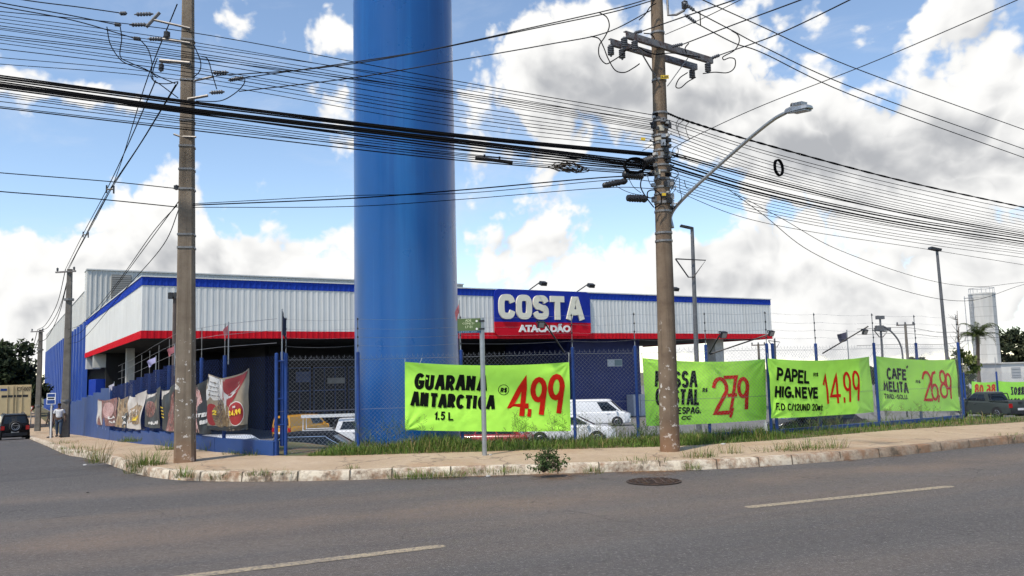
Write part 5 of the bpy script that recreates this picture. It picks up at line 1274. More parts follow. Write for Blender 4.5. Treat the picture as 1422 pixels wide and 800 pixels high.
# ---- printed food posters along the left street fence
def m_food(name, a, b, c_, scale, dist=1.0):
    t = NT(name, 0.5, 0.4); n1 = t.noise(scale, 4, 0.55, None, dist); n2 = t.noise(scale * 2.6, 3, 0.6, None, dist)
    c = t.mix(t.ramp(n1, 0.40, 0.52), a, b); c = t.mix(t.ramp(n2, 0.56, 0.62), c, c_); t.color(c); return t.m
M_F1 = m_food('printed_meat_red', (0.05, 0.025, 0.02), (0.20, 0.06, 0.05), (0.36, 0.22, 0.18), 4.0)
M_F2 = m_food('printed_bread', (0.06, 0.04, 0.025), (0.28, 0.17, 0.08), (0.45, 0.36, 0.24), 3.5)
M_F3 = m_food('printed_bacon', (0.40, 0.16, 0.14), (0.52, 0.34, 0.32), (0.16, 0.04, 0.035), 5.0, 2.5)
M_F4 = m_food('printed_grill', (0.10, 0.06, 0.03), (0.20, 0.13, 0.06), (0.34, 0.28, 0.19), 6.0)
M_PBLK = mat('poster_black', (0.018, 0.017, 0.018), 0.5, var=0.2, scale=6)
M_PBACK = mat('poster_pale', (0.50, 0.46, 0.42), 0.6, var=0.2, scale=3)
M_PRED = mat('poster_red', (0.28, 0.016, 0.016), 0.55, var=0.25, scale=4)
M_PWHT = mat('poster_white', (0.60, 0.58, 0.55), 0.6, var=0.1, scale=5)
M_PYEL = mat('poster_yellow', (0.72, 0.50, 0.03), 0.6)
M_PTAN = mat('poster_tan', (0.27, 0.22, 0.155), 0.6, var=0.35, scale=2.5)
def lfc(px):
    out = []
    for x, y in px:
        for i in range(3):
            A, B = LF[i], LF[i + 1]; p = onplan(x, y, A, B); s_ = (Vector((p.x, p.y)) - A).dot((B - A).normalized())
            if s_ <= (B - A).length + 0.01 or i == 2: break
        d = (B - A).normalized(); out.append(p + Vector((-d.y, d.x, 0)) * 0.09)   # street side
    return out
def patch(fn, w, h, pts, m, name, parent, off, n=1):
    """a printed shape on the cloth: polygon in 0..1 coordinates, fanned finely so that it follows the folds"""
    mb = MB(); c = Vector((sum(p[0] for p in pts) / len(pts), sum(p[1] for p in pts) / len(pts))); N = len(pts); K = 5
    dense = []
    for i in range(N):
        a, b = Vector(pts[i]), Vector(pts[(i + 1) % N]); q = max(1, int((b - a).length / 0.12))
        dense += [a + (b - a) * (k / q) for k in range(q)]
    N = len(dense)
    for k in range(K + 1):
        for p in dense: q = c + (p - c) * (k / K); mb.v.append(Vector(fn(q.x * w, q.y * h, off)))
    for k in range(K):
        for i in range(N): mb.f.append([k * N + i, k * N + (i + 1) % N, (k + 1) * N + (i + 1) % N, (k + 1) * N + i]); mb.mi.append(0)
    mb.build(name, m, parent, fix=False, smooth=True)
def ell(cx, cy, rx, ry, n=24): return [(cx + rx * math.cos(2 * math.pi * k / n), cy + ry * math.sin(2 * math.pi * k / n)) for k in range(n)]
FOOD = 'printed food posters tied along the left street fence'
def poster(px, lab, seed, m, sag=0.12, wave=0.06):
    return banner('poster', lab, 'poster', *lfc(px), sag, wave, seed, m, FOOD, 24, 16)
def words(fn, c, items, m):
    mb = MB()
    for (tx, x, y, ww, hh, sw) in items: brush(mb, fn, tx, x, y, ww, hh, sw, jitter=0.0, base=0.024)
    mb.build('lettering', m, c, fix=False)
# big price poster nearest the corner
t, c, fn, w, h = poster([(293, 519), (346.5, 511), (296, 596), (350.5, 595.5)], 'largest printed food poster with red circle 24,99 nearest the corner', 1.3, M_PTAN, 0.14, 0.07)
patch(fn, w, h, [(0.0, 0.52), (0.42, 0.60), (0.45, 0.97), (0.02, 0.98)], M_PWHT, 'printed_panel', c, 0.004)
patch(fn, w, h, [(0.42, 0.62), (0.62, 0.42), (0.98, 0.97), (0.45, 0.96)], M_PRED, 'printed_panel', c, 0.006)
patch(fn, w, h, [(0.36, 0.9), (0.50, 0.30), (0.58, 0.52), (0.86, 0.80), (0.60, 0.66), (0.52, 0.72)], M_PWHT, 'printed_panel', c, 0.008)
patch(fn, w, h, ell(0.10, 0.28, 0.12, 0.2), M_PRED, 'printed_panel', c, 0.004); patch(fn, w, h, ell(0.28, 0.28, 0.18, 0.22), M_F4, 'printed_food', c, 0.006); patch(fn, w, h, ell(0.47, 0.30, 0.16, 0.22), M_F4, 'printed_food', c, 0.0065)
patch(fn, w, h, [(0.0, 0.0), (1.0, 0.0), (1.0, 0.08), (0.5, 0.10), (0.0, 0.07)], M_PBLK, 'printed_panel', c, 0.0045)
patch(fn, w, h, ell(0.755, 0.30, 0.165, 0.22), M_PWHT, 'printed_ring', c, 0.008); patch(fn, w, h, ell(0.755, 0.30, 0.155, 0.205), M_PRED, 'printed_circle', c, 0.010)
words(fn, c, [('24,99', w * 0.64, h * 0.27, w * 0.24, h * 0.10, 0.035), ('2', w * 0.12, h * 0.28, w * 0.06, h * 0.09, 0.03)], M_PYEL); words(fn, c, [('R$', w * 0.72, h * 0.40, w * 0.07, h * 0.04, 0.012)], M_PWHT)
words(fn, c, [('CHURRASCO', w * 0.07, h * 0.86, w * 0.28, h * 0.045, 0.012), ('BRASA', w * 0.09, h * 0.77, w * 0.2, h * 0.045, 0.012), ('CARNES', w * 0.09, h * 0.69, w * 0.25, h * 0.04, 0.011)][:0] or [('----', w * 0.07, h * (0.86 - 0.08 * k), w * (0.30 - 0.03 * k), h * 0.05, 0.014) for k in range(4)], M_PBLK)
# COSTELA SUINA
t, c, fn, w, h = poster([(272, 532), (294.5, 521), (271, 599), (296.5, 602)], 'printed bacon poster lettered COSTELA SUINA right of the left pole', 2.2, M_PBLK, 0.10, 0.08)
patch(fn, w, h, [(0.0, 0.0), (0.45, 0.02), (0.62, 0.3), (0.52, 0.45), (0.66, 0.62), (0.60, 0.85), (0.35, 0.95), (0.0, 0.9)], M_F3, 'printed_food', c, 0.006)
words(fn, c, [('STELA', w * 0.52, h * 0.32, w * 0.46, h * 0.08, 0.03), ('SUINA', w * 0.68, h * 0.18, w * 0.31, h * 0.08, 0.03)], M_PWHT)
# hidden half behind the pole
t, c, fn, w, h = poster([(228.5, 540), (246, 533), (229.5, 596), (247, 600)], 'printed poster with slanting yellow words just left of the left pole', 3.7, M_PBLK, 0.08, 0.06)
patch(fn, w, h, [(0.45, 0.02), (0.98, 0.02), (0.98, 0.85), (0.75, 0.7), (0.6, 0.4)], M_F1, 'printed_food', c, 0.005); patch(fn, w, h, [(0.02, 0.72), (0.7, 0.98), (0.02, 0.97)], M_PBACK, 'printed_panel', c, 0.005)
words(fn, c, [('OFERTA', w * 0.06, h * 0.35, w * 0.34, h * 0.1, 0.02)][:0] + [('---', w * 0.06, h * (0.3 + 0.08 * k), w * 0.30, h * 0.06, 0.03) for k in range(4)], M_PYEL)
# HAMBURGUER
t, c, fn, w, h = poster([(206.5, 545), (228, 536.5), (206.5, 592), (228.5, 594)], 'dark printed meat poster lettered HAMBURGUER', 4.4, M_PBLK, 0.10, 0.06)
patch(fn, w, h, ell(0.38, 0.55, 0.26, 0.24), M_F1, 'printed_food', c, 0.005); patch(fn, w, h, [(0.0, 0.98), (0.05, 0.8), (0.45, 0.9), (0.98, 0.99)], M_PBACK, 'printed_panel', c, 0.005); patch(fn, w, h, [(0.68, 0.5), (0.85, 0.9), (0.75, 0.92), (0.6, 0.7)], M_F4, 'printed_food', c, 0.006)
words(fn, c, [('HAMBURGUER', w * 0.30, h * 0.10, w * 0.66, h * 0.09, 0.03)], M_PWHT)
t, c, fn, w, h = poster([(183, 549), (204.5, 541), (183, 593), (200.5, 596)], 'crumpled pale printed bread poster with loose right corner', 5.9, M_PBACK, 0.12, 0.10)
patch(fn, w, h, [(0.1, 0.15), (0.9, 0.15), (0.95, 0.6), (0.6, 0.85), (0.2, 0.6)], M_F2, 'printed_food', c, 0.006); patch(fn, w, h, [(0.35, 0.25), (0.8, 0.30), (0.85, 0.42), (0.4, 0.36)], M_PYEL, 'printed_panel', c, 0.009)
t, c, fn, w, h = poster([(166, 551), (181.5, 549.5), (166, 592), (182, 594)], 'narrow dark printed poster lettered TA beside the crumpled bread poster', 6.5, M_F2, 0.10, 0.08)
patch(fn, w, h, [(0.4, 0.0), (0.98, 0.0), (0.98, 0.5), (0.7, 0.45)], M_PBLK, 'printed_panel', c, 0.005); words(fn, c, [('OSTA', w * 0.48, h * 0.30, w * 0.48, h * 0.10, 0.035), ('LA', w * 0.68, h * 0.12, w * 0.28, h * 0.10, 0.035)], M_PWHT)
t, c, fn, w, h = poster([(139, 554), (164.5, 551.5), (138.5, 589.5), (165, 591.5)], 'farthest printed meat poster with pink and white rows', 7.7, M_F1, 0.08, 0.06)
patch(fn, w, h, [(0.0, 0.02), (0.22, 0.02), (0.25, 0.95), (0.0, 0.95)], M_PBACK, 'printed_panel', c, 0.005); patch(fn, w, h, ell(0.62, 0.6, 0.3, 0.3), M_F3, 'printed_food', c, 0.006)
words(fn, c, [('ELA', w * 0.70, h * 0.26, w * 0.26, h * 0.1, 0.04), ('INA', w * 0.74, h * 0.10, w * 0.24, h * 0.1, 0.04)], M_PWHT)

# ================================================================ VEHICLES (local: +x forwards, wheels on z = 0)
M_TYRE = mat('tyre_rubber', (0.018, 0.018, 0.018), 0.9)
M_RIM = mat('wheel_rim', (0.35, 0.36, 0.37), 0.35, metal=0.8)
M_CGLASS = mat('car_glass', (0.010, 0.014, 0.018), 0.08, spec=0.45)
M_CHROME = mat('chrome_trim', (0.62, 0.63, 0.65), 0.2, metal=1.0)
M_TLIGHT = mat('tail_light', (0.35, 0.01, 0.012), 0.2)
M_HLIGHT = mat('head_light', (0.6, 0.62, 0.65), 0.1)
M_PLATE = mat('number_plate_white', (0.6, 0.6, 0.6), 0.5)
def paint(name, col, rough=0.3): return mat(name, col, rough, var=0.05, scale=1.0, coat=(0.5 if max(col) > 0.1 else 0.05), spec=(0.5 if max(col) > 0.1 else 0.10))
P_BLACK = paint('black_car_paint', (0.008, 0.008, 0.009), 0.4); P_WHITE = paint('white_car_paint', (0.68, 0.69, 0.70)); P_GREY = paint('dark_grey_car_paint', (0.045, 0.055, 0.052))
P_YEL = paint('yellow_van_paint', (0.55, 0.26, 0.008)); P_RED = paint('red_car_paint', (0.35, 0.008, 0.012)); P_NAVY = paint('blue_black_car_paint', (0.006, 0.009, 0.015), 0.85)
def vehicle(name, label, cat, loc, heading, L_, Wd, H, belt, hood, gh, pm, group=None, sidewin=(), trim=False, wheel_r=0.31, rear_glass=True, bed=None, rails=False, spare=False, wb=(0.30, -0.30), extras=None):
    """gh = (front base x, front roof x, rear roof x, rear base x); sidewin = quads (u0 bottom, u1 bottom, u0 top, u1 top, t0, t1)"""
    t = thing(name, label, cat, loc, heading, group); w = Wd / 2
    def body_ring(x, zl, zt, hw):
        zm = lerp(zl, zt, 0.55)
        half = [(hw * 0.86, zl), (hw * 0.985, zl + 0.10), (hw, zm), (hw * 0.975, zt - 0.07), (hw * 0.90, zt), (hw * 0.45, zt + 0.015)]
        return [Vector((x, -a, b)) for a, b in half] + [Vector((x, a, b)) for a, b in half[::-1]]
    bf, rf, rr, br = gh
    rear_top = belt if bed is None else bed
    st = [(-L_ / 2, 0.36, rear_top - 0.10, w * 0.88), (-L_ / 2 + 0.05, 0.28, rear_top - 0.01, w * 0.94), (-L_ / 2 + 0.25, 0.22, rear_top, w * 0.985), (br - 0.02 if bed else -L_ * 0.25, 0.20, rear_top, w), (min(bf, L_ / 2 - 0.6) * 0.4, 0.20, belt, w), (bf - 0.05, 0.20, belt, w), (bf + 0.2, 0.20, lerp(belt, hood, 0.4), w * 0.99),
          (L_ / 2 - 0.35, 0.22, hood, w * 0.95), (L_ / 2 - 0.10, 0.26, hood - 0.09, w * 0.87), (L_ / 2, 0.34, hood - 0.28, w * 0.76)]
    st = sorted(st, key=lambda q: q[0]); mb = MB(); n = 12
    for q in st: mb.v += body_ring(*q)
    for i in range(len(st) - 1):
        for k in range(n): mb.f.append([i * n + k, i * n + (k + 1) % n, (i + 1) * n + (k + 1) % n, (i + 1) * n + k]); mb.mi.append(0)
    mb.f += [list(range(n)), [len(mb.v) - n + k for k in range(n)]]; mb.mi += [0, 0]
    body = mb.build('body', pm, t, smooth=38, world=False)
    # greenhouse
    wb_, wr = w * 0.90, w * 0.74
    def gx(tt): return lerp(br, rr, tt ** 0.9), lerp(bf, rf, tt)
    def ghw(tt): return lerp(wb_, wr, tt ** 1.4)
    def gz(tt): return lerp(belt - 0.02, H - 0.05, tt)
    def side(u, tt, s, off=0.0):
        a, b = gx(tt); return Vector((lerp(a, b, u), s * (ghw(tt) + 0.02 * math.sin(math.pi * u) + off), gz(tt)))
    def endp(v, tt, front, off=0.0):
        a, b = gx(tt); bow = (0.10 if front else -0.05) * (1 - v * v)
        return Vector(((b if front else a) + bow + (off if front else -off), v * ghw(tt), gz(tt)))
    mb = MB(); rows = [0, 0.2, 0.45, 0.7, 0.9, 1.0]
    def ring(tt): return [side(u, tt, -1) for u in (0.0, 0.25, 0.5, 0.75)] + [endp(v, tt, True) for v in (-1, -0.5, 0, 0.5)] + [side(u, tt, 1) for u in (1.0, 0.75, 0.5, 0.25)] + [endp(v, tt, False) for v in (1, 0.5, 0, -0.5)]
    n = 16
    for tt in rows: mb.v += ring(tt)
    c = Vector(((rf + rr) / 2, 0, H - 0.05))
    for k, (sc, dz) in enumerate(((0.95, 0.03), (0.75, 0.05), (0.35, 0.06))): mb.v += [c + (p - c) * sc + Vector((0, 0, dz)) for p in ring(1.0)]
    m_ = len(rows) + 3
    for i in range(m_ - 1):
        for k in range(n): mb.f.append([i * n + k, i * n + (k + 1) % n, (i + 1) * n + (k + 1) % n, (i + 1) * n + k]); mb.mi.append(0)
    mb.f.append([(m_ - 1) * n + k for k in range(n)]); mb.mi.append(0)
    cab = mb.build('roof', pm, t, smooth=38, world=False)
    def gpanel(nm, fn):
        mb = MB(); mb.grid(fn, 8, 5); return mb.build(nm, M_CGLASS, cab, smooth=True, world=False, fix=False)
    gpanel('windscreen', lambda u, v: endp(lerp(-0.88, 0.88, u), lerp(0.08, 0.90, v), True, 0.008))
    if rear_glass: gpanel('rear_window', lambda u, v: endp(lerp(-0.84, 0.84, u), lerp(0.12, 0.86, v), False, 0.008))
    for s in (-1, 1):
        for (a0, a1, b0, b1, t0, t1) in sidewin:
            gpanel('side_window', lambda u, v: side(lerp(lerp(a0, b0, v), lerp(a1, b1, v), u), lerp(t0, t1, v), s, 0.007))
        if trim:
            mb = MB(); e = []
            a0, a1, b0, b1, t0, t1 = sidewin[0][0], sidewin[-1][1], sidewin[0][2], sidewin[-1][3], sidewin[0][4], sidewin[0][5]
            N_ = 10
            e += [side(lerp(a0, a1, k / N_), t0, s, 0.012) for k in range(N_)] + [side(lerp(a1, b1, k / 4), lerp(t0, t1, k / 4), s, 0.012) for k in range(4)]
            e += [side(lerp(b1, b0, k / N_), t1, s, 0.012) for k in range(N_)] + [side(lerp(b0, a0, k / 4), lerp(t1, t0, k / 4), s, 0.012) for k in range(5)]
            mb.tube(e, 0.014, 5); mb.build('chrome_trim', M_CHROME, cab, world=False)
    for sx in wb:
        for s in (-1, 1):
            rot = Matrix.Rotation(math.pi / 2, 3, 'X'); c = Vector((sx * L_, s * (w - 0.10), wheel_r))
            mb = MB(); mb.lathe([(wheel_r * 0.62, -0.10), (wheel_r * 0.95, -0.10), (wheel_r, -0.07), (wheel_r, 0.07), (wheel_r * 0.95, 0.10), (wheel_r * 0.62, 0.10)], c + Vector((0, s * 0.015, 0)), 20, rot); wh = mb.build('wheel', M_TYRE, t, smooth=40, world=False)
            mb = MB(); mb.lathe([(wheel_r * 0.60, -0.115), (wheel_r * 0.5, -0.12), (wheel_r * 0.12, -0.13)] if s > 0 else [(wheel_r * 0.12, 0.0)], c + Vector((0, s * 0.015, 0)), 14, rot) if False else None
            for k in range(5):
                a = 2 * math.pi * k / 5; d = Vector((math.cos(a), 0, math.sin(a)))
                mb.bar(c + Vector((0, s * 0.115, 0)) + d * 0.03, c + Vector((0, s * 0.115, 0)) + d * wheel_r * 0.6, 0.02, 0.06, up=(0, 1, 0))
            mb.lathe([(wheel_r * 0.58, 0), (wheel_r * 0.64, 0.012), (wheel_r * 0.64, 0.02), (wheel_r * 0.58, 0.03)], c + Vector((0, s * (0.125 if s > 0 else 0.095), 0)), 18, rot, False); mb.build('rim', M_RIM, wh, world=False)
            mb = MB(); a_ = [(c.x + (wheel_r + 0.06) * math.cos(R(q)), (wheel_r + 0.06) * math.sin(R(q)) + wheel_r) for q in range(-15, 196, 15)]
            mb.prism([Vector((x, s * (w - 0.02), z)) for x, z in a_], (0, s * 0.024, 0)); mb.build('wheel_arch', M_BLACK, t, world=False)
    for s in (-1, 1):
        mb = MB(); zl = rear_top - 0.22; mb.box((-L_ / 2 + 0.05, s * w * 0.80, zl), (0.14, w * 0.24, 0.26)); mb.build('tail_light', M_TLIGHT, t, world=False)
        mb = MB(); mb.box((L_ / 2 - 0.16, s * w * 0.66, hood - 0.16), (0.22, w * 0.36, 0.13), Matrix.Rotation(-s * 0.35, 3, 'Z')); mb.build('headlight', M_HLIGHT, t, world=False)
        mb = MB(); mb.box((bf - 0.35, s * (w + 0.07), belt + 0.06), (0.10, 0.18, 0.13)); mb.build('mirror', pm, t, world=False)
        mb = MB(); mb.box((bf - 0.95, s * (w + 0.004), belt - 0.14), (0.20, 0.02, 0.03)); mb.build('door_handle', M_CHROME, t, world=False)
    mb = MB(); mb.box((-L_ / 2 - 0.015, 0, 0.58), (0.02, 0.42, 0.14)); mb.build('number_plate', M_PLATE, t, world=False)
    for x, sg in ((-L_ / 2, -1), (L_ / 2, 1)):
        mb = MB(); mb.box((x - sg * 0.05, 0, 0.42), (0.16, Wd * 0.80, 0.20)); mb.build('bumper', M_BLACK if sg < 0 else pm, t, world=False)
    if rails:
        for s in (-1, 1):
            mb = MB(); mb.tube([(rr + 0.1, s * wr * 0.85, H - 0.02), (rr + 0.2, s * wr * 0.85, H + 0.05), (rf - 0.2, s * wr * 0.85, H + 0.05), (rf - 0.1, s * wr * 0.85, H - 0.02)], 0.02, 6); mb.build('roof_rail', M_BLACK, t, world=False)
    if spare:
        rot = Matrix.Rotation(math.pi / 2, 3, 'Y'); c = Vector((-L_ / 2 - 0.20, 0, 0.92))
        mb = MB(); mb.lathe([(0.10, 0.22), (0.33, 0.22), (0.355, 0.18), (0.355, 0.06), (0.33, 0.0), (0.30, -0.01), (0.28, 0.02), (0.05, 0.02)][::-1], c, 22, rot); sw = mb.build('spare_wheel', M_TYRE, t, smooth=40, world=False)
        mb = MB()
        mb.torus(c + Vector((-0.012, 0, 0)), 0.22, 0.022, rot, 20, 5); mb.build('rim', M_RIM, sw, world=False)
        mb = MB(); mb.tube([c + Vector((-0.02, -0.2, 0.05)), c + Vector((-0.02, 0, -0.2)), c + Vector((-0.02, 0.2, 0.05)), c + Vector((-0.02, -0.2, 0.05))], 0.02, 5); mb.build('rim_spoke', M_RIM, sw, world=False)
    if bed is not None:
        x0, x1 = -L_ / 2 + 0.08, br - 0.06
        mb = MB(); mb.box(((x0 + x1) / 2, 0, rear_top + 0.02), (x1 - x0, Wd * 0.78, 0.02)); mb.build('bed_cover', M_BLACK, t, world=False)
        for s in (-1, 1):
            mb = MB(); mb.box(((x0 + x1) / 2, s * w * 0.92, rear_top + 0.035), (x1 - x0, 0.07, 0.06)); mb.build('bed_side', pm, t, world=False)
        mb = MB(); mb.tube([(br - 0.1, -w * 0.8, rear_top), (br - 0.02, -w * 0.72, H - 0.1), (br - 0.02, w * 0.72, H - 0.1), (br - 0.1, w * 0.8, rear_top)], 0.035, 6); mb.build('roll_bar', M_BLACK, t, world=False)
        mb = MB(); mb.box((-L_ / 2 - 0.012, 0, rear_top - 0.06), (0.02, 0.26, 0.12)); mb.build('tailgate_handle', M_BLACK, t, world=False)
    return t
LOT = 'cars parked behind the fence'
def on_lot(px, Y): p = P(px, 560, Y); return (p.x, Y, lot_z(p.x, Y))
HW = [(0.05, 0.30, 0.12, 0.34, 0.14, 0.86), (0.32, 0.62, 0.36, 0.64, 0.14, 0.86), (0.64, 0.97, 0.66, 0.92, 0.14, 0.86)]
vehicle('parked_car', 'black hatchback with chrome window trim behind the grass left of the blue tower', 'car', on_lot(418, 28), R(181), 4.15, 1.74, 1.44, 0.94, 0.88, (1.30, 0.45, -1.05, -1.85), P_NAVY, LOT, HW, True)
vehicle('parked_car', 'white hatchback half hidden under the largest food poster', 'car', on_lot(316, 25.5), R(-12), 4.0, 1.70, 1.50, 0.94, 0.90, (1.35, 0.5, -1.2, -1.8), P_WHITE, LOT, HW)
vehicle('parked_car', 'white sedan parked between the first green banner and the white van', 'car', on_lot(788, 40), R(-4), 4.4, 1.75, 1.42, 0.92, 0.86, (1.25, 0.35, -0.95, -1.75), P_WHITE, LOT, HW)
vehicle('parked_car', 'red hatchback peeping out under the first green banner beside the tower', 'car', on_lot(668, 33), R(170), 3.9, 1.68, 1.46, 0.94, 0.88, (1.25, 0.45, -1.1, -1.75), P_RED, LOT, HW)
vehicle('parked_car', 'dark hatchback seen under the PAPEL banner', 'car', on_lot(1130, 36), R(185), 4.0, 1.7, 1.45, 0.94, 0.88, (1.25, 0.45, -1.1, -1.75), P_BLACK, LOT, HW)
vehicle('parked_van', 'white cargo van in front of the dark blue shop wall', 'van', on_lot(826, 60), R(-10), 5.0, 1.95, 1.93, 1.05, 0.98, (1.95, 1.05, -2.38, -2.44), P_WHITE, LOT, [(0.70, 0.97, 0.72, 0.93, 0.10, 0.84)], rear_glass=False, wheel_r=0.34, wb=(0.32, -0.30))
vehicle('parked_van', 'small yellow delivery van behind the black hatchback', 'van', on_lot(420, 55), R(62), 3.9, 1.70, 1.66, 1.0, 0.95, (1.45, 0.85, -1.88, -1.95), P_YEL, LOT, [(0.62, 0.96, 0.65, 0.92, 0.12, 0.82)])
pk = vehicle('parked_pickup', 'white pickup with a white ladder rack left of the blue tower', 'pickup truck', on_lot(484, 43), R(8), 4.6, 1.75, 1.55, 0.98, 0.95, (1.3, 0.6, -0.45, -0.65), P_WHITE, LOT, [(0.12, 0.95, 0.2, 0.9, 0.12, 0.84)], bed=0.98)
for s in (-1, 1):
    mb = MB(); mb.tube([(-2.2, s * 0.8, 0.98), (-2.2, s * 0.72, 1.68), (1.0, s * 0.72, 1.72)], 0.03, 6); mb.build('ladder_rack', P_WHITE, pk, world=False)
mb = MB(); mb.box((-0.6, -0.74, 1.73), (3.4, 0.06, 0.16)); mb.build('rack_board', P_WHITE, pk, world=False)
vehicle('parked_pickup', 'dark grey pickup with red tail lights at the right end of the fence', 'pickup truck', on_lot(1375, 52), R(104), 4.5, 1.72, 1.58, 1.02, 0.98, (1.25, 0.5, -0.4, -0.7), P_GREY, LOT, [(0.10, 0.50, 0.16, 0.52, 0.12, 0.84), (0.53, 0.95, 0.55, 0.9, 0.12, 0.84)], bed=1.02, wheel_r=0.33)
def on_street(px, Y): p = P(px, 590, Y); return (p.x, Y, street_z(p.x, Y))
HD = math.atan2(SDIR.y, SDIR.x)
vehicle('parked_car', 'black off-road car with a spare wheel on its tailgate driving up the left street', 'car', on_street(17, 55), HD + R(4), 4.1, 1.72, 1.68, 1.05, 1.0, (1.05, 0.45, -1.75, -1.95), P_BLACK, None, HW, rails=True, spare=True, wheel_r=0.35)

# beige box truck
tl = on_street(15, 76); truck = thing('box_truck', 'beige box truck seen from behind, marked CP-007, on the left street', 'truck', tl, HD + R(3))
M_BEIGE = mat('beige_truck_panel', (0.60, 0.47, 0.26), 0.6, var=0.12, scale=1.2); M_BEIGE2 = mat('beige_door_rod', (0.40, 0.32, 0.19), 0.5)
mb = MB(); mb.box((0.0, 0, 2.62), (7.2, 2.5, 2.75)); box = mb.build('cargo_box', M_BEIGE, truck, world=False)
for s in (-1, 1):
    mb = MB(); mb.box((-3.62, s * 0.62, 2.62), (0.03, 1.18, 2.6)); d_ = mb.build('rear_door', M_BEIGE, box, world=False)
for y in (-0.55, -0.12, 0.12, 0.55):
    mb = MB(); mb.tube([(-3.66, y, 1.35), (-3.66, y, 3.9)], 0.03, 6); mb.build('lock_rod', M_BEIGE2, box, world=False)
def rearp(y, z): return Vector((-3.645, -y, z))               # seen from behind +y is to the left
M_TXT = mat('truck_lettering', (0.10, 0.07, 0.04), 0.7)
mb = MB(); text_on(mb, 'CP-007', (-3.642, -0.15, 3.45), (0, -1, 0), (0, 0, 1), 1.05, 0.34, 0.02, 0.01); mb.build('lettering', M_TXT, box, world=False)
mb = MB(); mb.box((-3.642, 0.0, 3.02), (0.012, 2.0, 0.2)); mb.build('dark_strip', M_PBLK, box, world=False)
mb = MB(); mb.box((-3.642, 0.85, 3.6), (0.012, 0.5, 0.2)); mb.build('blue_strip', M_FBLUE, box, world=False)
mb = MB(); mb.box((0.2, 0, 0.95), (7.4, 0.9, 0.22)); mb.build('chassis', M_BLACK, truck, world=False)
mb = MB(); mb.box((-3.5, 0, 0.72), (0.12, 2.3, 0.22)); mb.build('bumper', M_BLACK, truck, world=False)
mb = MB(); mb.prism([(3.8, -1.15, 0.6), (5.6, -1.15, 0.6), (5.7, -1.15, 1.6), (5.3, -1.15, 2.9), (3.8, -1.15, 2.95)], (0, 2.3, 0)); mb.build('cab', M_BEIGE, truck, world=False)
for x in (-2.4, -1.2, 4.7):
    for s in (-1, 1):
        mb = MB(); mb.lathe([(0.3, -0.14), (0.48, -0.14), (0.5, -0.1), (0.5, 0.1), (0.48, 0.14), (0.3, 0.14)], (x, s * 1.05, 0.5), 18, Matrix.Rotation(math.pi / 2, 3, 'X')); mb.build('wheel', M_TYRE, truck, world=False)
for s in (-1, 1):
    mb = MB(); mb.box((-3.58, s * 1.0, 0.72), (0.08, 0.22, 0.12)); mb.build('tail_light', M_TLIGHT, truck, world=False)

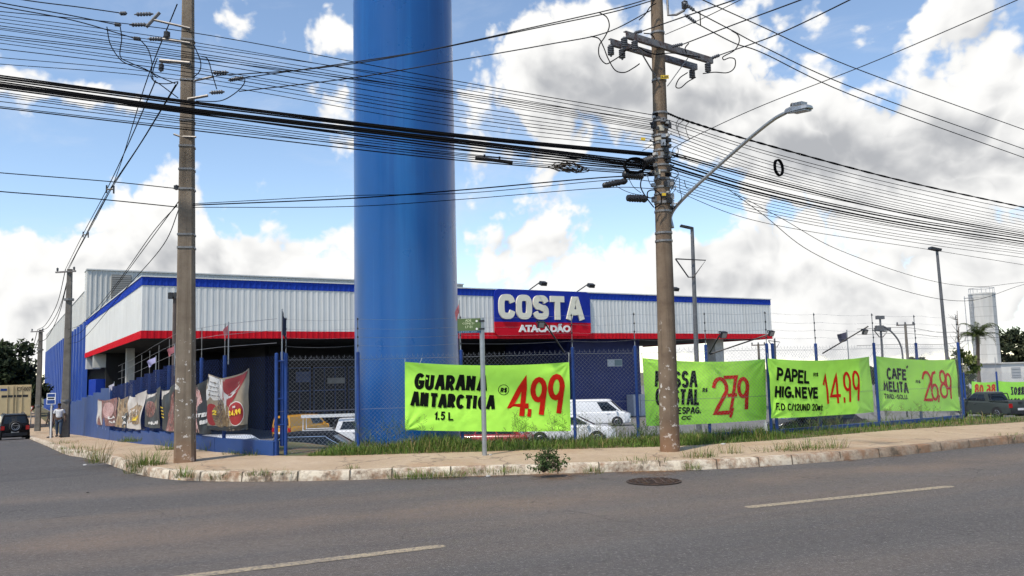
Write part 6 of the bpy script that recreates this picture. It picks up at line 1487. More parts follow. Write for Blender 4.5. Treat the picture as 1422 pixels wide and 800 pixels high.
# ================================================================ PEOPLE
M_SKIN = mat('dark_skin', (0.10, 0.055, 0.035), 0.6); M_HAIR = mat('black_hair', (0.01, 0.009, 0.008), 0.8)
def skinned(name, pts, edges, rads, m, parent, root=0, sub=2):
    me = bpy.data.meshes.new(name); me.from_pydata(pts, edges, []); me.update(); me.materials.append(m)
    o = bpy.data.objects.new(name, me); COL.objects.link(o); o.parent = parent
    md = o.modifiers.new('skin', 'SKIN'); md.use_smooth_shade = True
    sv = me.skin_vertices[0].data
    for i, r in enumerate(rads):
        sv[i].radius = r if isinstance(r, tuple) else (r, r); sv[i].use_root = (i == root)
    ss = o.modifiers.new('sub', 'SUBSURF'); ss.levels = sub; ss.render_levels = sub
    return o
def person(label, loc, heading, h, shirt, trousers, arm_out=0.1, stride=0.08):
    t = thing('person', label, 'person', loc, heading, None); k = h / 1.72
    V = lambda x, y, z: (x * k, y * k, z * k)
    # facing +x ; y to the left
    pts = [V(0, 0, 0.95), V(0, 0, 1.12), V(0.01, 0, 1.32), V(0, 0, 1.44), V(0.01, 0, 1.50), V(0.02, 0, 1.57), V(0.025, 0, 1.645), V(0.02, 0, 1.70)]
    ed = [(i, i + 1) for i in range(7)]; rd = [(0.13 * k, 0.155 * k), (0.105 * k, 0.14 * k), (0.12 * k, 0.17 * k), (0.075 * k, 0.10 * k), (0.055 * k, 0.055 * k), (0.075 * k, 0.068 * k), (0.095 * k, 0.078 * k), (0.06 * k, 0.055 * k)]
    arms, legs = [], []
    for s in (-1, 1):
        a = len(pts); pts += [V(0, s * 0.17, 1.40), V(-0.02, s * (0.22 + arm_out * 0.5), 1.14), V(0.05, s * (0.24 + arm_out * 0.4), 0.90), V(0.07, s * (0.25 + arm_out * 0.4), 0.80)]
        ed += [(3, a), (a, a + 1), (a + 1, a + 2), (a + 2, a + 3)]; rd += [0.06 * k, 0.045 * k, 0.033 * k, (0.025 * k, 0.04 * k)]; arms.append(a)
        # hand: palm fingers grouped on separate short chains
        for f in range(4):
            b = len(pts); q = 0.07 + (f - 1.5) * 0.018
            pts += [V(q + 0.005, s * (0.25 + arm_out * 0.4), 0.76), V(q + 0.01, s * (0.245 + arm_out * 0.4), 0.715 - 0.008 * (f in (1, 2)))]; ed += [(a + 3, b), (b, b + 1)]; rd += [0.009 * k, 0.007 * k]
        b = len(pts); pts += [V(0.115, s * (0.245 + arm_out * 0.4), 0.79), V(0.125, s * (0.243 + arm_out * 0.4), 0.755)]; ed += [(a + 2, b), (b, b + 1)]; rd += [0.010 * k, 0.008 * k]
        l = len(pts); dx = s * stride
        pts += [V(0, s * 0.09, 0.88), V(0.03 + dx, s * 0.10, 0.50), V(-0.01 + dx * 1.6, s * 0.10, 0.10), V(-0.0 + dx * 1.6, s * 0.10, 0.04), V(0.16 + dx * 1.6, s * 0.115, 0.03)]
        ed += [(0, l), (l, l + 1), (l + 1, l + 2), (l + 2, l + 3), (l + 3, l + 4)]; rd += [0.09 * k, 0.06 * k, 0.042 * k, 0.04 * k, (0.035 * k, 0.045 * k)]; legs.append(l)
    skinned('body', pts, ed, rd, M_SKIN, t)
    g = 1.16
    sp = [pts[0]] + pts[1:4]; se = [(0, 1), (1, 2), (2, 3)]; sr = [(0.15 * k, 0.175 * k), (0.125 * k, 0.165 * k), (0.14 * k, 0.19 * k), (0.08 * k, 0.115 * k)]
    for a in arms:
        b = len(sp); sp += [pts[a], tuple(lerp(pts[a][i], pts[a + 1][i], 0.8) for i in range(3))]; se += [(3, b), (b, b + 1)]; sr += [0.078 * k, 0.065 * k]
    skinned('shirt', sp, se, sr, shirt, t)
    tp = [V(0, 0, 0.98)]; te = []; tr = [(0.14 * k, 0.165 * k)]
    for l in legs:
        b = len(tp); tp += [pts[l], pts[l + 1], pts[l + 2]]; te += [(0, b), (b, b + 1), (b + 1, b + 2)]; tr += [0.105 * k, 0.078 * k, 0.062 * k]
    skinned('trousers', tp, te, tr, trousers, t)
    mb = MB(); mb.lathe([(0.02, 0.0), (0.072, -0.01), (0.088, -0.05), (0.084, -0.11)][::-1], V(0.005, 0, 1.755), 14); mb.build('hair', M_HAIR, t, smooth=True, world=False)
    for l in legs:
        mb = MB(); c = Vector(pts[l + 3]) + Vector((0.06, 0, -0.0)); mb.box(c + Vector((0, 0, 0.0)), (0.27 * k, 0.10 * k, 0.07 * k)); mb.build('shoe', M_BLACK, t, world=False)
    for s in (-1, 1):
        mb = MB(); mb.lathe([(0.002, -0.01), (0.012, 0), (0.002, 0.01)], V(0.108, s * 0.03, 1.655), 6); mb.build('eye', M_BLACK, t, world=False)
    mb = MB(); mb.prism([V(0.105, -0.014, 1.60), V(0.105, 0.014, 1.60), V(0.112, 0, 1.645)], V(0.022, 0, -0.004)); mb.build('nose', M_SKIN, t, world=False)
    mb = MB(); mb.box(V(0.098, 0, 1.575), (0.012, 0.045, 0.010)); mb.build('mouth', mat('lips', (0.09, 0.035, 0.03), 0.5), t, world=False)
    return t
def on_walk(px, Y): p = P(px, 600, Y); return (p.x, Y, walkz(p.x, Y))
person('person in a white T-shirt and blue jeans standing beside the dark pole', on_walk(81.5, 42.5), R(-70), 1.66, mat('white_shirt', (0.62, 0.62, 0.63), 0.8, var=0.06), mat('blue_jeans', (0.035, 0.06, 0.10), 0.9, var=0.3, scale=10))
person('person in a black shirt half hidden behind the blue bus stop sign', on_walk(71, 44.5), R(-110), 1.66, mat('black_shirt', (0.012, 0.012, 0.014), 0.8), mat('dark_trousers', (0.03, 0.03, 0.035), 0.9))

# ================================================================ SIGNS
c = G(673, 632.5, 0.17); sgn = thing('street_sign', 'green street name plate on a galvanised post at the corner', 'street sign', c)
zt = P(674, 441, c.y).z
mb = MB(); mb.tube([c + Vector((0, 0, -0.2)), Vector((c.x, c.y, zt))], 0.045, 14); mb.build('sign_post', M_ZINC, sgn, smooth=40)
M_GREEN = mat('sign_green', (0.085, 0.135, 0.04), 0.45, var=0.08, scale=4); M_SIGNBL = mat('sign_strip_blue', (0.01, 0.06, 0.13), 0.5); M_SLET = mat('sign_letters', (0.60, 0.66, 0.42), 0.5)
x0, x1 = P(635.5, 452, c.y).x, c.x - 0.02; z0, z1 = P(655, 459.5, c.y).z, P(655, 442.5, c.y).z
mb = MB(); mb.box(((x0 + x1) / 2, c.y - 0.05, (z0 + z1) / 2), (x1 - x0, 0.012, z1 - z0)); pl = mb.build('name_plate', M_GREEN, sgn)
mb = MB(); mb.box(((x0 + x1) / 2, c.y - 0.05, z0 - 0.022), (x1 - x0, 0.012, 0.04)); bs = mb.build('district_strip', M_SIGNBL, sgn)
for tx, px0, px1, zz, hh in (('ADE', 0.34, 0.60, 0.74, 0.19), ('CONJ 21', 0.22, 0.72, 0.48, 0.19), ('LT 01', 0.34, 0.64, 0.22, 0.19)):
    mb = MB(); Wp = x1 - x0; text_on(mb, tx, (x0 + px0 * Wp, c.y - 0.0585, z0 + zz * (z1 - z0)), (1, 0, 0), (0, 0, 1), (px1 - px0) * Wp, hh * (z1 - z0), 0.01); mb.build('lettering', M_SLET, pl, fix=False)
mb = MB(); text_on(mb, 'SETOR IND. CEILANDIA'[:10], (x0 + 0.03, c.y - 0.0585, z0 - 0.034), (1, 0, 0), (0, 0, 1), (x1 - x0) * 0.8, 0.022); mb.build('lettering', mat('strip_letters', (0.3, 0.42, 0.48), 0.5), bs, fix=False)
for z in (z0 + 0.03, z1 - 0.05):
    mb = MB(); mb.box((c.x + 0.0, c.y - 0.035, z), (0.10, 0.05, 0.03)); mb.build('clamp', M_BLACK, sgn)
    mb = MB(); mb.lathe([(0.02, 0), (0.02, 0.006)], (x1 - 0.07, c.y - 0.0575, z), 10, Matrix.Rotation(math.pi / 2, 3, 'X')); mb.build('bolt', M_WLET, sgn)
# bus stop sign
bl = on_walk(70.6, 41.5); b = Vector(bl); bus = thing('bus_stop_sign', 'blue bus stop sign with a white band on a white post', 'bus stop sign', b)
zb0, zb1 = P(70, 561.5, b.y).z, P(70, 546, b.y).z
mb = MB(); mb.tube([b, Vector((b.x, b.y, zb1 - 0.02))], 0.045, 8); mb.build('sign_post', M_WHITE, bus)
mb = MB(); mb.box((b.x, b.y - 0.06, (zb0 + zb1) / 2), (0.44, 0.03, zb1 - zb0)); p_ = mb.build('sign_plate', M_WLET, bus)
mb = MB()
mb.box((b.x, b.y - 0.078, zb0 + (zb1 - zb0) * 0.22), (0.38, 0.006, (zb1 - zb0) * 0.34)); mb.build('blue_field', M_FBLUE, p_)
mb = MB(); mb.box((b.x, b.y - 0.078, zb0 + (zb1 - zb0) * 0.80), (0.38, 0.006, (zb1 - zb0) * 0.28)); mb.build('blue_field', M_FBLUE, p_)
mb = MB(); mb.box((b.x, b.y - 0.079, zb0 + (zb1 - zb0) * 0.53), (0.32, 0.006, (zb1 - zb0) * 0.14)); mb.build('bus_pictogram', M_BLACK, p_)
# give way sign far down the street
p = P(43, 575, 82); y = thing('give_way_sign', 'small triangular give way sign beyond the parked black car', 'road sign', (p.x, 82, street_z(p.x, 82)))
mb = MB(); mb.tube([(p.x, 82, street_z(p.x, 82)), (p.x, 82, P(43, 564, 82).z)], 0.05, 6); mb.build('sign_post', M_CONC, y)
ta = [P(39, 564, 81.9), P(47, 564, 81.9), P(43, 572, 81.9)]; ctr = (ta[0] + ta[1] + ta[2]) / 3
mb = MB(); mb.prism(ta, (0, 0.03, 0)); q = mb.build('sign_plate', M_PRED, y)
mb = MB(); mb.prism([ctr + (v - ctr) * 0.62 + Vector((0, -0.01, 0)) for v in ta], (0, 0.005, 0)); mb.build('white_field', M_WLET, q)

# ================================================================ FLAGS
def flag(label, px, yt, yb, Y, m, fx, fy0, fy1, droop):
    """stick from yb up to yt at photo column px; the cloth hangs from its top towards photo column fx"""
    a, b = P(px, yb, Y), P(px, yt, Y); b.x = a.x; t = thing('flag', label, 'flag', a, 0, 'small flags round the lot')
    mb = MB(); mb.tube([a, b], 0.012, 6); mb.build('flag_stick', M_STEEL, t)
    w = P(fx, fy0, Y).x - a.x; h0 = b.z - P(px, fy0, Y).z; h = P(px, fy0, Y).z - P(px, fy1, Y).z
    def fn(u, v):
        z = b.z - h0 - v * h - u * droop * h
        return Vector((a.x + w * u * (1 - 0.25 * v), Y + 0.05 * math.sin(u * 7 + v * 2) * (0.3 + u), z))
    mb = MB(); mb.grid(fn, 10, 8); mb.build('flag_cloth', m, t, smooth=True, fix=False)
M_FPINK = mat('faded_red_flag', (0.40, 0.13, 0.15), 0.8, var=0.2, scale=6); M_FNAVY = mat('navy_flag', (0.015, 0.02, 0.055), 0.8, var=0.2); M_FLAV = mat('lavender_flag', (0.40, 0.38, 0.60), 0.8, var=0.1); M_FGRY = mat('slate_flag', (0.07, 0.07, 0.11), 0.8, var=0.2); M_FWHT = mat('pale_flag', (0.5, 0.48, 0.55), 0.8)
flag('faded red flag drooping above the largest food poster', 317, 447, 506, 17.3, M_FPINK, 309, 449, 462, 0.9)
flag('navy flag hanging limp on the double blue post', 391.5, 429, 500, 16.0, M_FNAVY, 396.5, 430, 458, 0.5)
flag('lavender flag above the left street fence in front of the white column', 216, 494, 532, 22.5, M_FLAV, 203, 495, 503, 0.9)
flag('pale pink flag just left of the left pole', 242, 478, 522, 20.5, M_FPINK, 231, 480, 489, 0.7)
flag('pale pink flag sticking out right of the blue tower', 639.5, 417, 500, 16.9, M_FPINK, 631, 420, 432, 1.2)
flag('slate grey flag flying above the PAPEL banner', 1180, 458, 520, 19.6, M_FGRY, 1163, 461, 473, 0.25)
flag('small whitish flag far along the left street fence', 158, 530, 556, 31.3, M_FWHT, 150, 532, 540, 0.6)

# ================================================================ FLOODLIGHTS on the fence
def floodlight(label, hx, hy, ax, ay, bx_, by_, Y, s=0.2):
    a, b, hc = P(bx_, by_, Y), P(ax, ay, Y - 0.4), P(hx, hy, Y - 0.45)
    t = thing('floodlight', label, 'floodlight', a, 0, 'floodlights on the fence posts')
    mb = MB(); mb.tube([a, b], 0.016, 6); mb.build('lamp_arm', M_BLACK, t)
    rot = Matrix.Rotation(R(25), 3, 'Z') @ Matrix.Rotation(R(28), 3, 'X')
    mb = MB(); mb.box(hc, (s, s * 0.45, s * 1.0), rot); mb.prism([hc + rot @ Vector(q) for q in ((-s * 0.55, -s * 0.25, -s * 0.52), (s * 0.55, -s * 0.25, -s * 0.52), (s * 0.55, -s * 0.25, s * 0.52), (-s * 0.55, -s * 0.25, s * 0.52))], rot @ Vector((0, 0.03, 0))); hd = mb.build('lamp_head', M_BLACK, t)
    mb = MB(); mb.box(hc + rot @ Vector((0, -s * 0.27, 0)), (s * 0.85, 0.012, s * 0.8), rot); mb.build('lens', mat('flood_glass', (0.25, 0.26, 0.27), 0.15), hd)
    mb = MB(); mb.tube([hc + rot @ Vector((-s * 0.6, 0.03, 0)), hc + rot @ Vector((-s * 0.6, s * 0.5, s * 0.3)), hc + rot @ Vector((s * 0.6, s * 0.5, s * 0.3)), hc + rot @ Vector((s * 0.6, 0.03, 0))], 0.012, 5); mb.build('bracket', M_BLACK, t)
floodlight('black floodlight in front of the red ATACADÃO sign on a slanting arm', 751, 450.5, 757, 449, 784, 490, 17.05, 0.13)
floodlight('black floodlight on a short arm just right of the right pole', 1004.5, 465, 999, 466, 985, 491, 17.5, 0.13)
floodlight('black floodlight at the end of the long arm below the fascia end', 1071, 463, 1066, 465, 986, 492, 17.5, 0.11)
floodlight('black floodlight on a long arm crossing the slate flag', 1201, 461, 1206, 453, 1142, 491, 18.7, 0.11)

# ================================================================ LAMP POSTS of the lot
M_LAMP = mat('dull_lamp_steel', (0.13, 0.13, 0.135), 0.5, metal=0.4, var=0.2, scale=4)
def post_lamp(label, px, yt, px_b, Y, r, tri=None, head='flat', group='lamp posts in the lot'):
    tb = P(px, yt, Y); bb = P(px_b, 500, Y); zb = lot_z(bb.x, Y); base = Vector((bb.x + (bb.x - tb.x) * (bb.z - zb) / max(0.1, tb.z - bb.z) * 0.0, Y, zb)); base.x = tb.x + (bb.x - tb.x) * 0.8
    t = thing('lamp_post', label, 'lamp post', base, 0, group)
    mb = MB(); mb.tube([base, base + (tb - base) * 0.5, tb], [r * 1.15, r, r * 0.75], 10); mb.build('lamp_pole', M_LAMP, t, smooth=40)
    if head == 'flat':
        mb = MB(); rot = Matrix.Rotation(R(-14), 3, 'Y') if px < 1000 else Matrix.Rotation(R(20), 3, 'Y')
        mb.box(tb + Vector((-0.28 if px < 1000 else -0.08, 0, 0.03)), (0.6 if px < 1000 else 0.42, 0.3, 0.09), Matrix.Rotation(R(14), 3, 'Y')); mb.build('lamp_head', M_BLACK, t)
    if head == 'double':
        for dz, dx in ((0.0, 0.0), (-0.85, -0.15), (-0.85, 0.4)):
            mb = MB(); mb.box(tb + Vector((dx, 0, dz)), (0.55, 0.3, 0.25)); mb.build('lamp_head', M_LAMP, t)
    if tri:
        x0, x1, y0, xa, xb, y1 = tri; q = [P(x0, y0, Y - r * 2), P(x1, y0 + 2, Y - r * 2), P(xb, y1, Y - r * 2), P(xa, y1, Y - r * 2)]
        mb = MB(); mb.tube(q + [q[0]], 0.035, 6); mb.build('floodlight_frame', M_BLACK, t)
    return t
post_lamp('tall lamp post with an inverted triangle frame right of the right pole', 961, 316, 965, 40, 0.11, (938, 980, 359.5, 956, 963, 385))
post_lamp('slim leaning lamp post above the CAFE banner', 1301, 347, 1318, 33, 0.07)
post_lamp('distant lamp post with three lamp boxes beside the curved arm lamp', 1222, 441, 1225, 60, 0.09, (1214, 1232, 459, 1221, 1226, 468), 'double')
post_lamp('short distant lamp post with a triangle frame left of the PAPEL banner', 1075.5, 470, 1077, 70, 0.09, (1067, 1083, 473, 1073, 1079, 482), None)
a = P(1254, 500, 57); t = thing('lamp_post', 'distant curved arm lamp post behind the gap between the green banners', 'lamp post', (a.x, 57, lot_z(a.x, 57)), 0, 'lamp posts in the lot')
mb = MB(); mb.tube(catmull([Vector((a.x, 57, lot_z(a.x, 57))), a, P(1250, 478, 57), P(1241, 464, 57), P(1230, 455, 57), P(1224, 453, 57)], 5), 0.06, 8); mb.build('lamp_arm', M_LAMP, t, smooth=True)
mb = MB(); mb.box(P(1221, 453.5, 57), (0.5, 0.3, 0.14)); mb.build('lamp_head', M_LAMP, t)
c = P(243, 412, 21.5); zb = lot_z(c.x, 21.5) ; t = thing('lamp_post', 'thin dark lamp post with two small lamps just left of the left pole', 'lamp post', (c.x, 21.5, zb), 0, 'lamp posts in the lot')
mb = MB(); mb.tube([(c.x, 21.5, zb), c], 0.055, 8); mb.build('lamp_pole', mat('rusty_dark_steel', (0.10, 0.075, 0.065), 0.7, var=0.3), t)
for s in (-1, 1):
    mb = MB(); mb.box(c + Vector((s * 0.08, -0.05, 0.02)), (0.12, 0.12, 0.16)); mb.build('lamp_head', M_BLACK, t)
for px, yt, Y, hw, lab in ((1257, 450, 80, 0.85, 'distant wooden crossarm pole above the CAFE banner'), (1053, 478, 90, 0.75, 'small distant crossarm pole above the MASSA banner'), (1386, 455, 120, 0.0, 'thin distant pole among the dark trees at the right')):
    tp = P(px, yt, Y); t = thing('utility_pole', lab, 'utility pole', (tp.x, Y, -2.9), 0, 'distant utility poles'); mb = MB(); mb.tube([(tp.x, Y, -2.9), tp], [0.17, 0.12], 8); mb.build('pole_shaft', M_POLE3, t)
    if hw:
        mb = MB(); mb.bar(tp + Vector((-hw, 0, -0.1)), tp + Vector((hw, 0, -0.1)), 0.12); mb.build('crossarm', M_BEAM, t)
        for q in (-hw * 0.9, 0, hw * 0.9): insulator_mesh(tp + Vector((q, 0, -0.04)), (0, 0, 1), 0.25, 0.09, 2).build('insulator', M_INS, t)
for y0, y1, y2, k in ((455, 462, 459, 0), (463, 468, 464, 1), (478, 478, 470, 2)):
    cable([(1190, y0 + 2), (1257, y0), (1310, y1), (1365, y2), (1430, y2 - 4)], 80, 84, 0.018, 'power_conductor', 'faint distant wire strung past the white water tower', 'distant wires at the right')

# ================================================================ SMALL WHITE BUILDING at the right
M_LOWW = mat('stained_white_wall', (0.55, 0.54, 0.51), 0.85, var=0.12, scale=0.6)
b0, b1 = P(1391, 520, 82), P(1460, 520, 82); zt_ = P(1400, 505, 82).z
hs = thing('white_outbuilding', 'low white building beside the white water tower', 'building', (b0.x, 82, -2.9))
mb = MB(); mb.box(((b0.x + b1.x) / 2, 85, (zt_ - 2.9) / 2), (b1.x - b0.x, 6, zt_ + 2.9)); mb.build('wall', M_LOWW, hs)
mb = MB(); mb.box(((b0.x + b1.x) / 2, 85, zt_ + 0.06), (b1.x - b0.x + 0.3, 6.3, 0.11)); mb.build('roof', M_CONC, hs)
wx = P(1411, 520, 82).x; mb = MB(); mb.box((wx, 81.97, P(1411, 517, 82).z), (0.9, 0.05, 1.0)); f_ = mb.build('window', mat('grey_shutter', (0.33, 0.34, 0.35), 0.5), hs)
for k in range(3):
    mb = MB(); mb.box((wx, 81.93, P(1411, 517, 82).z - 0.3 + 0.3 * k), (0.86, 0.02, 0.04)); mb.build('window_bar', M_STEEL, f_)
w0, w1 = P(1376, 520, 95), P(1500, 520, 95); mb = MB(); mb.box(((w0.x + w1.x) / 2, 95, -1.4), (w1.x - w0.x, 0.25, 3.0)); tag(mb.build('garden_wall', M_LOWW), 'long pale wall running behind the low white building', 'wall')

# ================================================================ TREES
M_BARK = mat('bark', (0.09, 0.065, 0.045), 0.95, var=0.35, scale=6)
def leaf_mat(name, col, var=0.35): 
    return mat(name, col, 0.75, var=var, scale=0.6, spec=0.2)
LEAF = {'dark': [leaf_mat('dark_leaves', (0.018, 0.028, 0.012)), leaf_mat('dark_leaves_light', (0.04, 0.055, 0.022))], 'mid': [leaf_mat('mid_leaves', (0.055, 0.075, 0.018)), leaf_mat('mid_leaves_light', (0.11, 0.13, 0.035))], 'dull': [leaf_mat('dull_leaves', (0.035, 0.045, 0.022)), leaf_mat('dull_leaves_light', (0.06, 0.068, 0.035))]}
def leafquad(mb, p, s, rgx):
    a = Vector((rgx.gauss(0, 1), rgx.gauss(0, 1), rgx.gauss(0, 1))).normalized(); b = a.cross(Vector((rgx.gauss(0, 1), rgx.gauss(0, 1), rgx.gauss(0, 1)))).normalized()
    o = len(mb.v); mb.v += [p - a * s, p + b * s * 0.45, p + a * s, p - b * s * 0.45]; mb.f.append([o, o + 1, o + 2, o + 3]); mb.mi.append(mb.cur)
def tree(label, base, h, rx, rz, cz, kind, seed, clumps=26, per=70, ls=0.22, name='tree', group=None, trunk=0.2, lean=0.0):
    rgx = random.Random(seed); base = Vector(base); t = thing(name, label, 'tree', base, 0, group)
    mb = MB(); top = base + Vector((lean, 0, h * 0.75)); mid = base + Vector((lean * 0.3, 0.05, h * 0.35)); mb.tube(catmull([base - Vector((0, 0, 0.2)), mid, top], 4), [trunk * (1 - 0.09 * k) for k in range(9)], 7)
    tips = []
    cc = base + Vector((lean, 0, cz))
    for k in range(clumps):
        while True:
            q = Vector((rgx.uniform(-1, 1), rgx.uniform(-1, 1), rgx.uniform(-1, 1)))
            if 0.25 < q.length < 1: break
        p = cc + Vector((q.x * rx, q.y * rx, q.z * rz)); tips.append(p)
        if k % 3 == 0:
            s_ = lerp(0.3, 0.8, rgx.random()); a = mid + (top - mid) * s_; mb.tube([a, (a + p) / 2 + Vector((0, 0, rgx.uniform(-0.3, 0.3))), p], [trunk * 0.35, trunk * 0.22, trunk * 0.08], 5)
    mb.build('trunk', M_BARK, t, smooth=True)
    mb = MB()
    for p in tips:
        cr = rgx.uniform(0.16, 0.34) * rx; mb.cur = 1 if rgx.random() < 0.4 else 0
        for i in range(per):
            d = Vector((rgx.gauss(0, 0.55), rgx.gauss(0, 0.55), rgx.gauss(0, 0.42))) * cr
            leafquad(mb, p + d, ls * rgx.uniform(0.6, 1.25), rgx)
    mb.build('crown', LEAF[kind], t, fix=False)
    return t
def tr_at(px, Y): return (P(px, 520, Y).x, Y, -2.9)
tree('big dark tree behind the beige truck at the left edge', tr_at(8, 100), 9, 3.6, 3.9, 6.3, 'dark', 1, 60, 120, 0.34, trunk=0.35)
tree('dark bushy tree behind the farthest pole at the left', tr_at(38, 112), 6, 2.6, 2.6, 4.2, 'dark', 2, 34, 110, 0.34, trunk=0.25)
tree('dark tree cut off by the left edge', tr_at(-32, 98), 10, 3.4, 3.8, 6.5, 'dark', 3, 40, 110, 0.34)
tree('green feathery tree with bare twigs above it, left of the palm', tr_at(1326, 62), 5.6, 1.45, 2.1, 3.5, 'mid', 4, 34, 80, 0.2, trunk=0.14)
tree('dark brownish tree right of the white water tower', tr_at(1398, 104), 8.6, 1.9, 3.1, 5.4, 'dull', 5, 34, 80, 0.3)
tree('dark tree cut by the right edge', tr_at(1424, 104), 8.8, 2.1, 3.0, 5.6, 'dull', 6, 36, 80, 0.3)
tree('dark tree beyond the right edge', tr_at(1456, 100), 8.5, 2.4, 3.0, 5.2, 'dull', 61, 30, 80, 0.3)
for k, (px, hh) in enumerate(((1232, 4.5), (1247, 4.9), (1263, 5.3), (1279, 5.2), (1297, 4.8), (1215, 4.2))):
    tree(('low dark tree in the far row, leftmost but one', 'low dark tree in the far row under the curved lamp', 'tallest low dark tree in the far row by the crossarm pole', 'low dark tree in the far row left of the lamp post', 'low dark tree in the far row right of the lamp post', 'leftmost low dark tree in the far row')[k], tr_at(px, 118), hh, 1.3, 1.2, hh - 1.0, 'dark', 70 + k, 16, 60, 0.3, group='low trees in the far row')
# bare twigs over the feathery tree
t = thing('bare_tree', 'thin leafless tree poking out above the feathery green tree', 'tree', tr_at(1330, 63)); rgx = random.Random(8); mb = MB(); b = Vector(tr_at(1330, 63)); tp = P(1329, 432, 63)
mb.tube([b, (b + tp) / 2 + Vector((0.1, 0, 0)), tp], [0.10, 0.06, 0.015], 6); mb.build('trunk', M_BARK, t)
mb = MB()
for k in range(26):
    s_ = rgx.uniform(0.55, 0.97); a = b + (tp - b) * s_; d = Vector((rgx.uniform(-1, 1), rgx.uniform(-0.6, 0.6), rgx.uniform(0.3, 1))).normalized() * rgx.uniform(0.4, 1.1) * (1.3 - s_) * 1.8
    mb.tube([a, a + d * 0.5 + Vector((0, 0, -0.05)), a + d], [0.022, 0.014, 0.005], 4)
mb.build('twigs', M_BARK, t)
# palm
def palm(label, px, Y, top_y, seed, fr=2.2, n=20):
    rgx = random.Random(seed); b = Vector(tr_at(px, Y)); tp = P(px, top_y, Y); t = thing('palm_tree', label, 'palm tree', b)
    mb = MB(); pts = [b + (tp - b) * (k / 8) + Vector((0.05 * math.sin(k), 0, 0)) for k in range(9)]; mb.tube(pts, [0.22 - 0.012 * k for k in range(9)], 9); mb.build('trunk', M_BARK, t, smooth=True)
    for i in range(n):
        mb = MB(); a = 2 * math.pi * i / n + rgx.uniform(-0.15, 0.15); el = rgx.uniform(0.15, 1.3); L_ = fr * rgx.uniform(0.75, 1.1); pts = []
        for k in range(9):
            s_ = k / 8; e = el - s_ * s_ * 1.7; q = (pts[-1] if pts else tp) + (Vector((math.cos(a) * math.cos(e), math.sin(a) * math.cos(e), math.sin(e))) * L_ / 8 if k else Vector((0, 0, 0))); pts.append(q)
        mb.tube(pts, [0.025 - 0.0025 * k for k in range(9)], 4)
        side_ = Vector((-math.sin(a), math.cos(a), 0))
        for k in range(1, 9):
            for j in range(2):
                p = pts[k - 1] + (pts[k] - pts[k - 1]) * (j * 0.5 + 0.3)
                for s in (-1, 1):
                    d = (side_ * s * 0.75 + (pts[k] - pts[k - 1]).normalized() * 0.5 + Vector((0, 0, -0.35 - 0.3 * rgx.random()))).normalized() * fr * 0.24 * (1.15 - k / 10); wv = (pts[k] - pts[k - 1]).normalized() * 0.035
                    mb.add([p - wv, p + wv, p + d], [(0, 1, 2)])
        mb.build('frond', LEAF['mid'][0] if i % 3 else LEAF['dull'][1], t, fix=False)
palm('shaggy palm tree in front of the white water tower', 1357, 70, 466, 5, 2.1, 30)

# ================================================================ GRASS AND WEEDS
GM = [mat('grass_green', (0.12, 0.185, 0.03), 0.7, var=0.3, scale=3, spec=0.2), mat('grass_dark', (0.055, 0.10, 0.018), 0.7, spec=0.2), mat('grass_dry', (0.27, 0.21, 0.09), 0.8, spec=0.2)]
rg = random.Random(21)
def blade(mb, p, h, w, lean, a):
    """two segment bent blade"""
    d = Vector((math.cos(a), math.sin(a), 0)); s_ = Vector((-d.y, d.x, 0)) * w
    m1 = p + d * lean * h * 0.35 + Vector((0, 0, h * 0.6)); tp = p + d * lean * h + Vector((0, 0, h * (1 - 0.25 * lean)))
    mb.add([p - s_, p + s_, m1 + s_ * 0.7, m1 - s_ * 0.7, tp], [(0, 1, 2, 3), (3, 2, 4)])
def station(px_x, off):
    pass
mb = MB(); i0, i1 = near_k(-4.4, 13.4), near_k(13.2, 17.8)
def vz(off): return 0.18 if off < 2.25 else (0.176 + 0.024 * (off - 2.25) / 0.95 if off < 3.2 else 0.20 - 0.08 * (off - 3.2) / 1.1)
NB = 30000
for k in range(NB):
    f = i0 + rg.random() * (i1 - i0); i = int(f); q = f - i
    off = 2.2 + rg.random() ** 1.15 * 2.0
    edge = min(1.0, (off - 2.1) / 0.4)
    base = KL[i].lerp(KL[i + 1], q) + KN[i].lerp(KN[i + 1], q) * off
    u = mnoise.noise(Vector((base.x * 0.9, base.y * 0.9, 3)))
    bare = mnoise.noise(Vector((base.x * 0.35, base.y * 0.5, 8)))
    if off < 2.5 and rg.random() < 0.35 + bare: continue
    h = (0.085 + 0.15 * max(0, u + 0.55)) * (0.45 + 0.55 * edge) * (0.45 + 1.0 * rg.random() ** 1.6)
    if base.x < -1.9: h *= max(0.62, 1 - 0.2 * (-1.9 - base.x))
    if abs(base.x - TX) < 1.6: h *= 1.35
    if base.x > 5.5: h *= 0.85
    mb.cur = 2 if rg.random() < 0.08 + 0.35 * max(0, bare) else (1 if rg.random() < 0.45 else 0)
    blade(mb, Vector((base.x, base.y, vz(off) - 0.02)), h, rg.uniform(0.003, 0.007), rg.uniform(0.15, 1.1), rg.uniform(0, 6.28))
tag(mb.build('verge_grass', GM, fix=False), kind='stuff')
# grass on the bank and lot edge behind the fence, by the tower foot
mb = MB()
for k in range(9000):
    f = i0 + rg.random() * (i1 - i0); i = int(f); q = f - i; off = 4.2 + rg.random() * 1.3
    base = KL[i].lerp(KL[i + 1], q) + KN[i].lerp(KN[i + 1], q) * off
    z = lerp(0.12, lot_z(base.x, base.y) - 0.1, (off - 4.3) / 1.3) if off > 4.3 else 0.12
    mb.cur = 1 if rg.random() < 0.5 else 0
    blade(mb, Vector((base.x, base.y, z)), rg.uniform(0.12, 0.34), rg.uniform(0.005, 0.010), rg.uniform(0.1, 0.7), rg.uniform(0, 6.28))
tag(mb.build('bank_grass', GM, fix=False), kind='stuff')
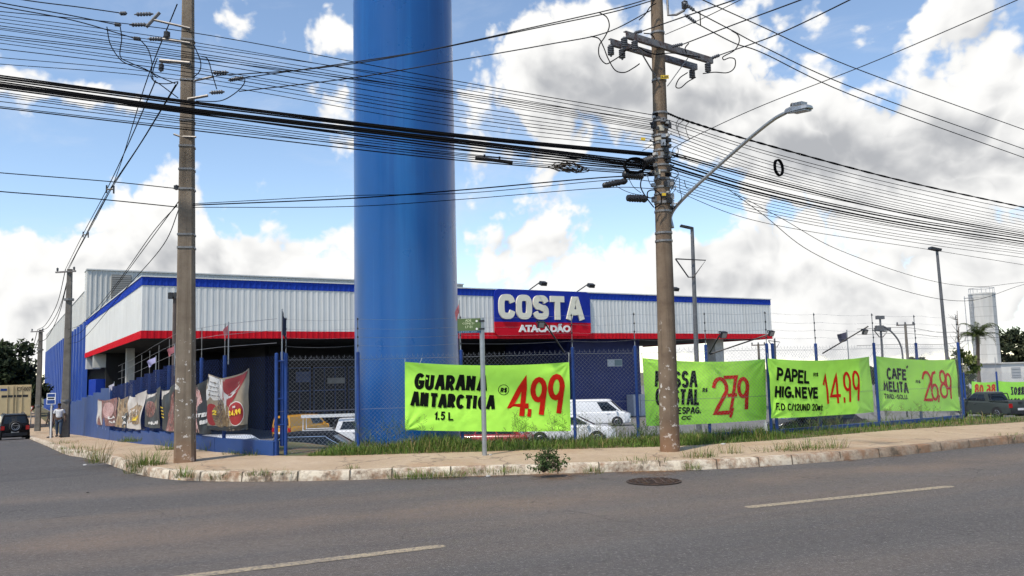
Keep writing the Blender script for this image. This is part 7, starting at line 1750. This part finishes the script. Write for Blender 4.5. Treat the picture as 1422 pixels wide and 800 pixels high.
# tall seeding stalks among the verge grass
def stalks(label, px, n, spread, hmin, hmax, seed, off_y=16.3):
    rgx = random.Random(seed); c = P(px, 610, off_y); c.z = 0.17; mb = MB()
    for k in range(n):
        p = c + Vector((rgx.uniform(-1, 1) * spread, rgx.uniform(-0.25, 0.25), 0)); h = rgx.uniform(hmin, hmax); a = rgx.uniform(0, 6.28); l = rgx.uniform(0.05, 0.3); tp = p + Vector((math.cos(a) * l, math.sin(a) * l, h))
        mid = (p + tp) / 2 + Vector((0, 0, 0.03)); mb.cur = 0 if rgx.random() < 0.5 else 1
        mb.tube([p, mid, tp], [0.003, 0.0025, 0.0015], 3)
        for j in range(9):
            q = p + (tp - p) * lerp(0.55, 1.0, j / 8); b = rgx.uniform(0, 6.28); d = Vector((math.cos(b) * 0.08, math.sin(b) * 0.05, 0.05)) * (1.2 - j / 12)
            mb.tube([q, q + d], [0.002, 0.004], 3)
    tag(mb.build('seed_grass', [GM[1], mat('seed_head', (0.12, 0.13, 0.05), 0.8)], fix=False), label, 'tall grass', 'tall seeding grass on the verge', 'thing')
stalks('tall seeding grass in front of the right half of the GUARANA banner', 755, 34, 0.75, 0.35, 0.75, 1)
stalks('pale seeding grass at the foot of the blue tower', 545, 24, 0.6, 0.4, 0.8, 2)
stalks('tall seeding grass between the right pole and the first banner', 850, 16, 0.5, 0.3, 0.55, 3)
stalks('seeding grass at the left foot of the MASSA banner', 905, 18, 0.3, 0.3, 0.6, 4)
stalks('seeding grass under the right end of the CAFE banner', 1262, 20, 0.7, 0.3, 0.6, 5, 19.6)
stalks('seeding grass under the PAPEL banner', 1140, 12, 0.6, 0.25, 0.5, 6, 17.6)
# weed clumps on the kerb and the sidewalk
def weed(label, px, py, n, spread, hmin, hmax, seed, z=0.15, dry=0.25, lean=0.9, stretch=1.0):
    rgx = random.Random(seed); c = G(px, py, z)
    if px < 160: c = G(px, py, z + street_z(G(px, py, z).x, G(px, py, z).y))
    mb = MB()
    for k in range(n):
        a = rgx.uniform(0, 6.28); r = spread * math.sqrt(rgx.random()); p = c + Vector((r * math.cos(a) * stretch, r * math.sin(a) * 0.6, -0.03 if r > 0.1 else 0))
        mb.cur = 2 if rgx.random() < dry else (1 if rgx.random() < 0.4 else 0)
        blade(mb, p, hmin + (hmax - hmin) * rgx.random() ** 2.2, rgx.uniform(0.0022, 0.005), rgx.uniform(0.3, lean + 0.35), a + rgx.uniform(-0.8, 0.8))
    tag(mb.build('weed_clump', GM, fix=False), label, 'weed', 'weeds along the kerb', 'thing')
weed('tall spiky weed clump on the left street kerb, right of the man', 136, 641, 130, 0.22, 0.25, 0.65, 31, 0.1, 0.45)
weed('bushy green grass tuft on the kerb left of the left pole', 203, 646, 360, 0.36, 0.12, 0.42, 32, 0.15, 0.15)
weed('small drooping tuft on the kerb face at the corner', 184, 655, 70, 0.16, 0.1, 0.25, 33, 0.08, 0.4)
weed('green tuft on the kerb just right of the left pole', 256, 661, 110, 0.16, 0.1, 0.26, 34, 0.1)
weed('tuft hanging over the kerb between the left pole and the grass', 307, 663, 120, 0.18, 0.08, 0.22, 35, 0.06, 0.3)
weed('flat spreading weed on the kerb edge, left of the blue tower', 366, 657, 130, 0.32, 0.05, 0.16, 36, 0.15, 0.3, 1.0, 1.4)
weed('tiny weed on the sidewalk below the blue tower', 489, 651, 50, 0.14, 0.05, 0.14, 37, 0.15)
weed('long low grass patch on the kerb below the blue tower', 592, 661, 420, 0.42, 0.06, 0.2, 38, 0.05, 0.2, 1.0, 1.6)
weed('low brownish weeds on the kerb below the street sign', 690, 655, 200, 0.36, 0.05, 0.18, 39, 0.1, 0.5, 1.0, 1.8)
weed('small brown weed clump on the kerb right of the green bush', 824, 655, 90, 0.15, 0.06, 0.17, 40, 0.12, 0.4)
weed('flat weed on the sidewalk edge left of the right pole', 890, 640, 90, 0.3, 0.05, 0.18, 41, 0.155, 0.3, 1.0, 1.6)
weed('spiky grass clump on the sidewalk edge right of the right pole', 972, 635, 150, 0.3, 0.1, 0.32, 42, 0.155, 0.35)
weed('drooping weed over the kerb below the MASSA banner', 962, 650, 90, 0.16, 0.06, 0.18, 43, 0.05, 0.3)
weed('thin spiky clump on the sidewalk edge below the MASSA price', 1018, 630, 80, 0.2, 0.1, 0.34, 44, 0.155, 0.5)
weed('broad green tuft on the sidewalk edge below the PAPEL banner', 1122, 624, 300, 0.42, 0.08, 0.34, 45, 0.155, 0.25, 0.9, 1.4)
weed('thin dry clump right of the broad tuft below the PAPEL banner', 1158, 622, 70, 0.24, 0.1, 0.34, 46, 0.155, 0.6)
weed('low weed on the kerb below the left part of the PAPEL banner', 1078, 627, 130, 0.3, 0.06, 0.26, 47, 0.155, 0.35, 1.0, 1.4)
weed('short grass at the kerb end near the right edge', 1398, 608, 160, 0.3, 0.06, 0.2, 48, 0.1, 0.4)
for k, (px, py, zf) in enumerate(((100, 622, 0), (88, 615, 0), (112, 627, 0))):
    weed(('low weeds along the left street kerb, by the bus stop', 'low weeds along the left street kerb, nearest the man', 'low weeds along the left street kerb, below the tall clump')[k], px, py, 110, 0.5, 0.06, 0.22, 50 + k, 0.14, 0.5)
for k, (px, py, yy) in enumerate(((296, 627, 0), (236, 625, 0), (180, 612, 0), (330, 632, 0), (352, 634, 0))):
    weed(('weeds at the foot of the blue base wall right of the left pole', 'tall weeds at the foot of the blue base wall left of the left pole', 'low weeds along the blue base wall under the bread poster', 'low tuft at the blue base wall under the largest poster', 'tuft at the corner end of the blue base wall')[k], px, py, 240, 0.3, 0.08, (0.45, 0.4, 0.2, 0.2, 0.25)[k], 60 + k, 0.15, 0.2)
# leafy bush on the kerb
c = G(755, 656, 0.08); bush = thing('kerb_bush', 'small leafy green bush growing from the kerb below the first green banner', 'bush', c); rgx = random.Random(5)
mb = MB(); tips = []
for k in range(46):
    a = rgx.uniform(0, 6.28); r = rgx.uniform(0.03, 0.25); tp = c + Vector((r * math.cos(a) + (0.12 if k % 5 == 0 else 0), r * 0.6 * math.sin(a), rgx.uniform(0.04, 0.30) * (1.25 - r))); mb.tube([c, (c + tp) / 2 + Vector((0, 0, 0.03)), tp], [0.005, 0.004, 0.002], 4); tips.append(tp)
mb.build('stems', M_BARK, bush)
mb = MB()
for tp in tips:
    for j in range(20):
        mb.cur = 1 if rgx.random() < 0.4 else 0; leafquad(mb, tp + Vector((rgx.gauss(0, 0.035), rgx.gauss(0, 0.03), rgx.gauss(0, 0.03))), rgx.uniform(0.016, 0.034), rgx)
mb.build('leaves', [leaf_mat('bush_leaves', (0.045, 0.075, 0.022)), leaf_mat('bush_leaves_light', (0.085, 0.12, 0.04))], bush, fix=False)

# ================================================================ DRAIN AND LITTER
c = G(908, 668.5, 0.010); dr = thing('drain_cover', 'rusty round drain cover sunk in the road below the right pole', 'drain cover', c)
M_RUST = mat('rusty_iron', (0.035, 0.022, 0.017), 0.9, var=0.5, scale=14, bump=0.6, bscale=30, col2=(0.08, 0.045, 0.028), mix=(0.45, 0.6))
mb = MB(); mb.lathe([(0.395, 0.0), (0.395, 0.006), (0.36, 0.010), (0.36, 0.002)], c, 36, None, False); mb.build('frame', M_RUST, dr)
mb = MB(); mb.lathe([(0.355, 0.0), (0.35, 0.006), (0.01, 0.006)], c, 36); pl = mb.build('cover', mat('drain_dark', (0.02, 0.014, 0.011), 0.9), dr)
mb = MB()
for k in range(-3, 4):
    y = k * 0.095; q = math.sqrt(max(0, 0.345 ** 2 - y * y)); mb.bar(c + Vector((-q, y, 0.012)), c + Vector((q, y, 0.012)), 0.032, 0.012)
for k in range(-2, 3): x = k * 0.12; q = math.sqrt(max(0, 0.345 ** 2 - x * x)); mb.bar(c + Vector((x, -q, 0.0165)), c + Vector((x, q, 0.0165)), 0.022, 0.008)
mb.build('grate_bars', M_RUST, pl)
M_LIT = mat('white_litter', (0.6, 0.6, 0.58), 0.7)
for k, (px, py, z, s_, lab) in enumerate(((678, 661.5, 0.01, 0.035, 'scrap of white litter in the gutter below the street sign'), (681, 632, 0.18, 0.03, 'white scrap at the foot of the street sign'), (251, 666, 0.01, 0.05, 'yellowish flattened carton in the gutter below the left pole'), (118, 646, 0.0, 0.05, 'small white litter in the left street gutter'), (1005, 617, 0.19, 0.05, 'crumpled white bag on the sidewalk under the MASSA banner'), (122, 684, 0.006, 0.02, 'dark pebble on the road in front of the left street'))):
    c = G(px, py, z); mb = MB(); rgx = random.Random(k); pts = [c + Vector((s_ * rgx.uniform(0.6, 1.2) * math.cos(a), s_ * rgx.uniform(0.5, 1.0) * math.sin(a), 0)) for a in [2 * math.pi * q / 7 for q in range(7)]]
    mb.prism(pts, (0.0, 0.0, s_ * 0.35)); tag(mb.build('litter', mat('carton', (0.5, 0.36, 0.12), 0.8) if k == 2 else (M_BLACK if k == 5 else M_LIT)), lab, 'litter', None, 'thing')
c = P(1063, 590, 17.6); t = thing('plastic_bag', 'white plastic strip hanging from the bottom rail at the right end of the MASSA banner', 'plastic bag', c)
mb = MB(); mb.grid(lambda u, v: c + Vector(((u - 0.5) * 0.07 * (0.4 + v), 0.02 * math.sin(u * 6), 0.09 - v * 0.22)), 5, 5); mb.build('bag_film', M_LIT, t, fix=False)
